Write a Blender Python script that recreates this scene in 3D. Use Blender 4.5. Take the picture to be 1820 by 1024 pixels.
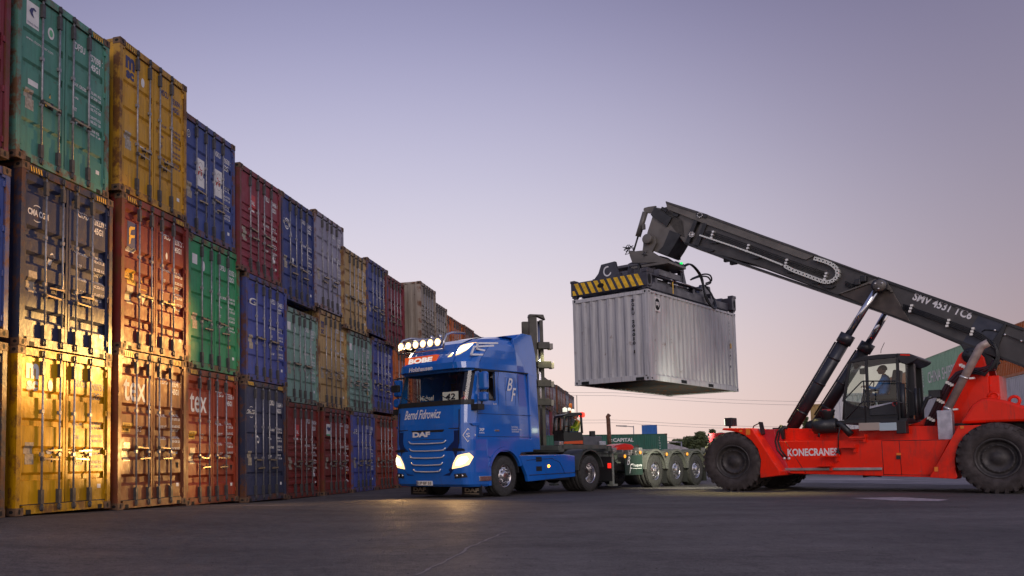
import bpy, bmesh, math, random
from mathutils import Vector, Matrix
import numpy as np
R = math.radians
random.seed(7)
for o in list(bpy.data.objects): bpy.data.objects.remove(o)
SC = bpy.context.scene
COL = SC.collection

# ---------------------------------------------------------------- camera
FPX, CX, CY, PITCH, ROLL, CAMH = 1612.0, 659.0, 688.0, R(4.71), R(0.84), 0.9
cam = bpy.data.cameras.new('camera')
cam.sensor_width = 36
cam.lens = FPX / 1820 * 36
cam.shift_x = (910 - CX) / 1820
cam.shift_y = (CY - 512) / 1820
cam.clip_start = 0.1
cam.clip_end = 4000
camo = bpy.data.objects.new('camera', cam)
COL.objects.link(camo)
_zp = Vector((0, -math.sin(PITCH), math.cos(PITCH)))
FWD = Vector((0, math.cos(PITCH), math.sin(PITCH)))
_x = Vector((1, 0, 0))
RIG = math.cos(ROLL) * _x - math.sin(ROLL) * _zp
UPV = math.sin(ROLL) * _x + math.cos(ROLL) * _zp
C0 = Vector((0, 0, CAMH))
camo.matrix_world = Matrix(((RIG.x, UPV.x, -FWD.x, 0), (RIG.y, UPV.y, -FWD.y, 0), (RIG.z, UPV.z, -FWD.z, CAMH), (0, 0, 0, 1)))
SC.camera = camo

# ---------------------------------------------------------------- dusk sky
world = bpy.data.worlds.new('World')
SC.world = world
world.use_nodes = True
nt = world.node_tree
nt.nodes.clear()
N = nt.nodes.new
L = nt.links.new
out = N('ShaderNodeOutputWorld'); bg = N('ShaderNodeBackground'); bg.inputs[1].default_value = 1.0
tc = N('ShaderNodeTexCoord'); nrm = N('ShaderNodeVectorMath'); nrm.operation = 'NORMALIZE'
L(tc.outputs['Generated'], nrm.inputs[0])
sep = N('ShaderNodeSeparateXYZ'); L(nrm.outputs[0], sep.inputs[0])
ramp = N('ShaderNodeValToRGB'); ramp.color_ramp.interpolation = 'B_SPLINE'
def s2l(c): return tuple(((v / 255) / 12.92 if v / 255 <= .04045 else ((v / 255 + .055) / 1.055) ** 2.4) for v in c)
stops = [(0.0, (245, 219, 206)), (.08, (241, 221, 215)), (.18, (224, 218, 227)), (.30, (202, 201, 223)), (.44, (170, 171, 207)), (.62, (128, 135, 176)), (1.0, (104, 112, 156))]
els = ramp.color_ramp.elements
els[0].position = 0; els[0].color = s2l(stops[0][1]) + (1,)
els[1].position = 1; els[1].color = s2l(stops[-1][1]) + (1,)
for p, c in stops[1:-1]:
    e = els.new(p); e.color = s2l(c) + (1,)
L(sep.outputs[2], ramp.inputs[0])
# azimuth fall-off away from the afterglow
dotn = N('ShaderNodeVectorMath'); dotn.operation = 'DOT_PRODUCT'
L(nrm.outputs[0], dotn.inputs[0]); dotn.inputs[1].default_value = (math.sin(R(-3)), math.cos(R(-3)), 0)
mr = N('ShaderNodeMapRange'); L(dotn.outputs['Value'], mr.inputs[0]); mr.inputs[1].default_value = -1
amix = N('ShaderNodeValToRGB'); amix.color_ramp.interpolation = 'B_SPLINE'; L(mr.outputs[0], amix.inputs[0])
ae = amix.color_ramp.elements
ae[0].position = 0; ae[0].color = (1.3, 1.22, 1.3, 1); ae[1].position = 1; ae[1].color = (1, 1, 1, 1)
for p_, c_ in ((.5, (1.3, 1.18, 1.25, 1)), (.68, (1.2, 1.12, 1.1, 1)), (.76, (.75, .70, .72, 1)), (.82, (.45, .41, .45, 1)), (.87, (.43, .39, .43, 1)), (.915, (.56, .52, .57, 1)), (.96, (.88, .86, .885, 1))):
    e_ = ae.new(p_); e_.color = c_
mul = N('ShaderNodeMixRGB'); mul.blend_type = 'MULTIPLY'; mul.inputs[0].default_value = 1
L(ramp.outputs[0], mul.inputs[1]); L(amix.outputs[0], mul.inputs[2])
# the last of the blue twilight from the physical sky, sun just under the horizon side
sky = N('ShaderNodeTexSky'); sky.sky_type = 'NISHITA'; sky.sun_disc = False
sky.sun_elevation = R(1.0); sky.sun_rotation = R(-3)
smul = N('ShaderNodeMixRGB'); smul.blend_type = 'MULTIPLY'; smul.inputs[0].default_value = 1
L(sky.outputs[0], smul.inputs[1]); smul.inputs[2].default_value = (.006, .006, .006, 1)
add = N('ShaderNodeMixRGB'); add.blend_type = 'ADD'; add.inputs[0].default_value = 1
L(mul.outputs[0], add.inputs[1]); L(smul.outputs[0], add.inputs[2])
L(add.outputs[0], bg.inputs[0]); L(bg.outputs[0], out.inputs[0])

fill_light = bpy.data.lights.new('fill_light', 'SUN'); fill_light.energy = .85; fill_light.angle = R(28); fill_light.color = (1, .86, .80)  # broad dim fill added from behind the camera; no sun is up at dusk
fillo = bpy.data.objects.new('fill_light', fill_light); COL.objects.link(fillo)
fillo.rotation_euler = Vector((0, .9, -.42)).to_track_quat('-Z', 'Y').to_euler()

SC.view_settings.view_transform = 'Standard'; SC.view_settings.look = 'None'
SC.view_settings.exposure = 0.08; SC.view_settings.gamma = 1

# ---------------------------------------------------------------- geometry of the survey
def ray(px, py): return FWD + RIG * ((px - CX) / FPX) + UPV * ((CY - py) / FPX)
def on_plane(px, py, p0, n):
    r = ray(px, py); t = (p0 - C0).dot(n) / r.dot(n); return C0 + r * t
def at_depth(px, py, Y):
    r = ray(px, py); return C0 + r * (Y / r.y)
def on_ground(px, py, z=0): return on_plane(px, py, Vector((0, 0, z)), Vector((0, 0, 1)))
class Frame:
    "local frame: x forward, y left, z up"
    def __init__(s, O, ang):
        s.O = Vector(O); s.ang = R(ang)
        s.c = Vector((math.cos(s.ang), math.sin(s.ang), 0)); s.l = Vector((-math.sin(s.ang), math.cos(s.ang), 0))
        s.z = Vector((0, 0, 1))
    def side(s, px, py, y):
        p = on_plane(px, py, s.O + s.l * y, s.l) - s.O; return (p.dot(s.c), p.dot(s.z))
    def sides(s, pts, y): return [s.side(a, b, y) for a, b in pts]
    def front(s, px, py, x):
        p = on_plane(px, py, s.O + s.c * x, s.c) - s.O; return (p.dot(s.l), p.dot(s.z))
    def fronts(s, pts, x): return [s.front(a, b, x) for a, b in pts]

# ---------------------------------------------------------------- mesh builder
class MB:
    def __init__(s): s.v = []; s.f = []; s.m = []; s.sm = []
    def add(s, vs, fs, m=0, sm=False):
        b = len(s.v); s.v += [tuple(v) for v in vs]
        for f in fs: s.f.append(tuple(b + i for i in f)); s.m.append(m); s.sm.append(sm)
        return s
    def box(s, x0, x1, y0, y1, z0, z1, m=0):
        if x0 > x1: x0, x1 = x1, x0
        if y0 > y1: y0, y1 = y1, y0
        if z0 > z1: z0, z1 = z1, z0
        v = [(x, y, z) for x in (x0, x1) for y in (y0, y1) for z in (z0, z1)]
        return s.add(v, [(0, 1, 3, 2), (4, 6, 7, 5), (0, 4, 5, 1), (2, 3, 7, 6), (0, 2, 6, 4), (1, 5, 7, 3)], m)
    def prism(s, pts, a0, a1, ax='y', m=0):
        "extrude polygon pts along axis; pts are (x,z) for y, (y,z) for x, (x,y) for z"
        if abs(a1 - a0) < 1e-9: a1 = a0 + .004
        if a0 > a1: a0, a1 = a1, a0
        A = sum(pts[i][0] * pts[(i + 1) % len(pts)][1] - pts[(i + 1) % len(pts)][0] * pts[i][1] for i in range(len(pts)))
        if A < 0: pts = pts[::-1]
        n = len(pts)
        def P(p, a): return (p[0], a, p[1]) if ax == 'y' else ((a, p[0], p[1]) if ax == 'x' else (p[0], p[1], a))
        v = [P(p, a0) for p in pts] + [P(p, a1) for p in pts]
        fl = ax == 'y'
        f = [tuple(range(n)) if fl else tuple(range(n))[::-1], tuple(range(2 * n - 1, n - 1, -1)) if fl else tuple(range(n, 2 * n))]
        for i in range(n):
            j = (i + 1) % n
            f.append((i, n + i, n + j, j) if fl else (i, j, n + j, n + i))
        return s.add(v, f, m)
    def tube(s, pts, r, n=8, m=0, r2=None, caps=True):
        pts = [Vector(p) for p in pts]
        k = len(pts); base = len(s.v); prev = None
        for i, p in enumerate(pts):
            t = (pts[min(i + 1, k - 1)] - pts[max(i - 1, 0)])
            if t.length < 1e-9: t = Vector((0, 0, 1))
            t.normalize()
            if prev is None:
                a = Vector((0, 0, 1)) if abs(t.z) < .9 else Vector((1, 0, 0))
                u = t.cross(a).normalized()
            else:
                u = (prev - t * prev.dot(t))
                u = u.normalized() if u.length > 1e-6 else t.orthogonal().normalized()
            prev = u; w = t.cross(u)
            rr = r if r2 is None else r + (r2 - r) * i / max(1, k - 1)
            for j in range(n):
                a = 2 * math.pi * j / n
                s.v.append(tuple(p + (u * math.cos(a) + w * math.sin(a)) * rr))
        for i in range(k - 1):
            for j in range(n):
                q = (j + 1) % n
                s.f.append((base + i * n + j, base + i * n + q, base + (i + 1) * n + q, base + (i + 1) * n + j)); s.m.append(m); s.sm.append(True)
        if caps:
            s.f.append(tuple(base + j for j in range(n))[::-1]); s.m.append(m); s.sm.append(False)
            s.f.append(tuple(base + (k - 1) * n + j for j in range(n))); s.m.append(m); s.sm.append(False)
        return s
    def lathe(s, prof, c=(0, 0, 0), axis='y', n=32, m=0, sm=True):
        "prof: (radius, along-axis); revolved about axis through c"
        base = len(s.v)
        for (r, a) in prof:
            for j in range(n):
                t = 2 * math.pi * j / n; p, q = r * math.cos(t), r * math.sin(t)
                if axis == 'y': s.v.append((c[0] + p, c[1] + a, c[2] + q))
                elif axis == 'x': s.v.append((c[0] + a, c[1] + p, c[2] + q))
                else: s.v.append((c[0] + p, c[1] + q, c[2] + a))
        for i in range(len(prof) - 1):
            for j in range(n):
                q = (j + 1) % n
                s.f.append((base + i * n + j, base + (i + 1) * n + j, base + (i + 1) * n + q, base + i * n + q)); s.m.append(m); s.sm.append(sm)
        return s
    def quad(s, a, b, c, d, m=0): return s.add([a, b, c, d], [(0, 1, 2, 3)], m)
    def xf(s, M):
        s.v = [tuple(M @ Vector(v)) for v in s.v]; return s
    def join(s, o, M=None, mo=0):
        vs = o.v if M is None else [tuple(M @ Vector(v)) for v in o.v]
        b = len(s.v); s.v += vs
        for f, m, q in zip(o.f, o.m, o.sm): s.f.append(tuple(b + i for i in f)); s.m.append(m + mo); s.sm.append(q)
        return s
    def mesh(s, name, mats):
        me = bpy.data.meshes.new(name)
        me.from_pydata(s.v, [], s.f)
        if not isinstance(mats, (list, tuple)): mats = [mats]
        for m in mats: me.materials.append(m)
        me.polygons.foreach_set('material_index', [min(i, len(mats) - 1) for i in s.m])
        me.polygons.foreach_set('use_smooth', s.sm)
        me.validate(); me.update()
        return me
    def objs(s, name, mats, parent=None, bevel=0, recalc=True, gap=.012):
        "one object per separate piece: touching pieces stay together"
        par = list(range(len(s.v)))
        def fd(i):
            while par[i] != i: par[i] = par[par[i]]; i = par[i]
            return i
        for f in s.f:
            r0 = fd(f[0])
            for i in f[1:]: par[fd(i)] = r0
        comp = {}
        for k, f in enumerate(s.f): comp.setdefault(fd(f[0]), []).append(k)
        boxes = []
        for fs in comp.values():
            P = [s.v[i] for k in fs for i in s.f[k]]
            boxes.append([[min(p[a] for p in P) for a in range(3)], [max(p[a] for p in P) for a in range(3)], fs])
        merged = True
        while merged:
            merged = False; res = []
            for b in boxes:
                for r in res:
                    if all(b[0][a] <= r[1][a] + gap and r[0][a] <= b[1][a] + gap for a in range(3)):
                        r[0] = [min(b[0][a], r[0][a]) for a in range(3)]; r[1] = [max(b[1][a], r[1][a]) for a in range(3)]; r[2] = r[2] + b[2]; merged = True; break
                else: res.append(b)
            boxes = res
        out = []
        for b in boxes:
            t = MB(); mp = {}
            for k in b[2]:
                f = []
                for i in s.f[k]:
                    if i not in mp: mp[i] = len(t.v); t.v.append(s.v[i])
                    f.append(mp[i])
                t.f.append(tuple(f)); t.m.append(s.m[k]); t.sm.append(s.sm[k])
            out.append(t.obj(name, mats, parent, None, bevel, recalc))
        return out
    def obj(s, name, mats, parent=None, loc=None, bevel=0, recalc=True):
        me = s.mesh(name, mats)
        if recalc:
            bm = bmesh.new(); bm.from_mesh(me); bmesh.ops.recalc_face_normals(bm, faces=bm.faces); bm.to_mesh(me); bm.free()
        return link(name, me, parent, loc, bevel)
def link(name, me, parent=None, loc=None, bevel=0):
    o = bpy.data.objects.new(name, me); COL.objects.link(o)
    if parent: o.parent = parent
    if loc: o.location = loc
    if bevel:
        b = o.modifiers.new('bevel', 'BEVEL'); b.width = bevel; b.segments = 2; b.limit_method = 'ANGLE'; b.angle_limit = R(40)
        b.harden_normals = False
    return o
def thing(name, label, cat, loc=(0, 0, 0), rotz=0, group=None):
    o = bpy.data.objects.new(name, None); COL.objects.link(o); o.empty_display_size = .3
    o.location = loc; o.rotation_euler = (0, 0, rotz); o['label'] = label; o['category'] = cat
    if group: o['group'] = group
    return o
def tag(o, label=None, cat=None, group=None, kind=None):
    if label: o['label'] = label
    if cat: o['category'] = cat
    if group: o['group'] = group
    if kind: o['kind'] = kind
    return o

# ---------------------------------------------------------------- text as mesh
_tc = {}
def text_mb(txt, size=1, shear=0, bold=0, space=1.0):
    k = (txt, shear, bold, space)
    if k not in _tc:
        cu = bpy.data.curves.new('t', 'FONT'); cu.body = txt; cu.size = 1; cu.resolution_u = 3
        cu.shear = shear; cu.offset = bold; cu.space_character = space; cu.space_line = .95
        ob = bpy.data.objects.new('t', cu); COL.objects.link(ob)
        dg = bpy.context.evaluated_depsgraph_get(); ev = ob.evaluated_get(dg)
        me = ev.to_mesh()
        vs = [tuple(v.co) for v in me.vertices]; fs = [tuple(p.vertices) for p in me.polygons]
        ev.to_mesh_clear()
        bpy.data.objects.remove(ob); bpy.data.curves.remove(cu)
        xs = [v[0] for v in vs] or [0]; ys = [v[1] for v in vs] or [0]
        _tc[k] = (vs, fs, min(xs), max(xs), min(ys), max(ys))
    return _tc[k]
def put_text(mb, txt, o, ux, uy, h=None, w=None, m=0, shear=0, bold=0, align='l', space=1.0, warp=None):
    """o = lower-left corner; ux, uy unit vectors; h cap height of the whole block, w its width"""
    vs, fs, x0, x1, y0, y1 = text_mb(txt, 1, shear, bold, space)
    sy = h / (y1 - y0) if h else None
    sx = w / (x1 - x0) if w else None
    if sx is None: sx = sy
    if sy is None: sy = sx
    o = Vector(o); ux = Vector(ux); uy = Vector(uy)
    off = 0 if align == 'l' else (-(x1 - x0) * sx / 2 if align == 'c' else -(x1 - x0) * sx)
    V = [o + ux * ((v[0] - x0) * sx + off) + uy * ((v[1] - y0) * sy) for v in vs]
    if warp: V = [warp(v) for v in V]
    mb.add(V, fs, m)

# ---------------------------------------------------------------- materials
MT = {}
def mat(name, col, rough=.5, metal=0, emit=None, es=0, noise=0, nscale=6, bump=0, bscale=40, coat=0, spec=None, worn=None):
    if name in MT: return MT[name]
    m = bpy.data.materials.new(name); m.use_nodes = True; t = m.node_tree; b = t.nodes['Principled BSDF']
    c = tuple(col) + (1,) if len(col) == 3 else col
    b.inputs['Base Color'].default_value = c; b.inputs['Roughness'].default_value = rough; b.inputs['Metallic'].default_value = metal
    if coat: b.inputs['Coat Weight'].default_value = coat; b.inputs['Coat Roughness'].default_value = .06
    if spec is not None: b.inputs['Specular IOR Level'].default_value = spec
    if emit: b.inputs['Emission Color'].default_value = tuple(emit) + (1,); b.inputs['Emission Strength'].default_value = es
    if noise or bump:
        tcn = t.nodes.new('ShaderNodeTexCoord')
    if noise:
        n = t.nodes.new('ShaderNodeTexNoise'); n.inputs['Scale'].default_value = nscale; n.inputs['Detail'].default_value = 6
        t.links.new(tcn.outputs['Object'], n.inputs['Vector'])
        r = t.nodes.new('ShaderNodeMapRange'); t.links.new(n.outputs[0], r.inputs[0])
        r.inputs[1].default_value = .3; r.inputs[2].default_value = .7; r.inputs[3].default_value = 1 - noise; r.inputs[4].default_value = 1 + noise * .5
        mx = t.nodes.new('ShaderNodeMixRGB'); mx.blend_type = 'MULTIPLY'; mx.inputs[0].default_value = 1; mx.inputs[1].default_value = c
        t.links.new(r.outputs[0], mx.inputs[2]); t.links.new(mx.outputs[0], b.inputs['Base Color'])
        rr = t.nodes.new('ShaderNodeMapRange'); t.links.new(n.outputs[0], rr.inputs[0])
        rr.inputs[1].default_value = .3; rr.inputs[2].default_value = .7; rr.inputs[3].default_value = min(1, rough * 1.25); rr.inputs[4].default_value = rough * .8
        t.links.new(rr.outputs[0], b.inputs['Roughness'])
    if worn:
        tw = t.nodes.new('ShaderNodeTexCoord')
        def nz(sc, det, scale=None):
            q = t.nodes.new('ShaderNodeTexNoise'); q.inputs['Scale'].default_value = sc; q.inputs['Detail'].default_value = det; q.inputs['Roughness'].default_value = .7
            src = tw.outputs['Object']
            if scale:
                mp = t.nodes.new('ShaderNodeMapping'); mp.inputs['Scale'].default_value = scale; t.links.new(src, mp.inputs[0]); src = mp.outputs[0]
            t.links.new(src, q.inputs['Vector']); return q.outputs[0]
        cur = b.inputs['Base Color'].links[0].from_socket if b.inputs['Base Color'].links else None
        for (src, lo, hi, amt, cc) in ((nz(1.4, 8), .52, .72, .45 * worn, (.05, .035, .03, 1)), (nz(1.2, 6, (7, 7, .8)), .54, .74, .55 * worn, (.06, .045, .04, 1)), (nz(9, 8), .665, .69, .8 * worn, (.16, .12, .11, 1))):
            r_ = t.nodes.new('ShaderNodeMapRange'); t.links.new(src, r_.inputs[0])
            for i, v in enumerate((lo, hi, 0, amt)): r_.inputs[1 + i].default_value = v
            mx_ = t.nodes.new('ShaderNodeMixRGB'); t.links.new(r_.outputs[0], mx_.inputs[0]); mx_.inputs[2].default_value = cc
            if cur is None: mx_.inputs[1].default_value = c
            else: t.links.new(cur, mx_.inputs[1])
            cur = mx_.outputs[0]
        t.links.new(cur, b.inputs['Base Color'])
    if bump:
        n2 = t.nodes.new('ShaderNodeTexNoise'); n2.inputs['Scale'].default_value = bscale; n2.inputs['Detail'].default_value = 5
        t.links.new(tcn.outputs['Object'], n2.inputs['Vector'])
        bp = t.nodes.new('ShaderNodeBump'); bp.inputs['Strength'].default_value = bump; bp.inputs['Distance'].default_value = .02
        t.links.new(n2.outputs[0], bp.inputs['Height']); t.links.new(bp.outputs[0], b.inputs['Normal'])
    MT[name] = m
    return m
def painted_steel(name, col, rust=.5, rough=.5, fade=.25):
    "weathered container paint: faded patches, vertical grime runs, rust blooms and scratches"
    if name in MT: return MT[name]
    m = bpy.data.materials.new(name); m.use_nodes = True; t = m.node_tree; b = t.nodes['Principled BSDF']
    NN = t.nodes.new; LL = t.links.new
    tcn = NN('ShaderNodeTexCoord'); oi = NN('ShaderNodeObjectInfo')
    addv = NN('ShaderNodeVectorMath'); addv.operation = 'ADD'
    sc3 = NN('ShaderNodeVectorMath'); sc3.operation = 'SCALE'; sc3.inputs['Scale'].default_value = 37.0
    cmb = NN('ShaderNodeCombineXYZ'); LL(oi.outputs['Random'], cmb.inputs[0]); LL(oi.outputs['Random'], cmb.inputs[1])
    LL(cmb.outputs[0], sc3.inputs[0]); LL(tcn.outputs['Object'], addv.inputs[0]); LL(sc3.outputs[0], addv.inputs[1])
    def noise(scale, det=6, vec=None, rgh=.6):
        n = NN('ShaderNodeTexNoise'); n.inputs['Scale'].default_value = scale; n.inputs['Detail'].default_value = det; n.inputs['Roughness'].default_value = rgh
        LL(vec or addv.outputs[0], n.inputs['Vector']); return n.outputs[0]
    def mrange(src, a, b_, c, d):
        r = NN('ShaderNodeMapRange'); LL(src, r.inputs[0])
        for i, v in enumerate((a, b_, c, d)): r.inputs[1 + i].default_value = v
        return r.outputs[0]
    def mix(f, a, bb, mode='MIX'):
        x = NN('ShaderNodeMixRGB'); x.blend_type = mode
        if isinstance(f, float): x.inputs[0].default_value = f
        else: LL(f, x.inputs[0])
        for i, v in ((1, a), (2, bb)):
            if isinstance(v, tuple): x.inputs[i].default_value = v
            else: LL(v, x.inputs[i])
        return x.outputs[0]
    c = tuple(col) + (1,)
    g = sum(col) / 3
    faded = tuple(v * .75 + (g * .6 + .12) * .5 for v in col) + (1,)
    mp = NN('ShaderNodeMapping'); mp.inputs['Scale'].default_value = (9, 9, .5); LL(addv.outputs[0], mp.inputs[0])
    base = mix(mrange(noise(1.3), .4, .75, 0, fade), c, faded)
    streak = mrange(noise(1.6, 5, mp.outputs[0]), .5, .78, 0, .55)
    base = mix(streak, base, (.05, .04, .035, 1))
    r1 = mrange(noise(3.2, 9, rgh=.72), .66 - .12 * rust, .74 - .1 * rust, 0, .9)
    base = mix(r1, base, (.13, .055, .028, 1))
    r2 = mrange(noise(28, 4), .66, .72, 0, .5 * rust)
    base = mix(r2, base, (.10, .05, .03, 1))
    hs = NN('ShaderNodeHueSaturation'); LL(base, hs.inputs['Color'])
    LL(mrange(oi.outputs['Random'], 0, 1, .82, 1.18), hs.inputs['Value']); hs.inputs['Saturation'].default_value = 1.1
    LL(hs.outputs[0], b.inputs['Base Color'])
    LL(mrange(noise(6), .3, .7, rough + .12, rough - .1), b.inputs['Roughness'])
    b.inputs['Specular IOR Level'].default_value = .28
    bp = NN('ShaderNodeBump'); bp.inputs['Strength'].default_value = .5; bp.inputs['Distance'].default_value = .045
    LL(noise(2.2, 5), bp.inputs['Height']); LL(bp.outputs[0], b.inputs['Normal'])
    MT[name] = m
    return m
def glass_mat(name, tint=(.5, .55, .5), refl=.12):
    m = bpy.data.materials.new(name); m.use_nodes = True; t = m.node_tree; t.nodes.clear()
    o = t.nodes.new('ShaderNodeOutputMaterial'); mx = t.nodes.new('ShaderNodeMixShader')
    tr = t.nodes.new('ShaderNodeBsdfTransparent'); tr.inputs[0].default_value = tuple(tint) + (1,)
    gl = t.nodes.new('ShaderNodeBsdfGlossy'); gl.inputs['Roughness'].default_value = .02
    ge = t.nodes.new('ShaderNodeNewGeometry'); dt = t.nodes.new('ShaderNodeVectorMath'); dt.operation = 'DOT_PRODUCT'
    t.links.new(ge.outputs['Normal'], dt.inputs[0]); t.links.new(ge.outputs['Incoming'], dt.inputs[1])
    def mth(op, a, b=None):
        q = t.nodes.new('ShaderNodeMath'); q.operation = op
        for i, v in enumerate((a, b)):
            if v is None: continue
            if isinstance(v, (int, float)): q.inputs[i].default_value = v
            else: t.links.new(v, q.inputs[i])
        return q.outputs[0]
    sch = mth('ADD', mth('MULTIPLY', mth('POWER', mth('SUBTRACT', 1, mth('ABSOLUTE', dt.outputs['Value'])), 5), .95), .05)
    ad = t.nodes.new('ShaderNodeMath'); ad.operation = 'ADD'; ad.use_clamp = True; ad.inputs[1].default_value = refl
    t.links.new(sch, ad.inputs[0]); t.links.new(ad.outputs[0], mx.inputs[0])
    t.links.new(tr.outputs[0], mx.inputs[1]); t.links.new(gl.outputs[0], mx.inputs[2]); t.links.new(mx.outputs[0], o.inputs[0])
    MT[name] = m; return m
def emis(name, col, s): return mat(name, (.02, .02, .02), .4, emit=col, es=s)
# ================================================================ ground
TH = R(17.99)
WD = Vector((math.sin(TH), math.cos(TH), 0)); WN = Vector((-math.cos(TH), math.sin(TH), 0))
def interp(x, xs, ys):
    if x <= xs[0]: return ys[0]
    for i in range(len(xs) - 1):
        if x <= xs[i + 1]: return ys[i] + (ys[i + 1] - ys[i]) * (x - xs[i]) / (xs[i + 1] - xs[i])
    return ys[-1]
def ground_z(x, y):
    p = Vector((x, y, 0)); u = p.dot(WD); P = p.dot(WN)
    w = min(1, max(0, (P - 4.5) / 4.0)); w = w * w * (3 - 2 * w)
    return w * interp(u, [4, 11.4, 14, 16.9, 19.4, 22.5, 60, 90], [.16, .155, .105, .05, -.02, -.07, -.07, 0])
def asphalt():
    m = bpy.data.materials.new('asphalt'); m.use_nodes = True; t = m.node_tree; b = t.nodes['Principled BSDF']
    NN = t.nodes.new; LL = t.links.new
    tcn = NN('ShaderNodeTexCoord')
    def noise(s, d=6, r=.6, vec=None):
        n = NN('ShaderNodeTexNoise'); n.inputs['Scale'].default_value = s; n.inputs['Detail'].default_value = d; n.inputs['Roughness'].default_value = r
        LL(vec or tcn.outputs['Object'], n.inputs['Vector']); return n.outputs[0]
    def rng(s, a, b_, c, d):
        r = NN('ShaderNodeMapRange'); LL(s, r.inputs[0])
        for i, v in enumerate((a, b_, c, d)): r.inputs[1 + i].default_value = v
        return r.outputs[0]
    def mul(a, bb):
        x = NN('ShaderNodeMath'); x.operation = 'MULTIPLY'; LL(a, x.inputs[0]); LL(bb, x.inputs[1]); return x.outputs[0]
    cr = NN('ShaderNodeValToRGB'); e = cr.color_ramp.elements
    e[0].position = .25; e[0].color = (.036, .031, .028, 1); e[1].position = .72; e[1].color = (.185, .160, .145, 1)
    k = mul(mul(rng(noise(.35, 5), .3, .7, .75, 1.1), rng(noise(38, 3, .7), .25, .75, .3, .8)), rng(noise(6.5, 9, .8), .32, .68, .6, 1.25))
    LL(k, cr.inputs[0])
    vor = NN('ShaderNodeTexVoronoi'); vor.inputs['Scale'].default_value = 75; LL(tcn.outputs['Object'], vor.inputs['Vector'])
    st = NN('ShaderNodeMixRGB'); LL(rng(vor.outputs['Distance'], .0, .22, .5, 0), st.inputs[0]); LL(cr.outputs[0], st.inputs[1]); st.inputs[2].default_value = (.12, .11, .10, 1)
    # tyre tracks and long seams run along the yard
    mp = NN('ShaderNodeMapping'); mp.inputs['Rotation'].default_value = (0, 0, R(45)); mp.inputs['Scale'].default_value = (.05, .9, 1); LL(tcn.outputs['Object'], mp.inputs[0])
    tr = NN('ShaderNodeMixRGB'); tr.blend_type = 'MULTIPLY'; LL(rng(noise(1.1, 5, .6, mp.outputs[0]), .45, .7, 0, .45), tr.inputs[0]); LL(st.outputs[0], tr.inputs[1]); tr.inputs[2].default_value = (.4, .38, .38, 1)
    # oil spots and darker repair patches
    v2 = NN('ShaderNodeTexVoronoi'); v2.inputs['Scale'].default_value = .33; v2.distance = 'CHEBYCHEV'; LL(tcn.outputs['Object'], v2.inputs['Vector'])
    pt = NN('ShaderNodeMixRGB'); pt.blend_type = 'MULTIPLY'; LL(rng(v2.outputs['Color'], .80, .82, 0, .35), pt.inputs[0]); LL(tr.outputs[0], pt.inputs[1]); pt.inputs[2].default_value = (.5, .5, .5, 1)
    oil = NN('ShaderNodeMixRGB'); LL(rng(noise(1.7, 7, .65), .64, .70, 0, .65), oil.inputs[0]); LL(pt.outputs[0], oil.inputs[1]); oil.inputs[2].default_value = (.018, .016, .016, 1)
    dst = NN('ShaderNodeMixRGB'); LL(rng(noise(.6, 8, .75), .55, .75, 0, .5), dst.inputs[0]); LL(oil.outputs[0], dst.inputs[1]); dst.inputs[2].default_value = (.13, .115, .105, 1)
    LL(dst.outputs[0], b.inputs['Base Color'])
    LL(rng(noise(.9, 6), .3, .7, .52, .78), b.inputs['Roughness'])
    b.inputs['Specular IOR Level'].default_value = .4
    bp = NN('ShaderNodeBump'); bp.inputs['Strength'].default_value = 1.0; bp.inputs['Distance'].default_value = .014
    a = NN('ShaderNodeMath'); a.operation = 'ADD'; LL(vor.outputs['Distance'], a.inputs[0]); LL(noise(20, 5, .7), a.inputs[1])
    LL(a.outputs[0], bp.inputs['Height']); LL(bp.outputs[0], b.inputs['Normal'])
    return m
MASPH = asphalt()
xs = [-2500, -800, -300, -120, -60] + [x * 1.0 for x in range(-34, 45)] + [60, 120, 300, 800, 2500]
ys = [-400, -100, -30, -8] + [y * 1.0 for y in range(-4, 112)] + [130, 180, 300, 700, 1500, 3200]
g = MB(); nx = len(xs)
g.v = [(x, y, ground_z(x, y)) for y in ys for x in xs]
for j in range(len(ys) - 1):
    for i in range(nx - 1):
        g.f.append((j * nx + i, j * nx + i + 1, (j + 1) * nx + i + 1, (j + 1) * nx + i)); g.m.append(0); g.sm.append(True)
tag(g.obj('ground', MASPH, recalc=False), kind='structure')
# painted markings, cracks, repair strips (sheets 4 mm up)
def ground_sheet(pxs, name, m, lift=.004, kind='structure'):
    P = [on_ground(a, b) for a, b in pxs]
    s = MB(); s.add([(p.x, p.y, ground_z(p.x, p.y) + lift) for p in P], [tuple(range(len(P)))])
    return tag(s.obj(name, m), kind=kind)
MPAINT = mat('worn_road_paint', (.42, .36, .36), .6, noise=.5, nscale=9, bump=.4)
ground_sheet([(1512, 885.5), (1600, 884), (1686, 888.5), (1668, 891), (1590, 890)], 'painted_marking', MPAINT)
ground_sheet([(345, 903.6), (480, 901.5), (560, 900), (480, 902.8)], 'painted_line', MPAINT)
MREP = mat('pale_concrete', (.19, .17, .175), .7, noise=.3, nscale=1.2, bump=.3)
ground_sheet([(1330, 857), (1700, 862), (1820, 860), (1820, 849), (1200, 846)], 'concrete_strip', MREP)
ground_sheet([(1380, 852), (1620, 854), (1560, 851)], 'painted_line', MPAINT, .008)
ck = MB()
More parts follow.
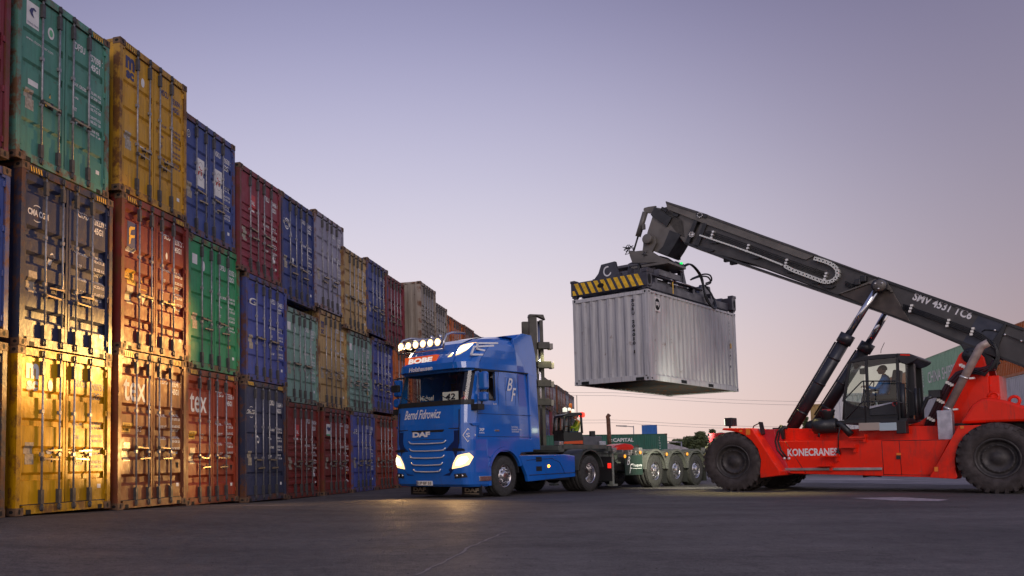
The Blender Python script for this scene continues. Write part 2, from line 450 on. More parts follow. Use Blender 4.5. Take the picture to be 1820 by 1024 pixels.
def crack(pxs, w):
    P = [on_ground(a, b) for a, b in pxs]
    Q = []
    for i in range(len(P) - 1):
        for k in range(6):
            t = k / 6; q = P[i].lerp(P[i + 1], t); Q.append(q + Vector((random.uniform(-.02, .02), random.uniform(-.02, .02), 0)))
    Q.append(P[-1])
    for i in range(len(Q) - 1):
        d = (Q[i + 1] - Q[i]).normalized(); n = Vector((-d.y, d.x, 0)) * w * random.uniform(.4, 1)
        z = Vector((0, 0, .003))
        ck.add([Q[i] - n + z, Q[i] + n + z, Q[i + 1] + n * .8 + z, Q[i + 1] - n * .8 + z], [(0, 1, 2, 3)])
crack([(740, 1022), (790, 1000), (830, 975), (860, 962), (900, 945)], .02)
crack([(470, 955), (640, 955), (860, 960)], .014)
crack([(1415, 978), (1460, 981), (1505, 978)], .018)
tag(ck.obj('pavement_crack', mat('crack_filler', (.21, .175, .155), .8, bump=.5)), kind='structure')

# ================================================================ containers
H8, H9, CW, CL = 2.591, 2.896, 2.438, 12.19
MGALV = mat('galvanised_rod', (.30, .29, .30), .42, .55, noise=.4, nscale=14)
MRUST = mat('rusty_casting', (.15, .085, .05), .75, .1, noise=.45, nscale=9, bump=.4)
MBLK = mat('black_hole', (.008, .008, .008), .9)
MSEAL = mat('rubber_seal', (.018, .018, .018), .7)
MBRASS = mat('worn_handle', (.34, .26, .16), .4, .7, noise=.3)
MWHITE = mat('white_decal', (.74, .72, .68), .6, noise=.12, nscale=7)
MDKS = mat('dark_keeper', (.075, .07, .072), .55, .4, noise=.3)
MYEL = mat('yellow_decal', (.75, .42, .04), .55)
MNAVYD = mat('navy_decal', (.03, .035, .12), .55)
MREDD = mat('red_decal', (.5, .05, .05), .55)
MGREY = mat('plate_decal', (.38, .33, .25), .5, .3, noise=.4, nscale=20)
MGRN = mat('green_decal', (.12, .42, .2), .55)
DECM = [MWHITE, MYEL, MNAVYD, MREDD, MGREY, MBLK, MGRN]
W_, Y_, NV, RD, PL, BK, GN = range(7)
COLS = {'green': (.10, .26, .195), 'msc': (.58, .32, .065), 'navyblue': (.065, .09, .24), 'maroon': (.22, .045, .06), 'dblue': (.045, .065, .20),
        'lav': (.27, .26, .33), 'beige': (.46, .31, .14), 'cma': (.030, .036, .075), 'red': (.21, .038, .032), 'grn2': (.05, .26, .115), 'blue2': (.075, .095, .30),
        'pale': (.21, .33, .27), 'brown': (.20, .060, .028), 'tex2': (.27, .052, .030), 'orange': (.50, .14, .05), 'grey': (.34, .29, .235),
        'yel1': (.56, .29, .02), 'dark': (.045, .035, .04), 'capital': (.035, .12, .085), 'china': (.25, .42, .28), 'white': (.62, .60, .60), 'blue3': (.06, .16, .42), 'dgreen': (.1, .2, .17)}
def cmat(c, rusty=False):
    col = COLS[c]
    return painted_steel('container_paint_' + c + ('_rusty' if rusty else ''), col if not rusty else tuple(v * .8 + .01 for v in col), 1.6 if rusty else .35, .5)
_mc = {}
def cached(key, fn):
    if key not in _mc: _mc[key] = fn()
    return _mc[key]
def casting(m, x, y, z, dx, dz, dy):
    # hollow-looking corner casting with slotted holes
    X0, X1 = (x, x + dx * .178); Z0, Z1 = (z, z + dz * .118); Y0, Y1 = (y, y + dy * .162)
    m.box(X0, X1, Y0, Y1, Z0, Z1, 1)
    cx = (X0 + X1) / 2; cz = (Z0 + Z1) / 2
    k = 10
    pts = [(cx + .027 * math.cos(2 * math.pi * i / k), cz + .042 * math.sin(2 * math.pi * i / k)) for i in range(k)]
    yf = y - dy * .002
    m.add([(p[0], yf, p[1]) for p in pts], [tuple(range(k))], 2)
    cy = y + dy * .08; xf = x - dx * .002
    m.add([(xf, cy + .04 * math.cos(2 * math.pi * i / k), cz + .026 * math.sin(2 * math.pi * i / k)) for i in range(k)], [tuple(range(k))], 2)
def frame_mb(H, Lc, doors=True):
    m = MB()
    for x, dx in ((0, 1), (CW, -1)):
        for y, dy in ((0, 1), (Lc, -1)):
            for z, dz in ((0, 1), (H, -1)): casting(m, x, y, z, dx, dz, dy)
            m.box(x + dx * .006, x + dx * .10, y + dy * .008, y + dy * .15, .118, H - .118)
        m.box(x + dx * .006, x + dx * .06, .162, Lc - .162, H - .075, H - .012)      # top rail
        m.box(x + dx * .008, x + dx * .05, .162, Lc - .162, .012, .16)               # bottom rail
    for y, dy in ((0, 1), (Lc, -1)):
        m.box(.178, CW - .178, y + dy * .01, y + dy * .12, H - .125, H - .008)
        m.box(.178, CW - .178, y + dy * .01, y + dy * .13, .015, .15)
        m.box(.10, .178, y + dy * .012, y + dy * .12, H - .165, H - .119); m.box(CW - .178, CW - .10, y + dy * .012, y + dy * .12, H - .165, H - .119)
    for sx in (.24, CW - .36):   # forklift recesses on the door sill
        m.box(sx, sx + .12, .0085, .02, .012, .085, 2)
    # floor cross members
    m.box(.05, CW - .05, .17, Lc - .17, .13, .15)
    n = int(Lc / .3)
    for i in range(n):
        y = .3 + i * (Lc - .6) / (n - 1); m.box(.05, CW - .05, y - .025, y + .025, .02, .13)
    return m
def corr_sheet(m, p0, along, outw, length, z0, z1, pitch=.278, dep=.036, mi=0):
    "vertical-corrugated sheet starting at p0"
    p0 = Vector(p0); along = Vector(along); outw = Vector(outw)
    n = max(1, round(length / pitch)); pt = length / n; pr = []
    for i in range(n):
        s = i * pt
        pr += [(s, 0), (s + pt * .26, 0), (s + pt * .5, dep), (s + pt * .76, dep)]
    pr.append((length, 0))
    b = len(m.v)
    for s, d in pr:
        q = p0 + along * s - outw * d
        m.v.append((q.x, q.y, z0)); m.v.append((q.x, q.y, z1))
    for i in range(len(pr) - 1):
        m.f.append((b + 2 * i, b + 2 * i + 2, b + 2 * i + 3, b + 2 * i + 1)); m.m.append(mi); m.sm.append(False)
def shell_mb(H, Lc, solid_end=False):
    m = MB()
    corr_sheet(m, (.012, .15, 0), (0, 1, 0), (-1, 0, 0), Lc - .3, .155, H - .07)
    corr_sheet(m, (CW - .012, .15, 0), (0, 1, 0), (1, 0, 0), Lc - .3, .155, H - .07)
    corr_sheet(m, (.1, Lc - .03, 0), (1, 0, 0), (0, 1, 0), CW - .2, .15, H - .12, .25, .04)
    if solid_end: corr_sheet(m, (.1, .035, 0), (1, 0, 0), (0, -1, 0), CW - .2, .15, H - .12, .26, .045)
    m.add([(.05, .1, H - .022), (CW - .05, .1, H - .022), (CW - .05, Lc - .1, H - .022), (.05, Lc - .1, H - .022)], [(0, 1, 2, 3)])
    return m
# door surface depth profiles (y grows into the container)
def door_prof(H, kind):
    z0, z1 = .165, H - .14; yo = .045
    if kind == 'A':      # flat panels with narrow horizontal ribs
        pr = [(z0, yo)]
        for q in (.82, .64, .45, .255):
            z = z1 - (z1 - z0) * q
            pr += [(z - .05, yo), (z - .045, yo + .03), (z + .035, yo + .03), (z + .075, yo)]
        pr.append((z1, yo)); return pr
    pr = [(z0, yo)]
    hh = (z1 - z0)
    if kind == 'C':      # close shallow corrugation below a plain header panel
        q = .93
        for i in range(8):
            zc = z1 - hh * q; w = .06
            pr += [(zc - w, yo), (zc - w * .6, yo + .03), (zc + w * .6, yo + .03), (zc + w, yo)]; q -= .082
        pr.append((z1, yo)); return pr
    for q in (.86, .68, .52, .36, .085):
        zc = z1 - hh * q; w = .105
        pr += [(zc - w, yo), (zc - w * .5, yo + .052), (zc + w * .5, yo + .052), (zc + w, yo)]
    pr.append((z1, yo)); return pr
def depth_at(pr, z):
    for i in range(len(pr) - 1):
        if pr[i][0] <= z <= pr[i + 1][0]:
            a, b = pr[i], pr[i + 1]; return a[1] + (b[1] - a[1]) * (z - a[0]) / max(1e-6, b[0] - a[0])
    return pr[0][1]
def door_mb(H, kind, side):
    m = MB(); pr = door_prof(H, kind)
    x0, x1 = (.108, CW / 2 - .012) if side == 0 else (CW / 2 + .012, CW - .108)
    bw = .055
    xi0, xi1 = x0 + bw, x1 - bw
    b = len(m.v)
    for z, y in pr: m.v += [(xi0, y, z), (xi1, y, z)]
    for i in range(len(pr) - 1): m.f.append((b + 2 * i, b + 2 * i + 1, b + 2 * i + 3, b + 2 * i + 2)); m.m.append(0); m.sm.append(False)
    z0, z1 = pr[0][0], pr[-1][0]; yo = .045
    for xx in (xi0, xi1):   # end caps of the recesses
        i = 0
        while i < len(pr) - 1:
            if pr[i + 1][1] > yo + .001 and pr[i][1] <= yo + .001:
                m.add([(xx, p[1], p[0]) for p in pr[i:i + 4]], [(0, 1, 2, 3)])
                i += 3
            else: i += 1
    m.box(x0, xi0, yo - .006, yo + .05, z0, z1); m.box(xi1, x1, yo - .006, yo + .05, z0, z1)
    # rubber seal top, bottom and edges
    m.box(x0 - .006, x1 + .006, yo + .001, yo + .04, z0 - .02, z0 + .0, 1)
    m.box(x0 - .006, x1 + .006, yo + .001, yo + .04, z1, z1 + .02, 1)
    sx = x1 if side == 0 else x0 - .012
    m.box(sx, sx + .012, yo + .006, yo + .04, z0, z1, 1)
    hx = x0 - .022 if side == 0 else x1 - .03
    for k in range(4):
        z = z0 + .12 + (z1 - z0 - .24) * k / 3
        m.box(hx, hx + .055, .018, yo - .004, z - .045, z + .045)
        m.tube([(hx + (.0 if side == 0 else .055), .022, z - .05), (hx + (.0 if side == 0 else .055), .022, z + .05)], .012, 6)
    return m
def rod_mb(H, hz, hdir):
    m = MB(); y = .008
    m.tube([(0, y, .06), (0, y, H - .05)], .0175, 8)
    for z in (.10, H - .075):     # cam keepers on the sills
        m.box(-.045, .045, -.012, .03, z - .035, z + .035, 1); m.tube([(0, y - .004, z - .055), (0, y - .004, z + .055)], .028, 8, 1)
    for z in (.27, H - .30): m.box(-.036, .036, -.016, .042, z - .11, z + .11, 1)
    for z in (H * .36, H * .62): m.box(-.03, .03, -.008, .042, z - .028, z + .028, 0)
    # handle, hub and catch
    m.box(-.03, .03, -.03, .02, hz - .03, hz + .03, 1)
    m.prism([(0, hz - .012), (hdir * .36, hz - .024), (hdir * .36, hz + .0), (0, hz + .018)], -.035, -.022, 'y', 2)
    m.tube([(hdir * .2, -.02, hz - .055), (hdir * .2, -.02, hz + .05)], .014, 6, 1)
    m.box(hdir * .2 - .028, hdir * .2 + .028, -.02, .045, hz - .02, hz + .02, 1)
    return m
RODX = (.60, 1.03, 1.40, 1.84)
def haz(m, x0, x1, z0, z1, y):
    n = 5; w = (x1 - x0) / n
    m.add([(x0, y + .001, z0), (x1, y + .001, z0), (x1, y + .001, z1), (x0, y + .001, z1)], [(0, 1, 2, 3)], BK)
    for i in range(n):
        a = x0 + i * w; m.add([(a + w * .35, y, z0), (a + w * .85, y, z0), (a + w * .5, y, z1), (a, y, z1)], [(0, 1, 2, 3)], Y_)
def rect(m, x, z, w, h, mi, pr, dy=.003):
    zs = sorted({z, z + h} | {p[0] for p in pr if z < p[0] < z + h})
    for a, b in zip(zs, zs[1:]):
        m.add([(x, depth_at(pr, a) - dy, a), (x + w, depth_at(pr, a) - dy, a), (x + w, depth_at(pr, b) - dy, b), (x, depth_at(pr, b) - dy, b)], [(0, 1, 2, 3)], mi)
def poly(m, pts, mi, pr, dy=.006):
    m.add([(x, depth_at(pr, z) - dy, z) for x, z in pts], [tuple(range(len(pts)))], mi)
def disc(m, x, z, rx, rz, mi, pr, dy=.005, n=18):
    poly(m, [(x + rx * math.cos(2 * math.pi * i / n), z + rz * math.sin(2 * math.pi * i / n)) for i in range(n)], mi, pr, dy)
def txt(m, s, x, z, pr, h=None, w=None, mi=W_, dy=.004, **k):
    put_text(m, s, (x, 0, z), (1, 0, 0), (0, 0, 1), h=h, w=w, m=mi, warp=lambda v: Vector((v.x, depth_at(pr, v.z) - dy, v.z)), **k)
def tri(m, x, z, s, mi, pr, up=1, dy=.005):
    poly(m, [(x - s * .45, z), (x + s * .45, z), (x, z + up * s)] if up > 0 else [(x - s * .45, z + s), (x, z), (x + s * .45, z + s)], mi, pr, dy)
def numbers(m, H, pr, code, num, chk, typ, mi=W_, lines=True, words=('MAX. GROSS', 'TARE', 'NET', 'CU. CAP')):
    zt = H - .53
    txt(m, code, 1.47, zt, pr, h=.125, w=.29, mi=mi, bold=.022); txt(m, num, 1.88, zt - .03, pr, h=.125, w=.33, mi=mi, bold=.022)
    if chk: txt(m, chk, 2.255, zt - .02, pr, h=.1, mi=mi, bold=.012)
    txt(m, typ, 1.93, zt - .185, pr, h=.115, w=.26, mi=mi, bold=.035)
    if lines:
        rnd = random.Random(hash_(num))
        for i, wd in enumerate(words):
            z = H - 1.18 - i * .22
            txt(m, wd, 1.44, z, pr, h=.06, w=.06 * len(wd) * .6, mi=mi, bold=.03)
            a = '%02d.%03d KG' % (rnd.choice((30, 32, 28, 3, 26)), rnd.randrange(100, 999)); b = '%02d.%03d LB' % (rnd.choice((67, 71, 8, 58)), rnd.randrange(100, 999))
            txt(m, a, 1.93, z + .03, pr, h=.052, w=.30, mi=mi, bold=.03); txt(m, b, 1.93, z - .05, pr, h=.052, w=.30, mi=mi, bold=.03)
def hash_(s): return sum(ord(c) * (i + 3) for i, c in enumerate(s))
def base_decals(m, pr, H, plate=True, warn=True, hc=False):
    if plate: rect(m, .24, H * .30, .20, .34, PL, pr)
    rect(m, 2.10, .36, .10, .07, W_, pr)
    if hc:
        haz(m, .20, .5, H - .115, H - .03, .007); haz(m, CW - .5, CW - .2, H - .115, H - .03, .007)
# ---- artwork per container
def art_df(m, H, pr):
    base_decals(m, pr, H, hc=True)
    rect(m, .24, H - .66, .30, .40, W_, pr)
    a = [(.30, H - .42), (.34, H - .36), (.41, H - .33), (.47, H - .36), (.44, H - .38), (.40, H - .37), (.38, H - .43), (.42, H - .50), (.34, H - .47)]
    poly(m, a, NV, pr, .008); txt(m, 'DONG FANG', .26, H - .63, pr, w=.26, mi=NV, dy=.008)
    disc(m, .84, H - .56, .08, .10, W_, pr); disc(m, .84, H - .56, .045, .06, GN, pr, .008)
    txt(m, 'www.dfcontainer.com', .24, H - .90, pr, w=.66); rect(m, .30, H - 1.62, .24, .09, W_, pr)
    tri(m, .84, H - 1.83, .26, BK, pr); tri(m, .84, H - 1.81, .21, Y_, pr, dy=.008)
    numbers(m, H, pr, 'DFSU', '757098', '7', '45G1')
def art_msc(dark, num, typ, bright=False):
    def f(m, H, pr):
        mi = NV if dark else W_
        base_decals(m, pr, H, hc=(H == H9))
        txt(m, 'm', .24, H - .48, pr, h=.24, w=.30, mi=mi, bold=.05); txt(m, 'sc', .26, H - .67, pr, h=.155, w=.26, mi=mi, bold=.05)
        disc(m, .82, H - .56, .06, .09, W_, pr); tri(m, .84, H * .32, .16, W_, pr, -1)
        numbers(m, H, pr, 'MSCU', num, '8', typ, mi=NV if dark or bright else W_, words=('M. G. W', 'TARE', 'NET', 'CU. CAP'))
        txt(m, 'CAUTION\nCONTROLLED', 1.98, .52, pr, w=.26, mi=Y_)
    return f
def art_cma(num, chk, logo='CMA CGM'):
    def f(m, H, pr):
        base_decals(m, pr, H, hc=True)
        txt(m, logo, .20, H - .80, pr, h=.105, w=.50, bold=.035)
        for k in (0, 1):
            pts = [(.42 + .15 * math.cos(a), H - .76 + .13 * math.sin(a)) for a in [R(60 + 180 * k + i * 8) for i in range(9)]]
            for p, q in zip(pts, pts[1:]):
                poly(m, [p, q, (q[0], q[1] + .014), (p[0], p[1] + .014)], W_, pr, .005)
        disc(m, .80, H - 1.40, .06, .10, W_, pr)
        numbers(m, H, pr, 'CMAU' if chk == '5' else 'CRSU', num, chk, '45G1', words=('MAX GROSS', 'TARE', 'MAX CARG', 'CU CAP'))
    return f
def art_florens(m, H, pr):
    base_decals(m, pr, H, hc=True)
    rect(m, .24, H - .98, .30, .50, NV, pr); rect(m, .24, H - 1.04, .30, .07, W_, pr); txt(m, 'FLORENS', .255, H - 1.025, pr, w=.27, mi=NV, dy=.008)
    for dz in (0, -.16):
        poly(m, [(.29, H - .62 + dz), (.34, H - .57 + dz), (.49, H - .55 + dz), (.47, H - .60 + dz), (.36, H - .63 + dz), (.33, H - .74 + dz), (.29, H - .76 + dz)], Y_, pr, .008)
    rect(m, .24, H - 1.66, .30, .28, Y_, pr); txt(m, 'CAUTION\n9\'6" HIGH', .26, H - 1.62, pr, w=.25, h=.18, mi=BK, dy=.008)
    tri(m, .80, H - 1.70, .2, Y_, pr); tri(m, .80, H - 1.98, .2, W_, pr, -1)
    numbers(m, H, pr, 'FSCU', '933372', '7', '45G1'); disc(m, 1.62, H - .86, .035, .07, W_, pr)
def art_tex(num, chk):
    def f(m, H, pr):
        base_decals(m, pr, H, hc=True)
        txt(m, 'tex', .22, H - .93, pr, h=.42, w=.74, bold=.012)
        rect(m, .20, H - 1.50, .32, .17, Y_, pr); txt(m, 'CAUTION\nCONTAINER', .22, H - 1.48, pr, w=.27, h=.13, mi=BK, dy=.008)
        txt(m, 'GL', .72, H - 1.48, pr, h=.10, mi=W_); rect(m, 2.08, H * .34, .10, .08, Y_, pr); tri(m, 2.14, H * .24, .14, BK, pr, -1)
        numbers(m, H, pr, 'TEMU', num, chk, '45G1', words=('MAX. WT.', 'TARE WT.', 'PAYLOAD', 'CU. CAP.'))
    return f
def art_dog(m, H, pr):
    base_decals(m, pr, H)
    disc(m, .30, H - .42, .07, .09, W_, pr); disc(m, .30, H - .42, .055, .07, NV, pr, .008); txt(m, 'S', .275, H - .46, pr, h=.08, dy=.011)
    for x in (.66, 1.50):
        rect(m, x, H - 1.45, .34, .62, W_, pr)
        ring = [(x + .17 + .13 * math.cos(R(a)), H - 1.10 + .2 * math.sin(R(a))) for a in range(0, 361, 20)]
        for p, q in zip(ring, ring[1:]): poly(m, [p, q, (q[0] * .97 + (x + .17) * .03, q[1] * .97 + (H - 1.1) * .03), (p[0] * .97 + (x + .17) * .03, p[1] * .97 + (H - 1.1) * .03)], BK, pr, .007)
        poly(m, [(x + .09, H - 1.02), (x + .13, H - 1.0), (x + .15, H - 1.06), (x + .24, H - 1.06), (x + .26, H - 1.18), (x + .23, H - 1.18), (x + .21, H - 1.11), (x + .15, H - 1.11), (x + .13, H - 1.19), (x + .10, H - 1.17)], RD, pr, .008)
    numbers(m, H, pr, 'NSKU', '70500', '2', '22G1')
def art_tal(num, col='TAL'):
    def f(m, H, pr):
        base_decals(m, pr, H)
        rect(m, .62, H - .95, .32, .36, RD, pr); rect(m, .62, H - 1.0, .32, .05, W_, pr); txt(m, 'TAL', .66, H - .84, pr, w=.24, bold=.03, dy=.008)
        rect(m, 1.98, .55, .14, .22, W_, pr)
        numbers(m, H, pr, 'TRLU', num, '8', '22G1')
    return f
def art_bird(m, H, pr):
    base_decals(m, pr, H, hc=False)
    for r_ in (.16, .09):
        ring = [(.42 + r_ * math.cos(R(a)), H - .80 + r_ * math.sin(R(a))) for a in range(20, 340, 20)]
        for p, q in zip(ring, ring[1:]): poly(m, [p, q, (.42 + (q[0] - .42) * .75, H - .8 + (q[1] - H + .8) * .75), (.42 + (p[0] - .42) * .75, H - .8 + (p[1] - H + .8) * .75)], W_, pr)
    poly(m, [(.14, H - .74), (.28, H - .66), (.24, H - .80)], W_, pr); poly(m, [(.55, H - .62), (.72, H - .95), (.80, H - 1.1), (.66, H - .98), (.60, H - .78)], W_, pr)
    tri(m, .84, H - 1.85, .18, W_, pr, -1); numbers(m, H, pr, 'CAXU', '665432', '2', '22G1')
def art_plain(code, num, logo=None, lm=W_):
    def f(m, H, pr):
        base_decals(m, pr, H, hc=False)
        if logo == 'msc': txt(m, 'm', .26, H - .52, pr, h=.2, w=.26, mi=NV, bold=.04); txt(m, 'sc', .27, H - .70, pr, h=.14, w=.23, mi=NV, bold=.03)
        elif logo == 'card': rect(m, .3, H - .8, .4, .32, W_, pr); poly(m, [(.34, H - .62), (.42, H - .54), (.52, H - .60), (.62, H - .55), (.66, H - .64), (.5, H - .7)], NV, pr, .008); rect(m, .3, H - .83, .4, .05, GN, pr, .008)
        elif logo == 'square': rect(m, .22, H - .62, .22, .22, W_, pr); disc(m, .72, H - .6, .06, .11, W_, pr)
        elif logo: txt(m, logo, .26, H - .72, pr, h=.16, w=.42, mi=lm, bold=.02)
        tri(m, 1.98, .62, .2, Y_, pr); numbers(m, H, pr, code, num, '1', '22G1')
    return f
def doors_on(root, H, kind, c, art=None, far=False, seed=0):
    drs = []
    for s in (0, 1):
        drs.append(link('door', cached(('door', H, kind, c, s), lambda: door_mb(H, kind, s).mesh('door', [cmat(c), MSEAL])), root))
    rnd = random.Random(seed)
    ha, hb = rnd.choice(((.92, 1.12), (1.0, .86), (1.08, 1.08), (.8, 1.0)))
    for k, x in enumerate(RODX):
        hz = ha if k % 2 else hb
        hd = 1 if k in (0, 2) else -1
        o = link('locking_rod', cached(('rod', H, hz, hd), lambda: rod_mb(H, hz, hd).mesh('locking_rod', [MGALV, MDKS, MBRASS])), drs[k // 2])
        o.location.x = x
    if art:
        m = MB(); art(m, H, door_prof(H, kind)); m.obj('lettering', DECM, root, recalc=False)
def container(u, P, z, H, c, kind, art, label, group, cat='shipping container', seed=0, rot=0.0, loc=None, rz=None, Lc=CL, rusty=True):
    root = thing('shipping_container', label, cat, group=group)
    if loc is None:
        p = WD * u + WN * P
        root.location = (p.x, p.y, z); root.rotation_euler = (0, 0, math.pi / 2 - TH + rot + random.uniform(-.005, .005))
    else:
        root.location = loc; root.rotation_euler = (0, 0, rz)
    link('frame', cached(('frame', H, c, Lc), lambda: frame_mb(H, Lc).mesh('frame', [cmat(c, rusty), MRUST, MBLK])), root)
    link('shell', cached(('shell', H, c, Lc, kind is None), lambda: shell_mb(H, Lc, kind is None).mesh('shell', [cmat(c)])), root)
    if kind: doors_on(root, H, kind, c, art, seed=seed)
    elif art:
        m = MB(); art(m, H, None); m.obj('lettering', DECM, root, recalc=False)
    return root
GW = 'containers stacked in the long wall on the left'
# u, P, z, H, colour, door kind, art, label
WALL = [
 (8.72, 9.33, .16, H8, 'dark', 'A', None, 'dark brown container cut off by the left edge, bottom of the nearest stack'),
 (8.72, 9.33, 2.83, H8, 'navyblue', 'A', None, 'blue container cut off by the left edge, between a dark one and a maroon one'),
 (8.65, 9.33, 5.55, H9, 'maroon', 'B', None, 'maroon container cut off by the left edge, top of the nearest stack'),
 (11.38, 9.33, .16, H8, 'yel1', 'A', art_msc(False, '170073', '12G1', True), 'bright yellow container with white msc letters in the pool of warm light, on the ground'),
 (11.40, 9.33, 2.76, H9, 'cma', 'B', art_cma('526239', '5'), 'near-black navy container with white CMA CGM letters above the bright yellow one'),
 (11.25, 9.33, 5.66, H9, 'green', 'A', art_df, 'sea green container with a dolphin square and orange warning triangle, top of its stack'),
 (14.01, 9.30, .11, H9, 'brown', 'B', art_tex('783347', '3'), 'brown container with large white tex letters next to the yellow one on the ground'),
 (14.07, 9.30, 3.01, H9, 'red', 'B', art_florens, 'dark red container with a navy and yellow F square, middle tier'),
 (13.97, 9.30, 5.91, H9, 'msc', 'A', art_msc(True, '953094', '45G1'), 'rust streaked mustard container with dark msc letters standing taller than its neighbours'),
 (16.76, 9.49, .04, H9, 'tex2', 'B', art_tex('575556', '6'), 'red-brown container with white tex letters under the bright green one'),
 (16.85, 9.49, 2.94, H9, 'grn2', 'A', art_plain('DFSU', '30352', 'square'), 'bright green container with orange triangle above the second tex container'),
 (16.60, 9.49, 5.84, H8, 'navyblue', 'A', art_dog, 'blue container with two white cards showing a small red dog, top tier'),
 (19.37, 9.41, -.01, H9, 'cma', 'A', art_cma('21664', '0'), 'dark navy container with white CMA CGM letters standing on the ground'),
 (19.45, 9.41, 2.89, H8, 'blue2', 'A', art_plain('APZU', '30485', 'G'), 'mid blue container with tan plate and orange triangle, between dark navy and maroon ones'),
 (19.13, 9.41, 5.48, H8, 'maroon', 'C', art_tal('504406'), 'maroon container with a red TAL square, top tier beside the dog cards'),
 (22.19, 9.56, -.06, H8, 'red', 'C', art_tal('12434'), 'maroon container with a red TAL square standing on the ground'),
 (22.15, 9.56, 2.53, H8, 'pale', 'A', art_plain('CAIU', '22557', 'square'), 'pale green container under the dark blue one with a white bird'),
 (21.95, 9.56, 5.30, H9, 'dblue', 'A', art_bird, 'dark blue container with a white swirl bird emblem, top tier'),
 (24.93, 9.56, -.07, H8, 'red', 'B', art_plain('FSCU', '551231', 'card'), 'dark red container with a white and green card, standing on the ground'),
 (24.62, 9.56, 2.52, H9, 'beige', 'A', art_plain('MSCU', '41187', 'msc'), 'mustard container with small dark msc letters, middle tier'),
 (24.30, 9.52, 5.42, H9, 'lav', 'A', art_plain('GESU', '63127'), 'lavender grey container with a teal speck, top tier, taller than its neighbours'),
 (27.30, 9.50, -.07, H8, 'blue2', 'A', art_plain('APLU', '42186', 'APL'), 'blue container with white APL letters, on the ground between two red ones'),
 (27.03, 9.50, 2.52, H8, 'pale', 'C', art_plain('CCLU', '73310', 'square'), 'pale mint container with ribbed doors, middle tier beside the truck'),
 (26.55, 9.45, 5.11, H8, 'beige', 'A', art_plain('MSCU', '52286'), 'tan container between the lavender grey and blue ones, top tier'),
 (29.80, 9.50, -.07, H8, 'tex2', 'B', art_plain('TGHU', '42011'), 'red container right behind the truck cab, on the ground'),
 (29.55, 9.50, 2.62, H8, 'blue2', 'B', art_plain('COSU', '60551'), 'violet blue container behind the truck mirrors, middle tier'),
 (28.85, 9.42, 5.25, H8, 'dblue', 'A', art_plain('HLXU', '40322'), 'blue container between the tan and the maroon ones, top tier'),
]
for i, w in enumerate(WALL): container(*w[:7], w[7], GW, seed=i)
cyc = ['maroon', 'grey', 'lav', 'orange', 'tex2', 'blue2', 'red', 'green', 'maroon', 'beige', 'brown', 'pale', 'dblue', 'orange', 'red', 'lav', 'maroon', 'tex2', 'pale', 'red', 'blue2', 'orange']
rnd = random.Random(3)
farc = {0: ('maroon', 'grey', 'lav', 'orange', 'brown', 'maroon')}
topcol = ['maroon', 'grey', 'grey', 'orange', 'orange', 'brown', 'lav', 'red', 'blue2', 'maroon', 'orange', 'tex2', 'pale', 'lav', 'maroon', 'red', 'beige', 'dblue', 'brown',
          'maroon', 'lav', 'brown', 'maroon', 'orange', 'lav', 'tex2', 'red', 'lav']
midcol = ['orange', 'brown', 'beige', 'red', 'lav', 'blue2', 'maroon', 'red', 'pale', 'orange', 'green', 'tex2', 'red', 'dblue', 'lav', 'maroon', 'beige', 'red', 'blue2',
          'maroon', 'lav', 'brown', 'tex2', 'grey', 'lav', 'red', 'maroon', 'pale']
lowcol = ['maroon', 'beige', 'blue2', 'grey', 'red', 'green', 'orange', 'lav', 'maroon', 'tex2', 'blue2', 'red', 'grey', 'pale', 'brown', 'maroon', 'lav', 'red', 'orange',
          'pale', 'lav', 'grey', 'maroon', 'pale', 'lav', 'grey', 'red', 'pale']
CNAME = {'maroon': 'maroon', 'grey': 'weathered grey', 'lav': 'lavender grey', 'orange': 'orange', 'brown': 'brown', 'red': 'dark red', 'blue2': 'violet blue', 'tex2': 'red-brown', 'pale': 'pale green', 'beige': 'tan', 'dblue': 'dark blue', 'green': 'sea green'}
TIER = ('bottom', 'middle', 'top')
us = 31.9
simple = art_plain('TCLU', '48120')
for i in range(28):
    for t, cl in enumerate((lowcol[i], midcol[i], topcol[i])):
        P = 9.45 + rnd.uniform(-.12, .12); u = us + rnd.uniform(-.05, .05)
        z = -.07 + t * H8
        if t == 2:
            if i == 0: u, P, z = 30.95, 9.4, 5.1
            if i == 1: u, P, z = 33.75, 8.86, 5.3
            if i == 2: u, P = 37.2, 9.2
        od = ('first', 'second', 'third', 'fourth', 'fifth', 'sixth', 'seventh', 'eighth', 'ninth', 'tenth', 'eleventh', 'twelfth', 'thirteenth')
        if i < 6: where = '%s stack above the truck roof lamps' % od[i]
        elif i < 19: where = '%s stack hidden by the blue truck' % od[i - 6]
        else: where = '%s stack right of the lift mast' % od[i - 19]
        container(u, P, z, H8, cl, 'ABC'[(i + t * 2) % 3], None, '%s container, %s tier, %s' % (CNAME[cl], TIER[t], where), GW, seed=i * 3 + t)
    us += 2.50
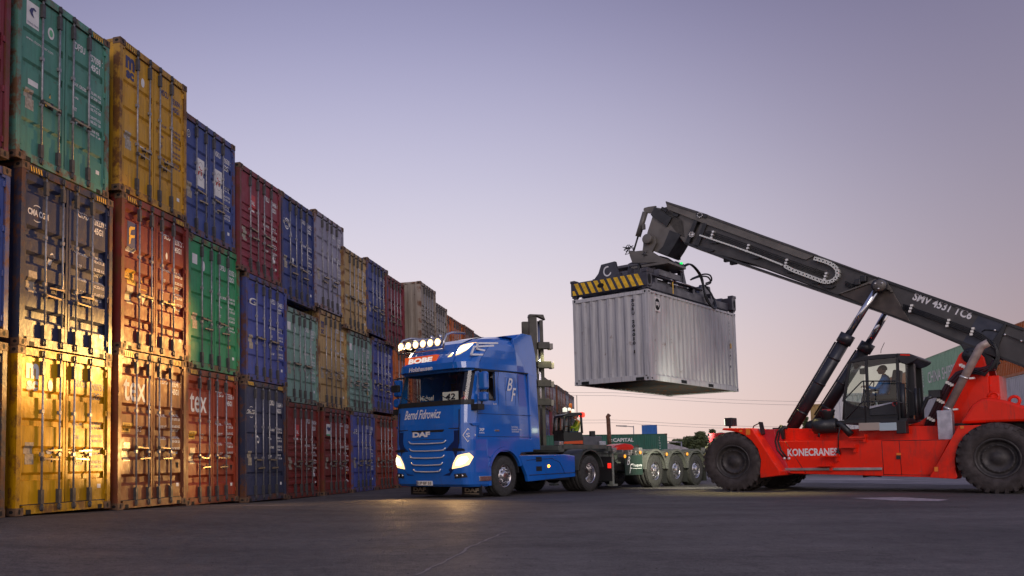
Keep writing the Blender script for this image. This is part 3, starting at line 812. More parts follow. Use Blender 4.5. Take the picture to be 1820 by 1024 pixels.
# ================================================================ hanging 20 ft container
def tilt_matrix(O, a, b, c):
    return Matrix.Translation(O) @ Matrix.Rotation(a, 4, 'Z') @ Matrix.Rotation(b, 4, 'Y') @ Matrix.Rotation(c, 4, 'X')
CM = tilt_matrix(Vector((7.844, 25.314, 3.075)), R(45.87), R(.63), R(-.1))   # x along length, y across to the far left, z up
CL20 = 6.058
MHANG = painted_steel('pale_grey_container_paint', (.47, .46, .455), .35, .5, .25)
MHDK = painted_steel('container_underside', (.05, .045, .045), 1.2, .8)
hc = thing('shipping_container', 'pale grey container hanging in the air under the crane spreader', 'shipping container')
hc.matrix_world = CM
fr = MB()
W20 = 2.438
for x, dx in ((0, 1), (CL20, -1)):
    for y, dy in ((0, 1), (W20, -1)):
        fr.box(x + dx * .006, x + dx * .16, y + dy * .006, y + dy * .10, .118, H8 - .118)
        for z, dz in ((0, 1), (H8, -1)):
            X0, X1, Y0, Y1, Z0, Z1 = x, x + dx * .178, y, y + dy * .162, z, z + dz * .118
            fr.box(X0, X1, Y0, Y1, Z0, Z1)
            k = 10; yf = y - dy * .002; xf = x - dx * .002
            fr.add([((X0 + X1) / 2 + .04 * math.cos(2 * math.pi * i / k), yf, (Z0 + Z1) / 2 + .026 * math.sin(2 * math.pi * i / k)) for i in range(k)], [tuple(range(k))], 1)
            fr.add([(xf, (Y0 + Y1) / 2 + .026 * math.cos(2 * math.pi * i / k), (Z0 + Z1) / 2 + .042 * math.sin(2 * math.pi * i / k)) for i in range(k)], [tuple(range(k))], 1)
    fr.box(x + dx * .008, x + dx * .12, .162, W20 - .162, H8 - .11, H8 - .008)
    fr.box(x + dx * .008, x + dx * .13, .162, W20 - .162, .012, .16)
for y, dy in ((0, 1), (W20, -1)):
    fr.box(.178, CL20 - .178, y + dy * .006, y + dy * .06, H8 - .07, H8 - .012)
    fr.box(.178, CL20 - .178, y + dy * .008, y + dy * .06, .012, .16)
    for px_ in (1.92, 3.78): fr.box(px_, px_ + .36, y + dy * .0045, y + dy * .03, .03, .125, 1)
for y in (.2, W20 - .48): fr.box(.005, .03, y, y + .25, .0135, .10, 1)
fr.obj('frame', [MHANG, MBLK], hc)
sw = MB()
corr_sheet(sw, (.15, .015, 0), (1, 0, 0), (0, -1, 0), CL20 - .3, .155, H8 - .065, .27, .036)
corr_sheet(sw, (.15, W20 - .015, 0), (1, 0, 0), (0, 1, 0), CL20 - .3, .155, H8 - .065, .27, .036)
sw.objs('side_wall', MHANG, hc, recalc=False)
ew = MB()
corr_sheet(ew, (.02, .1, 0), (0, 1, 0), (-1, 0, 0), W20 - .2, .155, H8 - .105, .278, .034)
corr_sheet(ew, (CL20 - .02, .1, 0), (0, 1, 0), (1, 0, 0), W20 - .2, .155, H8 - .105, .25, .045)
ew.objs('end_wall', MHANG, hc, recalc=False)
rf = MB(); rf.box(.1, CL20 - .1, .05, W20 - .05, H8 - .03, H8 - .018); rf.obj('roof', MHANG, hc)
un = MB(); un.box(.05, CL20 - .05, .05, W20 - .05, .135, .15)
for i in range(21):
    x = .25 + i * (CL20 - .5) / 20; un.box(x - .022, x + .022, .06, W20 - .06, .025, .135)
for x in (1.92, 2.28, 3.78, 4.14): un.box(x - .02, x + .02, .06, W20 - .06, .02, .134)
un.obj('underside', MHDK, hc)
lt = MB()
s = 'SGRU 204010 1'
for i, ch in enumerate(s):
    if ch != ' ': put_text(lt, ch, (.012, .47, 2.27 - i * .123), (0, -1, 0), (0, 0, 1), h=.095, w=.085 if ch != '1' else .04, m=BK, bold=.03, align='c')
lt.add([(.011, .42, 2.27 - 12.2 * .123), (.011, .52, 2.27 - 12.2 * .123), (.011, .52, 2.27 - 12.18 * .123 + .0), (.011, .42, 2.27 - 12.18 * .123)], [(0, 1, 2, 3)], BK)
lt.add([(.40, .006, 2.01), (.76, .006, 2.01), (.76, .006, 2.42), (.40, .006, 2.42)], [(0, 1, 2, 3)], W_)
k = 20
lt.add([(.58 + .15 * math.cos(2 * math.pi * i / k), .003, 2.215 + .17 * math.sin(2 * math.pi * i / k)) for i in range(k)], [tuple(range(k))], BK)
put_text(lt, 'pap', (.46, 0, 2.14), (1, 0, 0), (0, 0, 1), h=.15, w=.24, m=W_, bold=.04)
for i, ch in enumerate('SGRU 204010 1'):
    if ch != ' ': put_text(lt, ch, (5.52, .012, 2.2 - i * .12), (1, 0, 0), (0, 0, 1), h=.07, w=.05, m=BK, bold=.01)
lt.add([(5.58, .01, 1.40), (5.66, .01, 1.40), (5.66, .01, 1.56), (5.58, .01, 1.56)], [(0, 1, 2, 3)], Y_)
lt.obj('lettering', DECM, hc, recalc=False)

# ================================================================ reach stacker
ST = Frame(on_ground(1302, 873.5) * 0 + Vector((10.739, 25.223, 0)), 138)
MRED = mat('red_machine_paint', (.86, .020, .003), .38, coat=.12, noise=.1, nscale=3, spec=.25, worn=.9)
MREDD2 = mat('crimson_machine_paint', (.55, .010, .025), .35, coat=.3, noise=.15, nscale=3, worn=.6)
MBOOM = mat('charcoal_boom_paint', (.060, .055, .053), .42, noise=.3, nscale=2.5, bump=.12, bscale=8)
MBOOML = mat('warm_grey_boom_paint', (.13, .116, .10), .4, noise=.25, nscale=3)
MNAVYB = mat('blue_black_paint', (.028, .034, .055), .38, noise=.2)
MBK = mat('black_paint', (.018, .018, .02), .42, noise=.2, nscale=5)
MCHR = mat('chrome_rod', (.62, .60, .60), .12, 1)
MSTEEL = mat('stainless', (.45, .43, .42), .35, .8, noise=.3, nscale=5)
MSILV = mat('silver_box', (.50, .50, .55), .4, .3, noise=.25, nscale=8)
MHOSE = mat('rubber_hose', (.012, .012, .012), .45)
MTYRE = mat('tyre_rubber', (.050, .039, .036), .8, noise=.35, nscale=7, bump=.4, bscale=30)
MRIMD = mat('dark_rim', (.050, .043, .041), .55, .2, noise=.4, nscale=9)
MCLIP = mat('zinc_clip', (.72, .70, .66), .3, .6)
MLETW = mat('white_lettering', (.75, .73, .72), .5)
MGLASS = glass_mat('cab_glass', (.84, .92, .86), .0)
MORN = mat('orange_reflector', (.85, .22, .02), .4)
SK = Matrix.Translation(ST.O) @ Matrix.Rotation(ST.ang, 4, 'Z')
rs = thing('reach_stacker', 'red reach stacker with long charcoal boom holding up the pale grey container', 'reach stacker')
rs.matrix_world = SK
def big_tyre(r, w):
    m = MB(); h = w / 2
    prof = [(r * .56, -h * .80), (r * .60, -h * .92), (r * .72, -h), (r * .84, -h * .97), (r * .93, -h * .86), (r * .95, -h * .80), (r * .95, h * .80), (r * .93, h * .86), (r * .84, h * .97), (r * .72, h), (r * .60, h * .92), (r * .56, h * .80)]
    m.lathe(prof, n=56)
    n = 26
    for i in range(n):     # chevron lugs
        for sgn in (-1, 1):
            a0 = 2 * math.pi * (i + (.5 if sgn > 0 else 0)) / n; da = 2 * math.pi / n
            pts = []
            for (yy, aa, rr) in ((h * .02, .62, 1.0), (h * .55, .30, 1.0), (h * .93, .05, .985), (h * 1.01, .0, .88)):
                pts.append((yy, aa, rr))
            V = []
            for yy, aa, rr in pts:
                for off in (0, .42):
                    for q in (0, 1):
                        a = a0 + (aa + off) * da; R_ = r * (rr if q else min(rr, .93) - .01)
                        V.append((R_ * math.cos(a), sgn * yy, R_ * math.sin(a)))
            F = []
            for k in range(3):
                b = k * 4
                F += [(b, b + 1, b + 5, b + 4), (b + 1, b + 3, b + 7, b + 5), (b + 3, b + 2, b + 6, b + 7)]
            F += [(0, 2, 3, 1), (12, 13, 15, 14)]
            m.add(V, F)
    return m
def big_rim(r, w, front=True):
    m = MB(); h = w / 2; R0 = r * .575
    m.lathe([(R0, -h * .78), (R0, h * .78), (R0 * .96, h * .86), (R0 * .88, h * .80), (R0 * .86, h * .40), (R0 * .74, h * .26), (R0 * .70, h * .40), (R0 * .60, h * .42), (R0 * .58, h * .34), (R0 * .30, h * .34), (R0 * .28, h * .38), (0.001, h * .385)], n=40)
    nb = 20
    for i in range(nb):
        a = 2 * math.pi * i / nb
        x, z = R0 * .655 * math.cos(a), R0 * .655 * math.sin(a)
        m.lathe([(.02, h * .40), (.02, h * .50), (0.001, h * .51)], (x, 0, z), n=6, sm=False)
    return m
RT = .78
tyre_me = big_tyre(RT, .50).mesh('tyre', [MTYRE]); rim_me = big_rim(RT, .50).mesh('rim', [MRIMD])
RTR = .79
tyre_me2 = big_tyre(RTR, .52).mesh('tyre', [MTYRE]); rim_me2 = big_rim(RTR, .52, False).mesh('rim', [MRIMD])
def big_wheel(x, y, flip, rear=False, rot=0):
    r = RTR if rear else RT
    w = bpy.data.objects.new('wheel', None); COL.objects.link(w); w.parent = rs; w.location = (x, y, r - .015); w.rotation_euler = (0, rot, math.pi if flip else 0)
    link('tyre', tyre_me2 if rear else tyre_me, w); link('rim', rim_me2 if rear else rim_me, w)
big_wheel(0, 1.80, False); big_wheel(0, 1.20, False, rot=.1); big_wheel(0, -1.80, True); big_wheel(0, -1.20, True, rot=.2)
big_wheel(-5.72, 1.62, False, True); big_wheel(-5.72, -1.62, True, True, .15)
def P2(pts, y): return ST.sides(pts, y)
def both(m, pts, y0, y1, mi=0):
    m.prism(pts, y0, y1, 'y', mi); m.prism(pts, -y1, -y0, 'y', mi)
# front fenders
FEN = [(1283, 764.5), (1286, 761), (1335, 761), (1351, 785), (1386, 838), (1387, 845), (1352, 849.5), (1351, 839), (1352.5, 817.5), (1347, 798), (1336, 783.5), (1324, 774), (1311, 768.5), (1298, 766)]
m = MB(); pf = P2(FEN, 2.05); both(m, pf, .98, 2.06)
m.objs('front_fender', MRED, rs, bevel=.012)
# front frame slab and slanted crimson plate
SLAB = P2([(1335, 763), (1375, 763), (1382, 790), (1404, 840), (1388, 842), (1351, 786)], 1.55)
m = MB(); both(m, SLAB, .9, 1.52)
m.box(.35, 1.0, -.95, .95, .85, 1.55); m.box(-.4, .4, -1.0, 1.0, .45, 1.1)
m.objs('front_frame', MREDD2, rs, bevel=.01)
# chassis side boxes
LOW = P2([(1372, 784.5), (1689, 781), (1653, 848.5), (1396, 841.5)], 1.48)
m = MB(); both(m, LOW, .95, 1.48)
m.objs('chassis', MRED, rs, bevel=.012)
UP = P2([(1376, 761), (1512, 763), (1600, 757), (1706, 757), (1700, 790), (1384, 790)], 1.0)
m = MB(); both(m, UP, .30, .98); m.prism(UP, -.95, .95, 'y')
m.obj('upper_deck', MRED, rs, bevel=.012)
m = MB()
def seam(px0, py0, px1, py1, y, w=.012):
    a = ST.side(px0, py0, y); b = ST.side(px1, py1, y)
    m.tube([(a[0], y + .002, a[1]), (b[0], y + .002, b[1])], w * .5, 4)
seam(1567, 784, 1571, 845, 1.48); seam(1598, 784, 1603, 845, 1.48); seam(1396, 785, 1432, 841, 1.482); seam(1570, 843.5, 1653, 844.5, 1.482); seam(1567, 783.5, 1680, 782, 1.482)
m.obj('panel_seam', MBK, rs)
m = MB(); a = ST.side(1396, 842, 1.5); b = ST.side(1569, 845.5, 1.5)
m.box(b[0], a[0], 1.45, 1.53, .52, .585)
m.obj('side_rail', MSTEEL, rs, bevel=.008)
m = MB(); m.box(-4.6, -.8, -1.3, 1.3, .42, .55); m.box(-5.0, -4.2, -1.0, 1.1, .42, .62)
m.tube([(-3.3, 1.3, .38), (-3.1, 1.35, .40), (-2.9, 1.3, .37)], .035, 6)
m.obj('belly_plate', MBK, rs)
# rear fender, hood, counterweight
RF = P2([(1704, 756.5), (1750, 755), (1731, 761.5), (1714, 776), (1702, 795), (1697.6, 815), (1698.5, 834), (1702, 847.5), (1700, 851.5), (1652, 848.8)], 1.72)
m = MB(); both(m, RF, 1.15, 1.74)
m.objs('rear_fender', MRED, rs, bevel=.012)
HD = P2([(1706, 753), (1722, 728), (1727, 720), (1742, 709.5), (1757, 707), (1785, 711), (1820, 722)], 1.5)
xr = -7.75
HD = HD + [(xr, 2.02), (xr, 1.70)]
z0 = P2([(1706, 753)], 1.5)[0][1]; HD[-1] = (xr, z0)
m = MB(); m.prism(HD, -1.5, 1.5, 'y')
m.obj('engine_hood', MRED, rs, bevel=.06)
m = MB(); m.box(xr, -6.9, -1.55, 1.55, .55, 1.66); m.obj('counterweight', MRED, rs, bevel=.05)
m = MB(); m.box(-7.0, -4.75, -.9, .9, .7, 1.6); m.obj('rear_axle_housing', MBK, rs)
m = MB(); m.tube([(0, -1.6, .75), (0, 1.6, .75)], .22, 12); m.tube([(-5.72, -1.5, .78), (-5.72, 1.5, .78)], .16, 12); m.objs('axle', MBK, rs)
m = MB()
for (a, b) in ((1766, 707), (1803, 714)):
    cx_, cz_ = ST.side(a, b, .9)
    pts = [(cx_ + .1 * math.cos(t), .9, cz_ + .02 + .1 * math.sin(t)) for t in [R(k * 30) for k in range(13)]]
    m.tube(pts, .035, 8)
m.objs('lifting_eye', MRED, rs)
m = MB()
for (a, b, c, d, y) in ((1707, 757, 1713, 762, 1.745), (1661, 830, 1667, 838, 1.745)):
    x0_, z0_ = ST.side(a, d, y); x1_, z1_ = ST.side(c, b, y); m.box(x0_, x1_, y, y + .012, z0_, z1_)
x0_, z0_ = ST.side(1597, 809, 1.485); m.box(x0_ - .05, x0_ + .04, 1.482, 1.50, z0_, z0_ + .05)
for (a, b, c, d) in ((1314, 764, 1319, 768), (1326, 762, 1333, 773)):
    x0_, z0_ = ST.side(a, d, 2.065); x1_, z1_ = ST.side(c, b, 2.065); m.box(x0_, x1_, 2.062, 2.07, z0_, z1_)
m.objs('reflector', MORN, rs)
m = MB()
x0_, z0_ = ST.side(1597, 816, 1.485); m.box(x0_ - .05, x0_ + .04, 1.482, 1.51, z0_, z0_ + .08)
m.obj('latch', MBK, rs)
# steps on the chassis side
for (a, b) in ((1456, 823), (1466, 806), (1498, 790), (1515, 772)):
    m = MB(); x, z = ST.side(a + 10, b + 4, 1.6)
    m.box(x - .18, x + .18, 1.45, 1.72, z - .03, z - .005); m.box(x - .18, x - .165, 1.45, 1.72, z - .005, z + .05); m.box(x - .16, x - .10, 1.43, 1.6, z - .14, z - .03)
    m.obj('step', MRED, rs)
# lettering
m = MB()
x, z = ST.side(1400, 811, 1.485)
x2, z2 = ST.side(1489, 808, 1.485)
put_text(m, 'KONECRANES', (x, 1.486, z), (-1, 0, 0), (0, 0, 1), w=abs(x2 - x), h=.19, bold=.035)
put_text(m, '.', (x2 - .02, 1.486, z), (-1, 0, 0), (0, 0, 1), h=.03)
m.obj('lettering', MLETW, rs, recalc=False)
# mast tower (two plates with a box between)
TW = P2([(1611, 757), (1635, 750), (1654, 737), (1669, 719), (1685, 675), (1705, 631), (1715, 623), (1733, 620), (1749, 635), (1757, 665), (1760, 757)], .5)
m = MB(); m.prism(TW, .42, .56, 'y'); m.prism(TW, -.86, -.72, 'y')
back = [p for p in TW]
m.box(TW[8][0] - .25, TW[8][0] - .05, -.72, .42, 1.6, 2.7)
m.objs('boom_tower', MRED, rs, bevel=.015)
m = MB(); px_, pz_ = ST.side(1726, 632, .56)
m.lathe([(.0, .06), (.17, .06), (.19, .0)], (px_, .56, pz_), n=20)
for i in range(6): m.lathe([(.0, .085), (.02, .085), (.022, .05)], (px_ + .12 * math.cos(i), .56, pz_ + .12 * math.sin(i)), n=6)
m.obj('boom_pivot', MBK, rs)
# ---- boom
YB0, YB1 = -.62, .32
def PB(pts, y=YB1): return ST.sides(pts, y)
OUT = PB([(1251, 381), (1400, 434), (1560, 494), (1790, 574.5), (1820, 585)])
slope = (OUT[-1][1] - OUT[1][1]) / (OUT[-1][0] - OUT[1][0])
xe = -7.6
OUTB = PB([(1820, 651), (1700, 610), (1560, 551), (1340, 470), (1262, 449), (1228, 437)])
poly_out = OUT + [(xe, OUT[-1][1] + slope * (xe - OUT[-1][0])), (xe, OUTB[0][1] + slope * (xe - OUTB[0][0]))] + OUTB
boom = bpy.data.objects.new('boom', None); COL.objects.link(boom); boom.parent = rs
m = MB(); m.prism(poly_out, YB0, YB1, 'y')
m.obj('outer_boom', MBOOM, boom, bevel=.015)
m = MB()
m.prism(PB([(1183, 358.5), (1240, 377), (1400, 433.5), (1452, 452.5), (1432, 462), (1400, 451), (1250, 397), (1186, 372)], YB1 + .05), YB0 + .1, YB1 + .05, 'y')
m.prism(PB([(1183, 357.5), (1240, 375.5), (1560, 492.5), (1560, 495), (1240, 380), (1183, 361)], YB1 + .07), YB0, YB1 + .07, 'y', 1)
m.obj('cable_tray', [MBOOML, MBOOM], boom, bevel=.006)
m = MB()
m.prism(PB([(1560, 492), (1820, 583), (1820, 588), (1560, 497)], YB1 + .04), YB0 - .04, YB1 + .04, 'y')
m.prism(PB([(1262, 447), (1560, 549), (1820, 648.5), (1820, 652.5), (1560, 553), (1262, 451)], YB1 + .03), YB0 - .03, YB1 + .03, 'y')
m.objs('boom_flange', MBK, boom)
INN = PB([(1170, 372), (1190, 366), (1262, 392), (1262, 446), (1216, 432), (1205, 418)], .22)
m = MB(); m.prism(INN, YB0 + .1, .22, 'y'); m.obj('inner_boom', MBOOML, boom, bevel=.012)
m = MB()   # front collar and wear pad covers
for a, b in ((1230, 436), (1247, 440)):
    m.prism(PB([(a + 3.5, 391 if a < 1240 else 396), (a + 9.5, 393 if a < 1240 else 398), (a - 7, b), (a - 14, b - 2)], YB1 + .06), YB0 - .06, YB1 + .06, 'y')
m.prism(PB([(1215, 430), (1240, 436), (1270, 444), (1266, 447), (1258, 449), (1216, 434)], YB1 + .06), YB0 - .06, YB1 + .06, 'y')
m.prism(PB([(1238, 375), (1257, 381), (1255, 388), (1237, 383)], YB1 + .09), YB0, YB1 + .09, 'y')
m.objs('boom_collar', MBK, boom, bevel=.008)
for a, b in ((1231.5, 418), (1246, 383.5)):
    x, z = ST.side(a, b, YB1); mm = MB()
    for i in range(9):
        t = 2 * math.pi * i / 9; mm.lathe([(.0, .11), (.016, .11), (.018, .06)], (x + .07 * math.cos(t), YB1, z + .07 * math.sin(t)), n=6)
    mm.lathe([(.0, .075), (.045, .075), (.048, .06)], (x, YB1, z), n=12); mm.obj('bolt_circle', MCLIP, boom)
# ribs where sections change and triangular cylinder bracket
m = MB()
m.prism(PB([(1489, 522.5), (1556, 496), (1576, 501.5), (1590, 524), (1618, 572.5), (1549, 547)], YB1 + .05), YB0 - .05, YB1 + .05, 'y')
m.obj('cylinder_bracket', mat('brown_grey_paint', (.060, .044, .036), .4, noise=.3), boom, bevel=.01)
m = MB()
m.prism(PB([(1556, 496), (1577, 501.5), (1587, 519), (1583, 519), (1573, 505), (1556, 500), (1496, 521.5), (1489, 522.5)], YB1 + .1), YB1 + .0, YB1 + .1, 'y')
m.prism(PB([(1541, 503), (1562, 498), (1575, 503), (1584, 516), (1566, 512), (1556, 516), (1549, 505)], YB1 + .11), YB1 + .02, YB1 + .11, 'y')
m.obj('bracket_rim', MBOOML, boom)
m = MB()
m.prism(PB([(1741, 557.5), (1786, 573.5), (1771, 600), (1757, 629), (1709, 612)], YB1 + .015), YB1 - .01, YB1 + .015, 'y')
m.obj('blue_black_panel', MNAVYB, boom)
m = MB()
m.prism(PB([(1786, 573), (1790, 575), (1776, 612), (1771, 636), (1750, 628), (1766, 603)], YB1 + .06), YB0 - .06, YB1 + .06, 'y')
m.prism(PB([(1706, 611), (1756, 628), (1768, 640), (1750, 655), (1722, 640)], YB1 + .02), YB0 - .02, YB1 + .02, 'y')
m.objs('boom_heel', MBK, boom, bevel=.01)
m = MB(); o = PB([(1620.5, 532.5)], YB1 + .01)[0]; e = PB([(1724, 568.5)], YB1 + .01)[0]
dv = Vector((e[0] - o[0], 0, e[1] - o[1])); ln = dv.length; dv.normalize(); up = Vector((-dv.z, 0, dv.x)); up = up if up.z > 0 else -up
put_text(m, 'SMV 4531 TC6', (o[0], YB1 + .006, o[1]), dv, up, w=ln, h=.205, bold=.028)
m.obj('lettering', MLETW, boom, recalc=False)
# energy chain
def chain_pts(pxs, y): return [Vector((a[0], y, a[1])) for a in ST.sides(pxs, y)]
def resample(P, step):
    out = [P[0].copy()]; acc = 0
    for a, b in zip(P, P[1:]):
        L_ = (b - a).length; s = step - acc
        while s <= L_: out.append(a.lerp(b, s / L_)); s += step
        acc = L_ - (s - step)
    return out
m = MB(); yc = YB1 + .13
path = chain_pts([(1243, 418), (1300, 437), (1350, 455), (1395, 473)], yc)
Q = resample(path, .075)
for a, b in zip(Q, Q[1:]):
    d = (b - a).normalized(); u = Vector((-d.z, 0, d.x))
    m.add([tuple(a - u * .028), tuple(b - u * .02), tuple(b + u * .012), tuple(a + u * .02)], [(0, 1, 2, 3)])
    m.add([tuple(a - u * .028 + Vector((0, -.1, 0))), tuple(b - u * .02 + Vector((0, -.1, 0))), tuple(b - u * .02), tuple(a - u * .028)], [(0, 1, 2, 3)])
bend = [(1395, 473), (1408, 480), (1440, 492), (1462, 500.5), (1471, 502), (1480, 499.5), (1487, 493), (1489, 485), (1487, 477), (1480, 471), (1470, 466), (1456, 461.5), (1442, 458)]
path = chain_pts(bend, yc); Q = resample(path, .098)
for i, (a, b) in enumerate(zip(Q, Q[1:])):
    d = (b - a).normalized(); u = Vector((-d.z, 0, d.x)) * .048; yy = Vector((0, .012, 0)); bk = Vector((0, -.15, 0))
    a2 = a + d * .004
    m.add([tuple(a2 - u + yy), tuple(b - u + yy), tuple(b + u + yy), tuple(a2 + u + yy), tuple(a2 - u + bk), tuple(b - u + bk), tuple(b + u + bk), tuple(a2 + u + bk)], [(0, 1, 2, 3), (0, 4, 5, 1), (3, 2, 6, 7)])
    c = (a + b) / 2 + Vector((0, .014, 0))
    m.add([tuple(c + Vector((math.cos(t) * .022, 0, math.sin(t) * .022))) for t in [2 * math.pi * j / 8 for j in range(8)]], [tuple(range(8))], 1)
m.obj('energy_chain', [mat('galvanised_chain', (.66, .66, .60), .35, .35), MBK], boom, recalc=False)
# hydraulic lines along the boom
for k in range(4):
    o_ = k * 3.2
    P = chain_pts([(1253, 413 + o_ * .6), (1262, 411 + o_), (1300, 424 + o_), (1400, 461 + o_ * .9), (1466, 484 + o_ * .9)], YB1 + .05 + .0)
    MBx = MB(); MBx.tube(P, .011, 5); MBx.obj('hydraulic_line', MHOSE, boom)
    P = chain_pts([(1502, 500 + o_ * .8), (1520, 507 + o_ * .8)], YB1 + .05); MBx = MB(); MBx.tube(P, .011, 5)
    P = chain_pts([(1605, 541 + o_ * .8), (1650, 557 + o_ * .8), (1700, 575 + o_ * .9), (1726, 585 + o_ * .9), (1745, 594 + o_), (1768, 610 + o_), (1776, 630 + o_), (1770, 648 + o_), (1752, 655 + o_ * .6), (1730, 652)], YB1 + .09)
    MBx.tube(P, .016, 6); MBx.objs('hydraulic_hose', MHOSE, boom)
m = MB()
for (a, b) in ((1266, 417), (1329, 441), (1397, 467), (1467, 491), (1619, 548), (1685, 574), (1728, 589)):
    for q in range(3):
        x, z = ST.side(a - q * 1.6 + 1.5, b + q * 5.2 - 5, YB1 + .1)
        m.box(x - .03, x + .03, YB1 + .0, YB1 + .125, z - .026, z + .026)
for (a, b) in ((1768, 587), (1786, 595), (1815, 606)):
    x, z = ST.side(a, b, YB1 + .05); m.lathe([(.0, .06), (.022, .06), (.022, .0)], (x, YB1, z), n=8)
m.objs('hose_clip', MCLIP, boom)
m = MB(); m.tube(chain_pts([(1745, 590), (1750, 586), (1768, 587), (1786, 595), (1815, 606), (1840, 615)], YB1 + .04), .012, 5); m.obj('cable', MHOSE, boom)
# hanging work lamps under and on the boom
for (a, b) in ((1292, 459), (1303, 464)):
    m = MB(); x, z = ST.side(a, b, .1)
    m.box(x - .09, x + .09, 0, .14, z - .10, z + .08); m.tube([(x, .07, z + .06), (x, .07, z + .22)], .02, 6); m.obj('work_lamp', MBK, boom, bevel=.02)
m = MB(); x, z = ST.side(1297, 452, .1); m.prism([(x + .24, z + .12), (x - .18, z - .03), (x - .18, z + .03), (x + .24, z + .18)], -.1, .14, 'y'); m.obj('lamp_bar', MBK, boom)
for (a, b) in ((1525, 502), (1535, 496)):
    m = MB(); x, z = ST.side(a, b, YB1 + .1); m.box(x - .07, x + .07, YB1, YB1 + .17, z - .08, z + .08); m.obj('work_lamp', MBK, boom, bevel=.02)
for (a, b) in ((1266, 428), (1340, 455), (1400, 480), (1447, 499), (1470, 507)):
    m = MB(); x, z = ST.side(a, b, YB1 + .06); m.prism([(x + .16, z + .1), (x - .2, z - .05), (x - .1, z - .10), (x + .05, z - .06)], YB1, YB1 + .07, 'y'); m.obj('chain_bracket', MBK, boom)
# boom head
m = MB()
HEAD = PB([(1163, 368), (1186, 372), (1215, 392), (1218, 424), (1209, 420), (1196, 440), (1186, 456), (1168, 449), (1150, 442), (1148, 434), (1150, 414), (1159, 386), (1156, 378)], .22)
m.prism(HEAD, YB0 + .1, .22, 'y'); m.obj('boom_head', MBOOML, boom, bevel=.015)
m = MB()
m.prism(PB([(1163, 367.5), (1194, 386.5), (1185, 403), (1156, 382)], .28), .2, .28, 'y')
m.prism(PB([(1190, 409), (1210, 417), (1196, 441), (1186, 456), (1169, 447), (1178, 438)], .26), YB0 + .06, .26, 'y')
m.prism(PB([(1176, 367), (1186, 371), (1184, 378), (1174, 372)], .24), YB0 + .2, .24, 'y')
m.prism(PB([(1196, 377), (1207, 381), (1204, 386), (1196, 384)], .26), .1, .27, 'y')
m.objs('head_cover', MBK, boom, bevel=.01)
m = MB()
for y0 in (.05, -.52): m.prism(PB([(1145, 370), (1152, 368), (1166, 366), (1160, 380), (1147, 378), (1144, 374)], .12), y0, y0 + .1, 'y')
m.objs('damper_lug', MBOOML, boom, bevel=.01)
def strut(mm, p, q, r, r2, f=.55):
    p = Vector(p); q = Vector(q); c = p.lerp(q, f)
    mm.tube([p, c], r, 12, 0); mm.tube([c, q], r2, 10, 1)
m = MB(); a = ST.side(1147, 377, .1); b = ST.side(1126, 447, .1)
strut(m, (a[0], .1, a[1]), (b[0], .1, b[1]), .085, .028, .62)
a2 = ST.side(1142, 402, .2); m.box(a2[0] - .06, a2[0] + .02, .12, .22, a2[1] - .1, a2[1] + .06)
a = ST.side(1208, 418, -.4); b = ST.side(1208, 462, -.4); strut(m, (a[0], -.4, a[1]), (b[0], -.4, b[1]), .085, .028, .42)
m.objs('damper_cylinder', [MBOOML, MBK], boom)
m = MB(); x, z = ST.side(1153.5, 426, .3)
m.prism(PB([(1143, 420), (1153, 415), (1164, 422), (1166, 432), (1158, 449), (1147, 457), (1141, 450), (1143, 436)], .33), .22, .33, 'y')
m.lathe([(0, .14), (.135, .14), (.15, .12), (.15, 0)], (x, .33, z), n=28)
m.lathe([(.0, .3), (.20, .3), (.20, -.2)], (x - .14, -.1, z - .03), n=24)
m.obj('tilt_joint', MBOOML, boom, bevel=.008)
m = MB(); x, z = ST.side(1148, 452, .36)
for r0, r1 in ((.115, .05), (.06, .07)): m.lathe([(0, r1), (r0, r1), (r0 * 1.05, 0)], (x, .36, z), n=20)
for i in range(5): m.lathe([(0, .085), (.014, .085), (.014, .05)], (x + .08 * math.cos(i * 1.26), .36, z + .08 * math.sin(i * 1.26)), n=6)
m.obj('hanger_pin', MBOOM, boom)
# ---- lift cylinders
def lift_cyl(y, pin, gl, base, r, rr):
    m = MB(); A = ST.side(*pin, y); G = ST.side(*gl, y); B = ST.side(*base, y)
    A, G, B = (Vector((q[0], y, q[1])) for q in (A, G, B))
    m.tube([B, G], r, 20, 0); d = (A - B).normalized()
    m.tube([G - d * .16, G + d * .10], r * 1.22, 20, 0); m.tube([G, A], rr, 18, 1)
    n_ = Vector((-d.z, 0, d.x)); n_ = n_ if n_.x > 0 else -n_
    m.tube([B + n_ * (r + .03) + d * .3, G + n_ * (r + .03) - d * .2], .022, 6, 0)
    for t in (.25, .55, .8): p_ = B.lerp(G, t); m.tube([p_ - d * .03, p_ + d * .03], r * 1.05, 20, 0)
    m.lathe([(0, .12), (.15, .12), (.17, 0), (.17, -.12), (0, -.12)], (A.x, y, A.z), n=20, m=0)
    m.lathe([(0, .2), (.2, .2), (.2, -.2), (0, -.2)], (B.x, y, B.z), n=20, m=0)
    m.obj('lift_cylinder', [mat('cylinder_black', (.026, .026, .032), .35, noise=.2), MCHR], rs)
lift_cyl(.62, (1562, 508), (1504, 601), (1400, 775), .15, .085)
lift_cyl(-.92, (1580, 548), (1540, 616), (1448, 760), .15, .085)
m = MB(); x, z = ST.side(1563, 507.5, .75); m.lathe([(0, .06), (.135, .06), (.15, .0)], (x, .75, z), n=20)
m.obj('cylinder_pin', MBOOML, rs)
m = MB()
for i in range(3): m.lathe([(0, .09), (.022, .09), (.022, .05)], (x + .09 * math.cos(i * 2.1 + .6), .75, z + .09 * math.sin(i * 2.1 + .6)), n=8)
m.objs('pin_bolt', MCLIP, rs)
m = MB(); x, z = ST.side(1398, 776, .62)
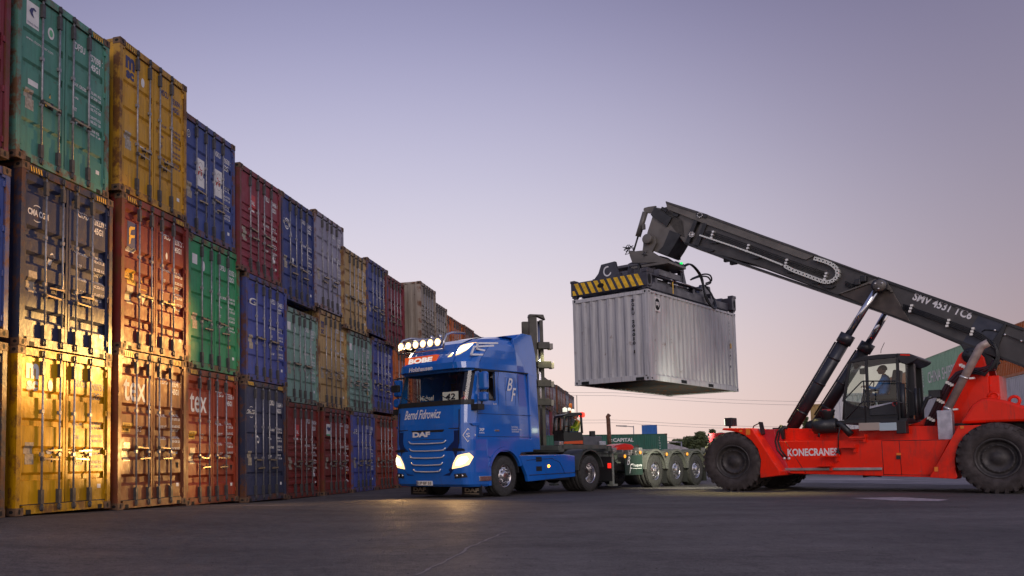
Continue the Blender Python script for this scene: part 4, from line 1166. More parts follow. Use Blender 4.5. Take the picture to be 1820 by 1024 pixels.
both(m, [(x - .35, z - .5), (x + .3, z - .5), (x + .18, z + .12), (x - .12, z + .16)], .38, .5); m.objs('cylinder_foot', MREDD2, rs)
# hoses at the cylinder base
m = MB()
for k in range(2):
    m.tube([Vector((q[0], 1.52, q[1])) for q in ST.sides([(1392 + k * 4, 757), (1382 + k * 4, 768), (1378 + k * 5, 785), (1382 + k * 6, 800), (1394 + k * 6, 815)], 1.52)], .022, 7)
m.tube([Vector((q[0], .95, q[1])) for q in ST.sides([(1400, 762), (1388, 758), (1380, 770), (1384, 782)], .95)], .05, 8)
a = ST.side(1390, 770, .8); m.box(a[0] - .14, a[0] + .14, .8, 1.1, a[1] - .16, a[1] + .14)
m.objs('hydraulic_hose', MHOSE, rs)
m = MB()
for (a, b) in ((1394, 815), (1402, 815)):
    x, z = ST.side(a, b, 1.52); m.lathe([(0, .03), (.035, .03), (.035, -.03)], (x, 1.51, z), n=8)
m.objs('hose_fitting', MCLIP, rs)
# mirrors and front lamp
m = MB(); x, z = ST.side(1297, 753, 1.7)
m.box(x - .12, x + .08, 1.5, 1.85, z - .07, z + .15); m.tube([(x, 1.7, z - .16), (x, 1.7, z)], .03, 6)
m.obj('front_work_lamp', MBK, rs, bevel=.02)
lamp_front = (x + .09, 1.68, z + .03)
m = MB(); m.box(x + .081, x + .09, 1.53, 1.82, z - .04, z + .11); m.obj('lamp_lens', emis('work_lamp_glow', (.9, 1, .7), 6), rs)
m = MB(); m.tube([Vector((q[0], 1.6, q[1])) for q in ST.sides([(1338, 762), (1340, 757), (1350, 752), (1352, 754)], 1.6)], .015, 6)
q = ST.sides([(1351, 750), (1353, 750), (1358, 771), (1356, 773)], 1.62); m.prism(q, 1.5, 1.75, 'y'); m.obj('front_mirror', MBK, rs)
m = MB(); q = ST.sides([(1338, 761), (1354, 763), (1354, 776), (1349, 781), (1343, 774)], 1.56); m.prism(q, 1.53, 1.57, 'y'); m.obj('mirror_shroud', mat('pale_violet_panel', (.42, .32, .42), .3), rs)
# air filter
m = MB()
x, z = ST.side(1467, 757, 1.2); x1, _ = ST.side(1446, 757, 1.2); x2, _ = ST.side(1488, 757, 1.2)
m.lathe([(0, x2 - x), (.17, x2 - x), (.19, x2 - x + .03), (.19, -.05), (.2, -.04), (.2, x1 - x - .05), (.17, x1 - x), (0, x1 - x)], (x, 1.2, z), 'x', n=24)
x, z = ST.side(1470, 737, 1.2)
m.lathe([(0, .12), (.18, .12), (.19, .09), (.17, .05), (.17, -.02), (.14, -.04), (.14, -.12), (.08, -.14), (.08, -.24)], (x, 1.2, z), 'z', n=24)
m.tube([Vector((q[0], 1.25, q[1])) for q in ST.sides([(1484, 753), (1494, 754), (1503, 763), (1513, 773)], 1.25)], .085, 12)
m.tube([Vector((q[0], 1.25, q[1])) for q in ST.sides([(1456, 768), (1455, 777)], 1.25)], .03, 8)
m.obj('air_filter', MBK, rs)
m = MB(); a = ST.side(1461, 731, 1.395); b = ST.side(1476, 727, 1.395); m.box(a[0], b[0], 1.372, 1.376, a[1], b[1]); m.obj('filter_label', [MREDD], rs)
m = MB(); m.tube([Vector((q[0], 1.52, q[1])) for q in ST.sides([(1493, 758), (1490, 775), (1490, 798)], 1.52)], .014, 6)
q = ST.side(1490, 803, 1.52); m.lathe([(.018, .1), (.05, -.02), (.06, -.06), (0, -.06)], (q[0], 1.52, q[1]), 'z', n=10); m.obj('plumb_line', MHOSE, rs)
# exhaust
m = MB(); a = ST.side(1669, 780, 1.2); b = ST.side(1692, 729, 1.2); m.box(a[0], b[0], .98, 1.28, a[1] - .02, b[1]); m.obj('exhaust_box', MSILV, rs, bevel=.01)
ex = mat('heat_browned_pipe', (.42, .33, .28), .5, .2, noise=.3, nscale=6)
m = MB(); P = [Vector((q[0], 1.1, q[1])) for q in ST.sides([(1682, 731), (1741, 620), (1743, 617), (1747, 614), (1757, 609)], 1.1)]
m.tube(P, .088, 18)
m.obj('exhaust_pipe', ex, rs)
m = MB(); q = ST.side(1758.5, 608.5, 1.1); p_ = Vector((q[0], 1.1, q[1])); d = (P[-1] - P[-2]).normalized(); m.tube([p_ - d * .02, p_ + d * .012], .078, 16); m.obj('pipe_mouth', MBLK, rs)
m = MB()
for (a, b) in ((1685, 726), (1714, 671)):
    q = ST.side(a, b, 1.1); d = (P[1] - P[0]).normalized(); p_ = Vector((q[0], 1.1, q[1])); m.tube([p_ - d * .02, p_ + d * .02], .1, 18); m.box(p_.x - .2, p_.x - .1, 1.0, 1.16, p_.z - .05, p_.z - .01)
    m.tube([p_, (p_.x, .5, p_.z)], .02, 6)
m.objs('pipe_clamp', MCLIP, rs)
# hose bundle up the tower
for k in range(5):
    o_ = k * 3.4
    m = MB(); m.tube([Vector((q[0], .66 + .02 * (k % 2), q[1])) for q in ST.sides([(1634 + o_, 780), (1650 + o_ * .9, 745), (1668 + o_ * .9, 707), (1682 + o_ * .8, 683), (1700 + o_ * .5, 663 + o_ * .6), (1720, 656 + o_ * .6), (1745, 655 + o_ * .6), (1762, 650 + o_ * .3), (1766, 640)], .66)], .032, 8); m.objs('hydraulic_hose', mat('hose_bundle', (.04, .006, .01), .4), rs)
m = MB()
for (a, b) in ((1640, 777), (1655, 745), (1672, 713), (1688, 682), (1712, 651)):
    for q_ in range(3):
        x, z = ST.side(a + q_ * 4 - 4, b + q_ * 2.2 - 2, .72); m.box(x - .035, x + .035, .66, .75, z - .03, z + .03)
m.objs('hose_clip', MCLIP, rs)
m = MB()
for k in range(3):
    m.tube([Vector((q[0], .75, q[1])) for q in ST.sides([(1728, 655 + k * 4), (1750, 664 + k * 2), (1764, 655 - k * 3), (1772, 640 - k * 3), (1770, 620), (1760, 605)], .75)], .018, 6)
m.objs('hydraulic_hose', MHOSE, rs)
# ---- cab
cab = bpy.data.objects.new('cab', None); COL.objects.link(cab); cab.parent = rs
YC = .80; YD = -.80
def CP(pts): return ST.sides(pts, YC)
def bar(m, pxs, w=.035, y=YC, d=.07, mi=0):
    q = [Vector((a[0], y, a[1])) for a in ST.sides(pxs, y)]
    for a, b in zip(q, q[1:]):
        t = (b - a).normalized(); n_ = Vector((-t.z, 0, t.x)) * w; e = t * w * .5
        m.prism([((a - n_ - e).x, (a - n_ - e).z), ((b - n_ + e).x, (b - n_ + e).z), ((b + n_ + e).x, (b + n_ + e).z), ((a + n_ - e).x, (a + n_ - e).z)], y - d, y, 'y', mi)
m = MB()
rooft = CP([(1509, 644.5), (1513, 641), (1536, 633.5), (1562, 630), (1592, 628.5), (1597, 629), (1597, 635), (1540, 640), (1516, 645)])
m.prism(rooft, YD, YC, 'y')
pill = [[(1510, 643), (1501.5, 700), (1499, 713)], [(1539, 640), (1541, 690), (1543, 727)], [(1594, 632), (1596, 690), (1598, 745)], [(1499, 712), (1512, 720), (1528, 725), (1543, 727)]]
for y in (YC, YD + .07):
    for pl in pill: bar(m, pl, .03, y)
q = CP([(1543, 638)])[0]
m.box(CP([(1612, 0)])[0][0] if False else ST.side(1612, 640, YC)[0], ST.side(1598, 640, YC)[0], YD, YD + .06, ST.side(1600, 745, YC)[1], ST.side(1600, 633, YC)[1])
m.obj('cab_frame', MBK, cab, bevel=.006)
m = MB(); low = CP([(1499, 712), (1512, 720), (1528, 725), (1543, 727), (1560, 722), (1590, 714), (1598, 714), (1598, 747), (1499, 747)])
m.prism(low, YC - .06, YC - .01, 'y'); m.prism(low, YD, YD + .05, 'y'); m.box(ST.side(1598, 0 + 745, YC)[0], ST.side(1500, 745, YC)[0], YD, YC, ST.side(1550, 747, YC)[1] - .03, ST.side(1550, 743, YC)[1])
nx_ = ST.side(1499, 712, YC); nb_ = ST.side(1499, 747, YC); m.box(nx_[0] - .05, nx_[0], YD, YC, nb_[1], nx_[1])
m.obj('cab_lower_shell', MBK, cab, bevel=.01)
m = MB(); m.prism(CP([(1546, 729), (1588, 716), (1593, 719), (1593, 737), (1546, 739)]), YC - .01, YC + .012, 'y'); m.obj('door_panel', mat('dark_grey_plastic', (.035, .035, .038), .5, bump=.3, bscale=60), cab, bevel=.01)
m = MB(); m.prism(CP([(1546, 722), (1560, 720), (1592, 713), (1588, 716), (1546, 726.5)]), YC - .01, YC + .014, 'y'); m.obj('trim_strip', MSILV, cab)
m = MB(); x, z = ST.side(1590.5, 718, YC + .03); m.tube([(x + .05 * math.cos(t), YC + .03, z + .05 * math.sin(t)) for t in [R(i * 30) for i in range(-3, 8)]], .014, 6); m.obj('towing_hook', MREDD, cab)
m = MB()
fw = CP([(1510, 645), (1499.5, 711)])
m.add([(fw[0][0], YD + .03, fw[0][1]), (fw[0][0], YC - .03, fw[0][1]), (fw[1][0], YC - .03, fw[1][1]), (fw[1][0], YD + .03, fw[1][1])], [(0, 1, 2, 3)])
g1 = CP([(1511, 645), (1538, 640), (1541, 725), (1528, 723), (1512, 718), (1501, 711)])
for y in (YC - .035, YD + .035): m.add([(a, y, b) for a, b in g1], [tuple(range(len(g1)))])
g2 = CP([(1542, 640), (1592, 634), (1595, 713), (1560, 721), (1544, 725)])
for y in (YC - .035, YD + .035): m.add([(a, y, b) for a, b in g2], [tuple(range(len(g2)))])
g3 = CP([(1599, 640), (1611, 642), (1612, 735), (1600, 740)])
m.add([(a, YC - .035, b) for a, b in g3], [tuple(range(len(g3)))])
m.objs('cab_window', MGLASS, cab, recalc=False)
m = MB(); m.prism(CP([(1592, 628), (1616, 628.3), (1631, 635), (1630, 639), (1622, 644), (1611, 648), (1600, 645), (1596, 638)]), YD, YC, 'y')
m.obj('roof_unit', MBK, cab, bevel=.02)
m = MB(); m.prism(CP([(1600, 629.5), (1617, 630), (1617.5, 632.5), (1600, 632)]), YC, YC + .012, 'y'); m.obj('red_marker', MRED, cab)
m = MB(); bar(m, [(1616, 645), (1620, 735)], .09, .55, .2); bar(m, [(1611, 648), (1613, 745)], .025, .75, .05); m.obj('rear_post', MBK, cab)
m = MB(); m.tube([Vector((q[0], .5, q[1])) for q in ST.sides([(1565.5, 628), (1566, 622), (1572, 609)], .5)], .007, 5); m.obj('antenna', MBK, cab)
m = MB(); x, z = ST.side(1533, 660, .6); m.box(x - .05, x + .05, .5, .68, z - .07, z + .07); m.tube([(x, .6, z), (x - .1, .7, z + .12)], .012, 5)
x, z = ST.side(1522, 650, .2); m.lathe([(0, .05), (.08, .05), (.09, 0), (.05, -.06)], (x, .2, z), 'x', n=12); m.obj('interior_mirror', MBK, cab)
m = MB(); seat = [(-.28, 0), (.22, 0), (.24, .12), (-.14, .14), (-.26, .75), (-.38, .75)]
sx, sz = ST.side(1574, 712, 0)
m.prism([(sx + a, sz + b) for a, b in seat], -.27, .27, 'y'); m.box(sx - .2, sx + .15, -.2, .2, sz - .3, sz); m.box(sx + .05, sx + .42, .3, .42, sz + .22, sz + .28); m.obj('operator_seat', MBK, cab, bevel=.03)
m = MB(); cx_, cz_ = ST.side(1545, 690, 0); m.prism([(cx_ + .15, cz_ - .45), (cx_ - .1, cz_ - .45), (cx_ - .02, cz_ - .08), (cx_ + .1, cz_ - .02)], -.2, .2, 'y')
m.tube([(cx_ - .04 + .0 * math.cos(t) - .12 * math.sin(t) * .5, .19 * math.cos(t), cz_ + .02 + .14 * math.sin(t)) for t in [R(i * 30) for i in range(13)]], .014, 6); m.objs('steering_console', MBK, cab)
# platform, railing, boxes
m = MB(); a = ST.side(1490, 750, 1.3); b = ST.side(1612, 747, 1.3); m.box(b[0], a[0], -.85, 1.30, a[1] - .05, a[1] + .03); m.obj('cab_platform', MBK, rs)
m = MB()
def rail(pxs, r=.016, y=1.3): m.tube([Vector((q[0], y, q[1])) for q in ST.sides(pxs, y)], r, 8)
rail([(1498, 747), (1500, 711), (1531, 679), (1534, 677.5), (1592, 677.5), (1603, 681)]); rail([(1504, 745), (1531, 716), (1535, 714), (1594, 714), (1606, 717)]); rail([(1535, 678), (1539, 752)]); rail([(1594, 678), (1597, 747)])
m.objs('railing', MBK, rs)
m = MB(); rail([(1627, 690), (1630, 748)], .035, 1.1); rail([(1634, 690), (1637, 740)], .012, 1.1); rail([(1603, 682), (1606, 748)], .06, 1.15); rail([(1625, 700), (1606, 688)], .012, 1.1)
rail([(1633, 745), (1640, 725), (1648, 708), (1657, 705)], .045, .9); m.objs('ladder_post', MBK, rs)
m = MB(); a = ST.side(1652, 707, .8); b = ST.side(1672, 693, .8); m.box(a[0], b[0], .6, .9, a[1], b[1]); m.obj('junction_box', MBK, rs)
m = MB(); a = ST.side(1529, 766, 1.3); b = ST.side(1565, 751, 1.3); m.box(a[0], b[0], 1.28, 1.42, a[1], b[1]); m.obj('tool_box', mat('cream_box', (.40, .34, .28), .5), rs, bevel=.008)
m = MB(); a = ST.side(1565.3, 766, 1.3); b = ST.side(1595, 751, 1.3); m.box(a[0], b[0], 1.28, 1.42, a[1], b[1]); m.obj('tool_box', mat('light_blue_box', (.42, .52, .55), .4), rs, bevel=.008)
m = MB(); a = ST.side(1596, 771, 1.25); b = ST.side(1612, 748, 1.25); m.box(a[0], b[0], 1.1, 1.4, a[1], b[1]); m.obj('step_box', MBK, rs, bevel=.01)

# ================================================================ spreader (rides on the container top; its own thing, hangs from the boom)
sp = thing('spreader', 'dark telescopic container spreader with yellow and black striped end beam', 'spreader')
sp.matrix_world = CM @ Matrix.Translation((0, 0, H8))
MSP = mat('spreader_paint', (.05, .048, .062), .4, noise=.3, nscale=4)
MSPL = mat('spreader_grey_paint', (.10, .095, .11), .42, noise=.3, nscale=4)
MHZY = mat('hazard_yellow', (.88, .52, .02), .5, noise=.35, nscale=10)
def end_beam(x0, dx):
    m = MB(); xa, xb = sorted((x0, x0 + dx * .30))
    m.box(xa, xb, -.02, W20 + .02, .10, .50)
    for y in (.06, W20 - .14): m.box(x0 + dx * .02, x0 + dx * .16, y, y + .09, .0, .11)
    m.box(x0 + dx * .02, x0 + dx * .17, .0, .16, .04, .1); m.box(x0 + dx * .02, x0 + dx * .17, W20 - .16, W20, .04, .1)
    m.box(x0 - dx * .02, x0 + dx * .26, -.03, .14, .49, .58); m.box(x0 - dx * .02, x0 + dx * .24, W20 - .12, W20 + .03, .49, .57)
    return m
end_beam(-.03, 1).obj('end_beam', MSP, sp, bevel=.01); end_beam(CL20 + .03, -1).obj('end_beam', MSP, sp, bevel=.01)
m = MB()
n = 11; w = (W20 - .05) / n
for i in range(n):
    y0 = .02 + i * w; a, b = y0 + w * .95, y0 + w * .35
    m.add([(-.034, a, .12), (-.034, b, .12), (-.034, b + w * .75, .47), (-.034, a + w * .75, .47)] if i < n - 1 else [(-.034, a, .12), (-.034, b, .12), (-.034, b + w * .3, .26), (-.034, a, .26)], [(0, 1, 2, 3)])
m.obj('hazard_stripes', MHZY, sp, recalc=False)
m = MB()
for (yy, zz, ry, rz_) in ((1.45, .30, .11, .07),): m.add([(-.038, yy + ry * math.cos(2 * math.pi * i / 14), zz + rz_ * math.sin(2 * math.pi * i / 14)) for i in range(14)], [tuple(range(14))])
m.add([(.10 + .09 * math.cos(2 * math.pi * i / 14), -.024, .3 + .15 * math.sin(2 * math.pi * i / 14)) for i in range(14)], [tuple(range(14))])
m.add([(CL20 - .09 + .07 * math.cos(2 * math.pi * i / 14), -.024, .3 + .14 * math.sin(2 * math.pi * i / 14)) for i in range(14)], [tuple(range(14))])
m.objs('beam_hole', MBLK, sp)
m = MB()   # gusset plate with the C sign
m.prism([(1.72, .5), (1.55, .68), (1.45, .93), (1.0, .96), (.95, .72), (.86, .5)], .02, .14, 'x')
m.obj('gusset', MSP, sp, bevel=.01)
m = MB(); cc = [(1.245 - .135 * math.cos(R(a)), .70 + .155 * math.sin(R(a))) for a in range(70, 341, 15)]
for p, q in zip(cc, cc[1:]):
    f = .72; m.add([(.016, p[0], p[1]), (.016, q[0], q[1]), (.016, 1.245 + (q[0] - 1.245) * f, .70 + (q[1] - .70) * f), (.016, 1.245 + (p[0] - 1.245) * f, .70 + (p[1] - .70) * f)], [(0, 1, 2, 3)])
m.obj('round_sign', MLETW, sp, recalc=False)
m = MB()   # telescopic beams
for y in (.48, 1.55): m.box(.25, CL20 - .25, y, y + .42, .10, .44)
for y in (.40, 1.50): m.box(1.1, CL20 - 1.0, y, y + .55, .07, .50)
for x in (1.1, 2.4, 3.6, 4.9): m.box(x, x + .14, .3, 2.15, .12, .56)
m.objs('telescopic_beam', MSP, sp, bevel=.01)
m = MB()
for y in (.10, 2.26):
    m.prism([(.3, .08), (CL20 - .3, .08), (CL20 - .3, .32), (4.95, .30), (.6, .30)], y, y + .06, 'y')
m.prism([(4.2, .34), (5.9, .34), (5.85, .46), (5.32, .58), (5.22, .85), (4.62, .84)], .45, .55, 'y'); m.prism([(4.2, .34), (5.9, .34), (5.85, .46), (5.32, .58), (5.22, .85), (4.62, .84)], 1.8, 1.9, 'y'); m.box(4.66, 5.2, .55, 1.8, .62, .80)
m.prism([(5.55, .34), (CL20, .34), (CL20, .52), (CL20 - .32, .52), (CL20 - .36, .42)], .3, 2.1, 'y')
m.objs('side_gusset', MSP, sp, bevel=.008)
XR = 2.35; YR = 1.22
m = MB()   # upper frame under the rotator
m.box(XR - .95, XR + 1.05, YR - .75, YR + .75, 1.06, 1.14); m.box(XR - 1.0, XR + 1.2, YR - .8, YR - .68, .5, .56)
for x in (XR - .85, XR + .05, XR + .88):
    for y in (YR - .72, YR + .60): m.box(x, x + .15, y, y + .12, .45, 1.07)
m.box(XR - 1.25, XR - .9, YR - .7, YR + .7, .5, .88)
m.prism([(XR + 1.0, .45), (XR + 1.32, .45), (XR + 1.05, 1.10), (XR + .95, 1.10)], YR - .74, YR - .70, 'y')
m.box(XR - 1.1, XR + .3, YR - .98, YR - .80, .62, .80)
m.obj('upper_frame', MSPL, sp, bevel=.008)
m = MB(); m.lathe([(.0, 1.14), (.60, 1.14), (.62, 1.16), (.62, 1.24), (.55, 1.25), (.55, 1.29), (0, 1.29)], (XR, YR, 0), 'z', n=40)
m.obj('rotator_ring', MBOOM, sp)
# hanger bracket above the ring, aligned with the boom
hb = MB(); inv = (CM @ Matrix.Translation((0, 0, H8))).inverted() @ SK
BR = ST.sides([(1121, 446), (1128, 448), (1142, 446.5), (1150, 446), (1162, 449), (1178, 459), (1190, 462), (1188, 467), (1127, 469), (1122, 455)], .3)
hb.prism(BR, .28, .42, 'y'); hb.prism(BR, -.75, -.6, 'y')
bx = ST.sides([(1122, 466), (1192, 462)], .3); hb.box(bx[0][0], bx[1][0], -.8, .45, min(b[1] for b in BR) - .05, min(b[1] for b in BR) + .03)
hb.xf(inv); hb.objs('hanger_bracket', MBOOML, sp, bevel=.01)
# hydraulic clutter
rnd = random.Random(11)
m = MB()
for i in range(26):
    x = rnd.uniform(.4, 3.9); y = rnd.uniform(.3, 1.9); z = rnd.uniform(.5, .74); s_ = rnd.uniform(.05, .12)
    m.box(x, x + s_ * rnd.uniform(1, 3), y, y + s_ * rnd.uniform(1, 2.2), z - .05, z + s_)
for y in (.28, .36): m.tube([(.5, y, .58), (4.2, y, .58)], .035, 8)
m.tube([(.35, 1.0, .62), (1.6, 1.0, .62)], .06, 10); m.tube([(.3, 1.35, .68), (1.5, 1.35, .68)], .045, 10)
m.obj('hydraulic_block', MSP, sp)
m = MB(); m.tube([(1.6, .08, .50), (2.9, .08, .50)], .028, 10); m.tube([(1.35, .02, .36), (2.3, .02, .36)], .018, 8); m.objs('cylinder_rod', MCHR, sp)
hoses = [[(3.2, .35, 1.2), (3.5, .25, 1.28), (3.95, .15, .95), (3.9, .05, .3), (4.2, 0, .02), (4.55, .0, .0), (4.7, .1, .3), (4.65, .3, .75)],
         [(3.15, .4, 1.18), (3.45, .3, 1.3), (3.9, .2, 1.0), (3.95, .05, .35), (4.3, 0, .0), (4.6, .05, .1), (4.75, .2, .5), (4.75, .4, .8)],
         [(4.0, .5, .95), (4.4, .3, 1.12), (4.8, .25, 1.14), (5.0, .3, 1.0), (4.8, .4, .9)], [(3.9, .5, .9), (4.3, .35, 1.04), (4.75, .3, 1.08), (5.05, .35, .95), (4.85, .45, .85)],
         [(.9, .7, .6), (.95, .75, .95), (1.15, .8, 1.0), (1.3, .85, .95), (1.45, .9, .75)], [(.8, 1.0, .6), (.85, 1.0, .88), (1.0, 1.05, .95), (1.2, 1.1, .85)]]
for h_ in hoses:
    P = [Vector(p) for p in h_]; S_ = []
    for i in range(len(P) - 1):
        p0 = P[max(0, i - 1)]; p1 = P[i]; p2 = P[i + 1]; p3 = P[min(len(P) - 1, i + 2)]
        for k in range(5):
            t = k / 5; S_.append(.5 * ((2 * p1) + (p2 - p0) * t + (2 * p0 - 5 * p1 + 4 * p2 - p3) * t * t + (3 * p1 - p0 - 3 * p2 + p3) * t ** 3))
    S_.append(P[-1]); m = MB(); m.tube(S_, .026, 8); m.objs('hydraulic_hose', MHOSE, sp)
m = MB(); m.add([(1.55, -.006, .06), (1.62, -.006, .06), (1.62, -.006, .42), (1.55, -.006, .42)], [(0, 1, 2, 3)]); m.obj('yellow_gauge', MHZY, sp, recalc=False)
m = MB(); m.lathe([(0, .05), (.035, .03), (.04, -.03)], (XR + .72, YR - .82, 1.28), 'y', n=12); m.obj('status_lamp', emis('green_lamp', (.02, .8, .15), 1.5), sp)
m = MB(); m.tube([(XR + .55, YR - .7, 1.28), (XR + 1.0, YR - .75, 1.25)], .065, 12); m.obj('lamp_housing', MBK, sp)
tangle = MB()
for i in range(5):
    pts = [(ST.side(1122, 440, .2)[0] + rnd.uniform(-.12, .22), .2 + rnd.uniform(-.15, .15), ST.side(1122, 446, .2)[1] + rnd.uniform(-.1, .22)) for _ in range(6)]
    tangle.tube(pts, .012, 5)
tangle.xf(inv); tangle.obj('cable_tangle', MHOSE, sp)
# ================================================================ truck tractor
TR = Frame((2.431, 23.378, 0), 224)
TM = Matrix.Translation(TR.O) @ Matrix.Rotation(TR.ang, 4, 'Z')
MBLUE = mat('blue_truck_paint', (.012, .135, .53), .16, coat=1.0, noise=.08, nscale=2, worn=.4)
MDBL = mat('dark_blue_grille', (.006, .022, .10), .35)
MTGL = glass_mat('windscreen_glass', (.86, .88, .8), .02)
MLAMP = emis('lamp_core', (1, .86, .58), 14)
MLAMPY = emis('halo_glass', (1, .60, .25), 2.2)
MALU = mat('polished_alloy', (.60, .58, .58), .22, .95, noise=.2, nscale=20)
MTT = mat('truck_tyre_rubber', (.040, .038, .035), .78, noise=.3, nscale=12, bump=.3, bscale=40)
MDK = mat('dark_interior', (.02, .018, .016), .7)
MCH = mat('chassis_black', (.016, .016, .016), .55, noise=.2)
tk = thing('truck', 'bright blue lorry tractor with its roof lamps and headlights lit, parked facing the container wall', 'truck')
tk.matrix_world = TM
def truck_wheel_mesh(dual=False, r=.505, w=.32):
    t = MB(); h = w / 2
    t.lathe([(r * .56, -h), (r * .62, -h * 1.02), (r * .8, -h * 1.04), (r * .95, -h * .92), (r, -h * .78), (r, -h * .42), (r * .985, -h * .40), (r * .985, -h * .34), (r, -h * .32), (r, h * .32), (r * .985, h * .34), (r * .985, h * .40), (r, h * .42), (r, h * .78), (r * .95, h * .92), (r * .8, h * 1.04), (r * .62, h * 1.02), (r * .56, h)], n=44)
    n = 44
    for i in range(n):
        for s_ in (-1, 1):
            a = 2 * math.pi * (i + (.5 if s_ > 0 else 0)) / n; b = a + .07
            V = [(rr * math.cos(q), s_ * yy, rr * math.sin(q)) for q in (a, b) for yy in (h * .8, h * .99) for rr in (r * 1.0, r * .94)]
            t.add(V, [(0, 1, 3, 2), (4, 6, 7, 5), (0, 4, 5, 1), (0, 2, 6, 4)])
    m = MB(); R0 = r * .565
    if dual:
        m.lathe([(R0, -h * .9), (R0, h * .92), (R0 * .93, h * .95), (R0 * .90, h * .8), (R0 * .86, -h * .2), (R0 * .80, -h * .5), (R0 * .45, -h * .6), (R0 * .42, -h * .1), (R0 * .3, h * .1), (0.001, h * .12)], n=36)
        rb, yb = R0 * .62, -h * .56
    else:
        m.lathe([(R0, -h * .9), (R0, h * .92), (R0 * .93, h * .95), (R0 * .90, h * .75), (R0 * .85, h * .62), (R0 * .72, h * .84), (R0 * .48, h * .88), (R0 * .44, h * 1.08), (R0 * .3, h * 1.14), (0.001, h * 1.15)], n=36)
        rb, yb = R0 * .60, h * .86
    for i in range(10):
        a = 2 * math.pi * i / 10
        m.lathe([(.018, 0), (.018, .045), (0.001, .055)], (rb * math.cos(a), yb, rb * math.sin(a)), n=6, m=0, sm=False)
        if not dual:
            a += .314; q = R0 * .80
            m.lathe([(.030, .0), (0.001, .002)], (q * math.cos(a), h * .78, q * math.sin(a)), n=8, m=1)
    return t, m
_t, _m = truck_wheel_mesh(); TYM = _t.mesh('tyre', [MTT]); RIMF = _m.mesh('rim', [MALU, MBLK])
_t, _m = truck_wheel_mesh(True); RIMD = _m.mesh('rim', [MALU, MBLK])
_t, _m = truck_wheel_mesh(False, .50, .37); TYT = _t.mesh('tyre', [MTT]); RIMT = _m.mesh('rim', [MALU, MBLK])
def wheel(parent, x, y, left=True, rim=RIMF, ty=TYM, z=.50, yaw=0):
    w = bpy.data.objects.new('wheel', None); COL.objects.link(w); w.parent = parent; w.location = (x, y, z); w.rotation_euler = (0, random.uniform(0, 3), (0 if left else math.pi) + yaw)
    link('tyre', ty, w)
    if rim: link('rim', rim, w)
wheel(tk, 0, 1.06, yaw=R(2)); wheel(tk, 0, -1.06, False, yaw=R(2))
wheel(tk, -3.8, 1.07, rim=RIMD); wheel(tk, -3.8, .72, rim=None); wheel(tk, -3.8, -1.07, False, rim=RIMD); wheel(tk, -3.8, -.72, False, rim=None)
# --- cab shell as a loft of rounded plan outlines
#  z, x_front, half width, corner radius, x_rear
LEV = [(1.10, 1.425, 1.235, .24, -1.16), (1.40, 1.43, 1.245, .26, -1.17), (1.80, 1.42, 1.245, .28, -1.17), (2.24, 1.385, 1.24, .30, -1.15), (2.36, 1.37, 1.235, .30, -1.14), (2.70, 1.27, 1.225, .30, -1.11),
       (3.06, 1.17, 1.215, .30, -1.08), (3.10, 1.20, 1.215, .30, -1.07), (3.13, 1.37, 1.22, .40, -1.07), (3.28, 1.37, 1.215, .44, -1.05), (3.42, 1.28, 1.205, .50, -1.03), (3.62, 1.12, 1.18, .55, -1.00), (3.78, .95, 1.14, .58, -.97), (3.92, .55, 1.06, .6, -.93), (4.02, .05, .94, .6, -.9), (4.06, -.45, .80, .5, -.85)]
SX = [-.62, .36, .86]      # stations along the side
FY = [.82, .45, 0, -.45, -.82]
NC = 6
def outline(lv):
    z, xf, hw, r, xr_ = lv
    P = [(xr_, hw - .06)]
    for s_ in SX: P.append((min(s_, xf - r - .02) if s_ > 0 else s_, hw))
    for k in range(NC + 1):
        a = math.pi / 2 * (1 - k / NC); P.append((xf - r - .05 + (r + .05) * math.cos(a) , hw - r + r * math.sin(a)))
    for y in FY: P.append((xf + .035 * (1 - (y / hw) ** 2), y * hw / 1.235))
    for k in range(NC + 1):
        a = math.pi / 2 * k / NC; P.append((xf - r - .05 + (r + .05) * math.cos(a), -(hw - r + r * math.sin(a))))
    for s_ in SX[::-1]: P.append((min(s_, xf - r - .02) if s_ > 0 else s_, -hw))
    P.append((xr_, -(hw - .06)))
    return [(x, y, z) for x, y in P]
O_ = [outline(l) for l in LEV]; n = len(O_[0])
nl = 1 + len(SX)
FRONT = range(nl + 2, nl + NC + 1 + len(FY) + NC - 2)       # segments across the windscreen
cabm = MB(); glass = MB(); sideg = MB()
for k in range(len(LEV) - 1):
    for i in range(n - 1):
        q = [O_[k][i], O_[k][i + 1], O_[k + 1][i + 1], O_[k + 1][i]]
        if k in (4, 5) and i in FRONT: glass.add(q, [(0, 1, 2, 3)], 0, True)
        elif k in (4, 5) and i in (2, n - 2 - 2): sideg.add(q, [(0, 1, 2, 3)])
        else: cabm.add(q, [(0, 1, 2, 3)], 0, True)
    cabm.add([O_[k][n - 1], O_[k][0], O_[k + 1][0], O_[k + 1][n - 1]], [(0, 1, 2, 3)])
cabm.add(O_[-1], [tuple(range(n))], 0); cabm.add(O_[0], [tuple(range(n))[::-1]], 0)
bodyo = cabm.obj('cab', [MBLUE], tk)
for p in bodyo.data.polygons: pass
es = bodyo.modifiers.new('es', 'EDGE_SPLIT'); es.split_angle = R(32)
glass.obj('windscreen', [MTGL], tk, recalc=False); sideg.obj('side_window', [MTGL], tk, recalc=False)
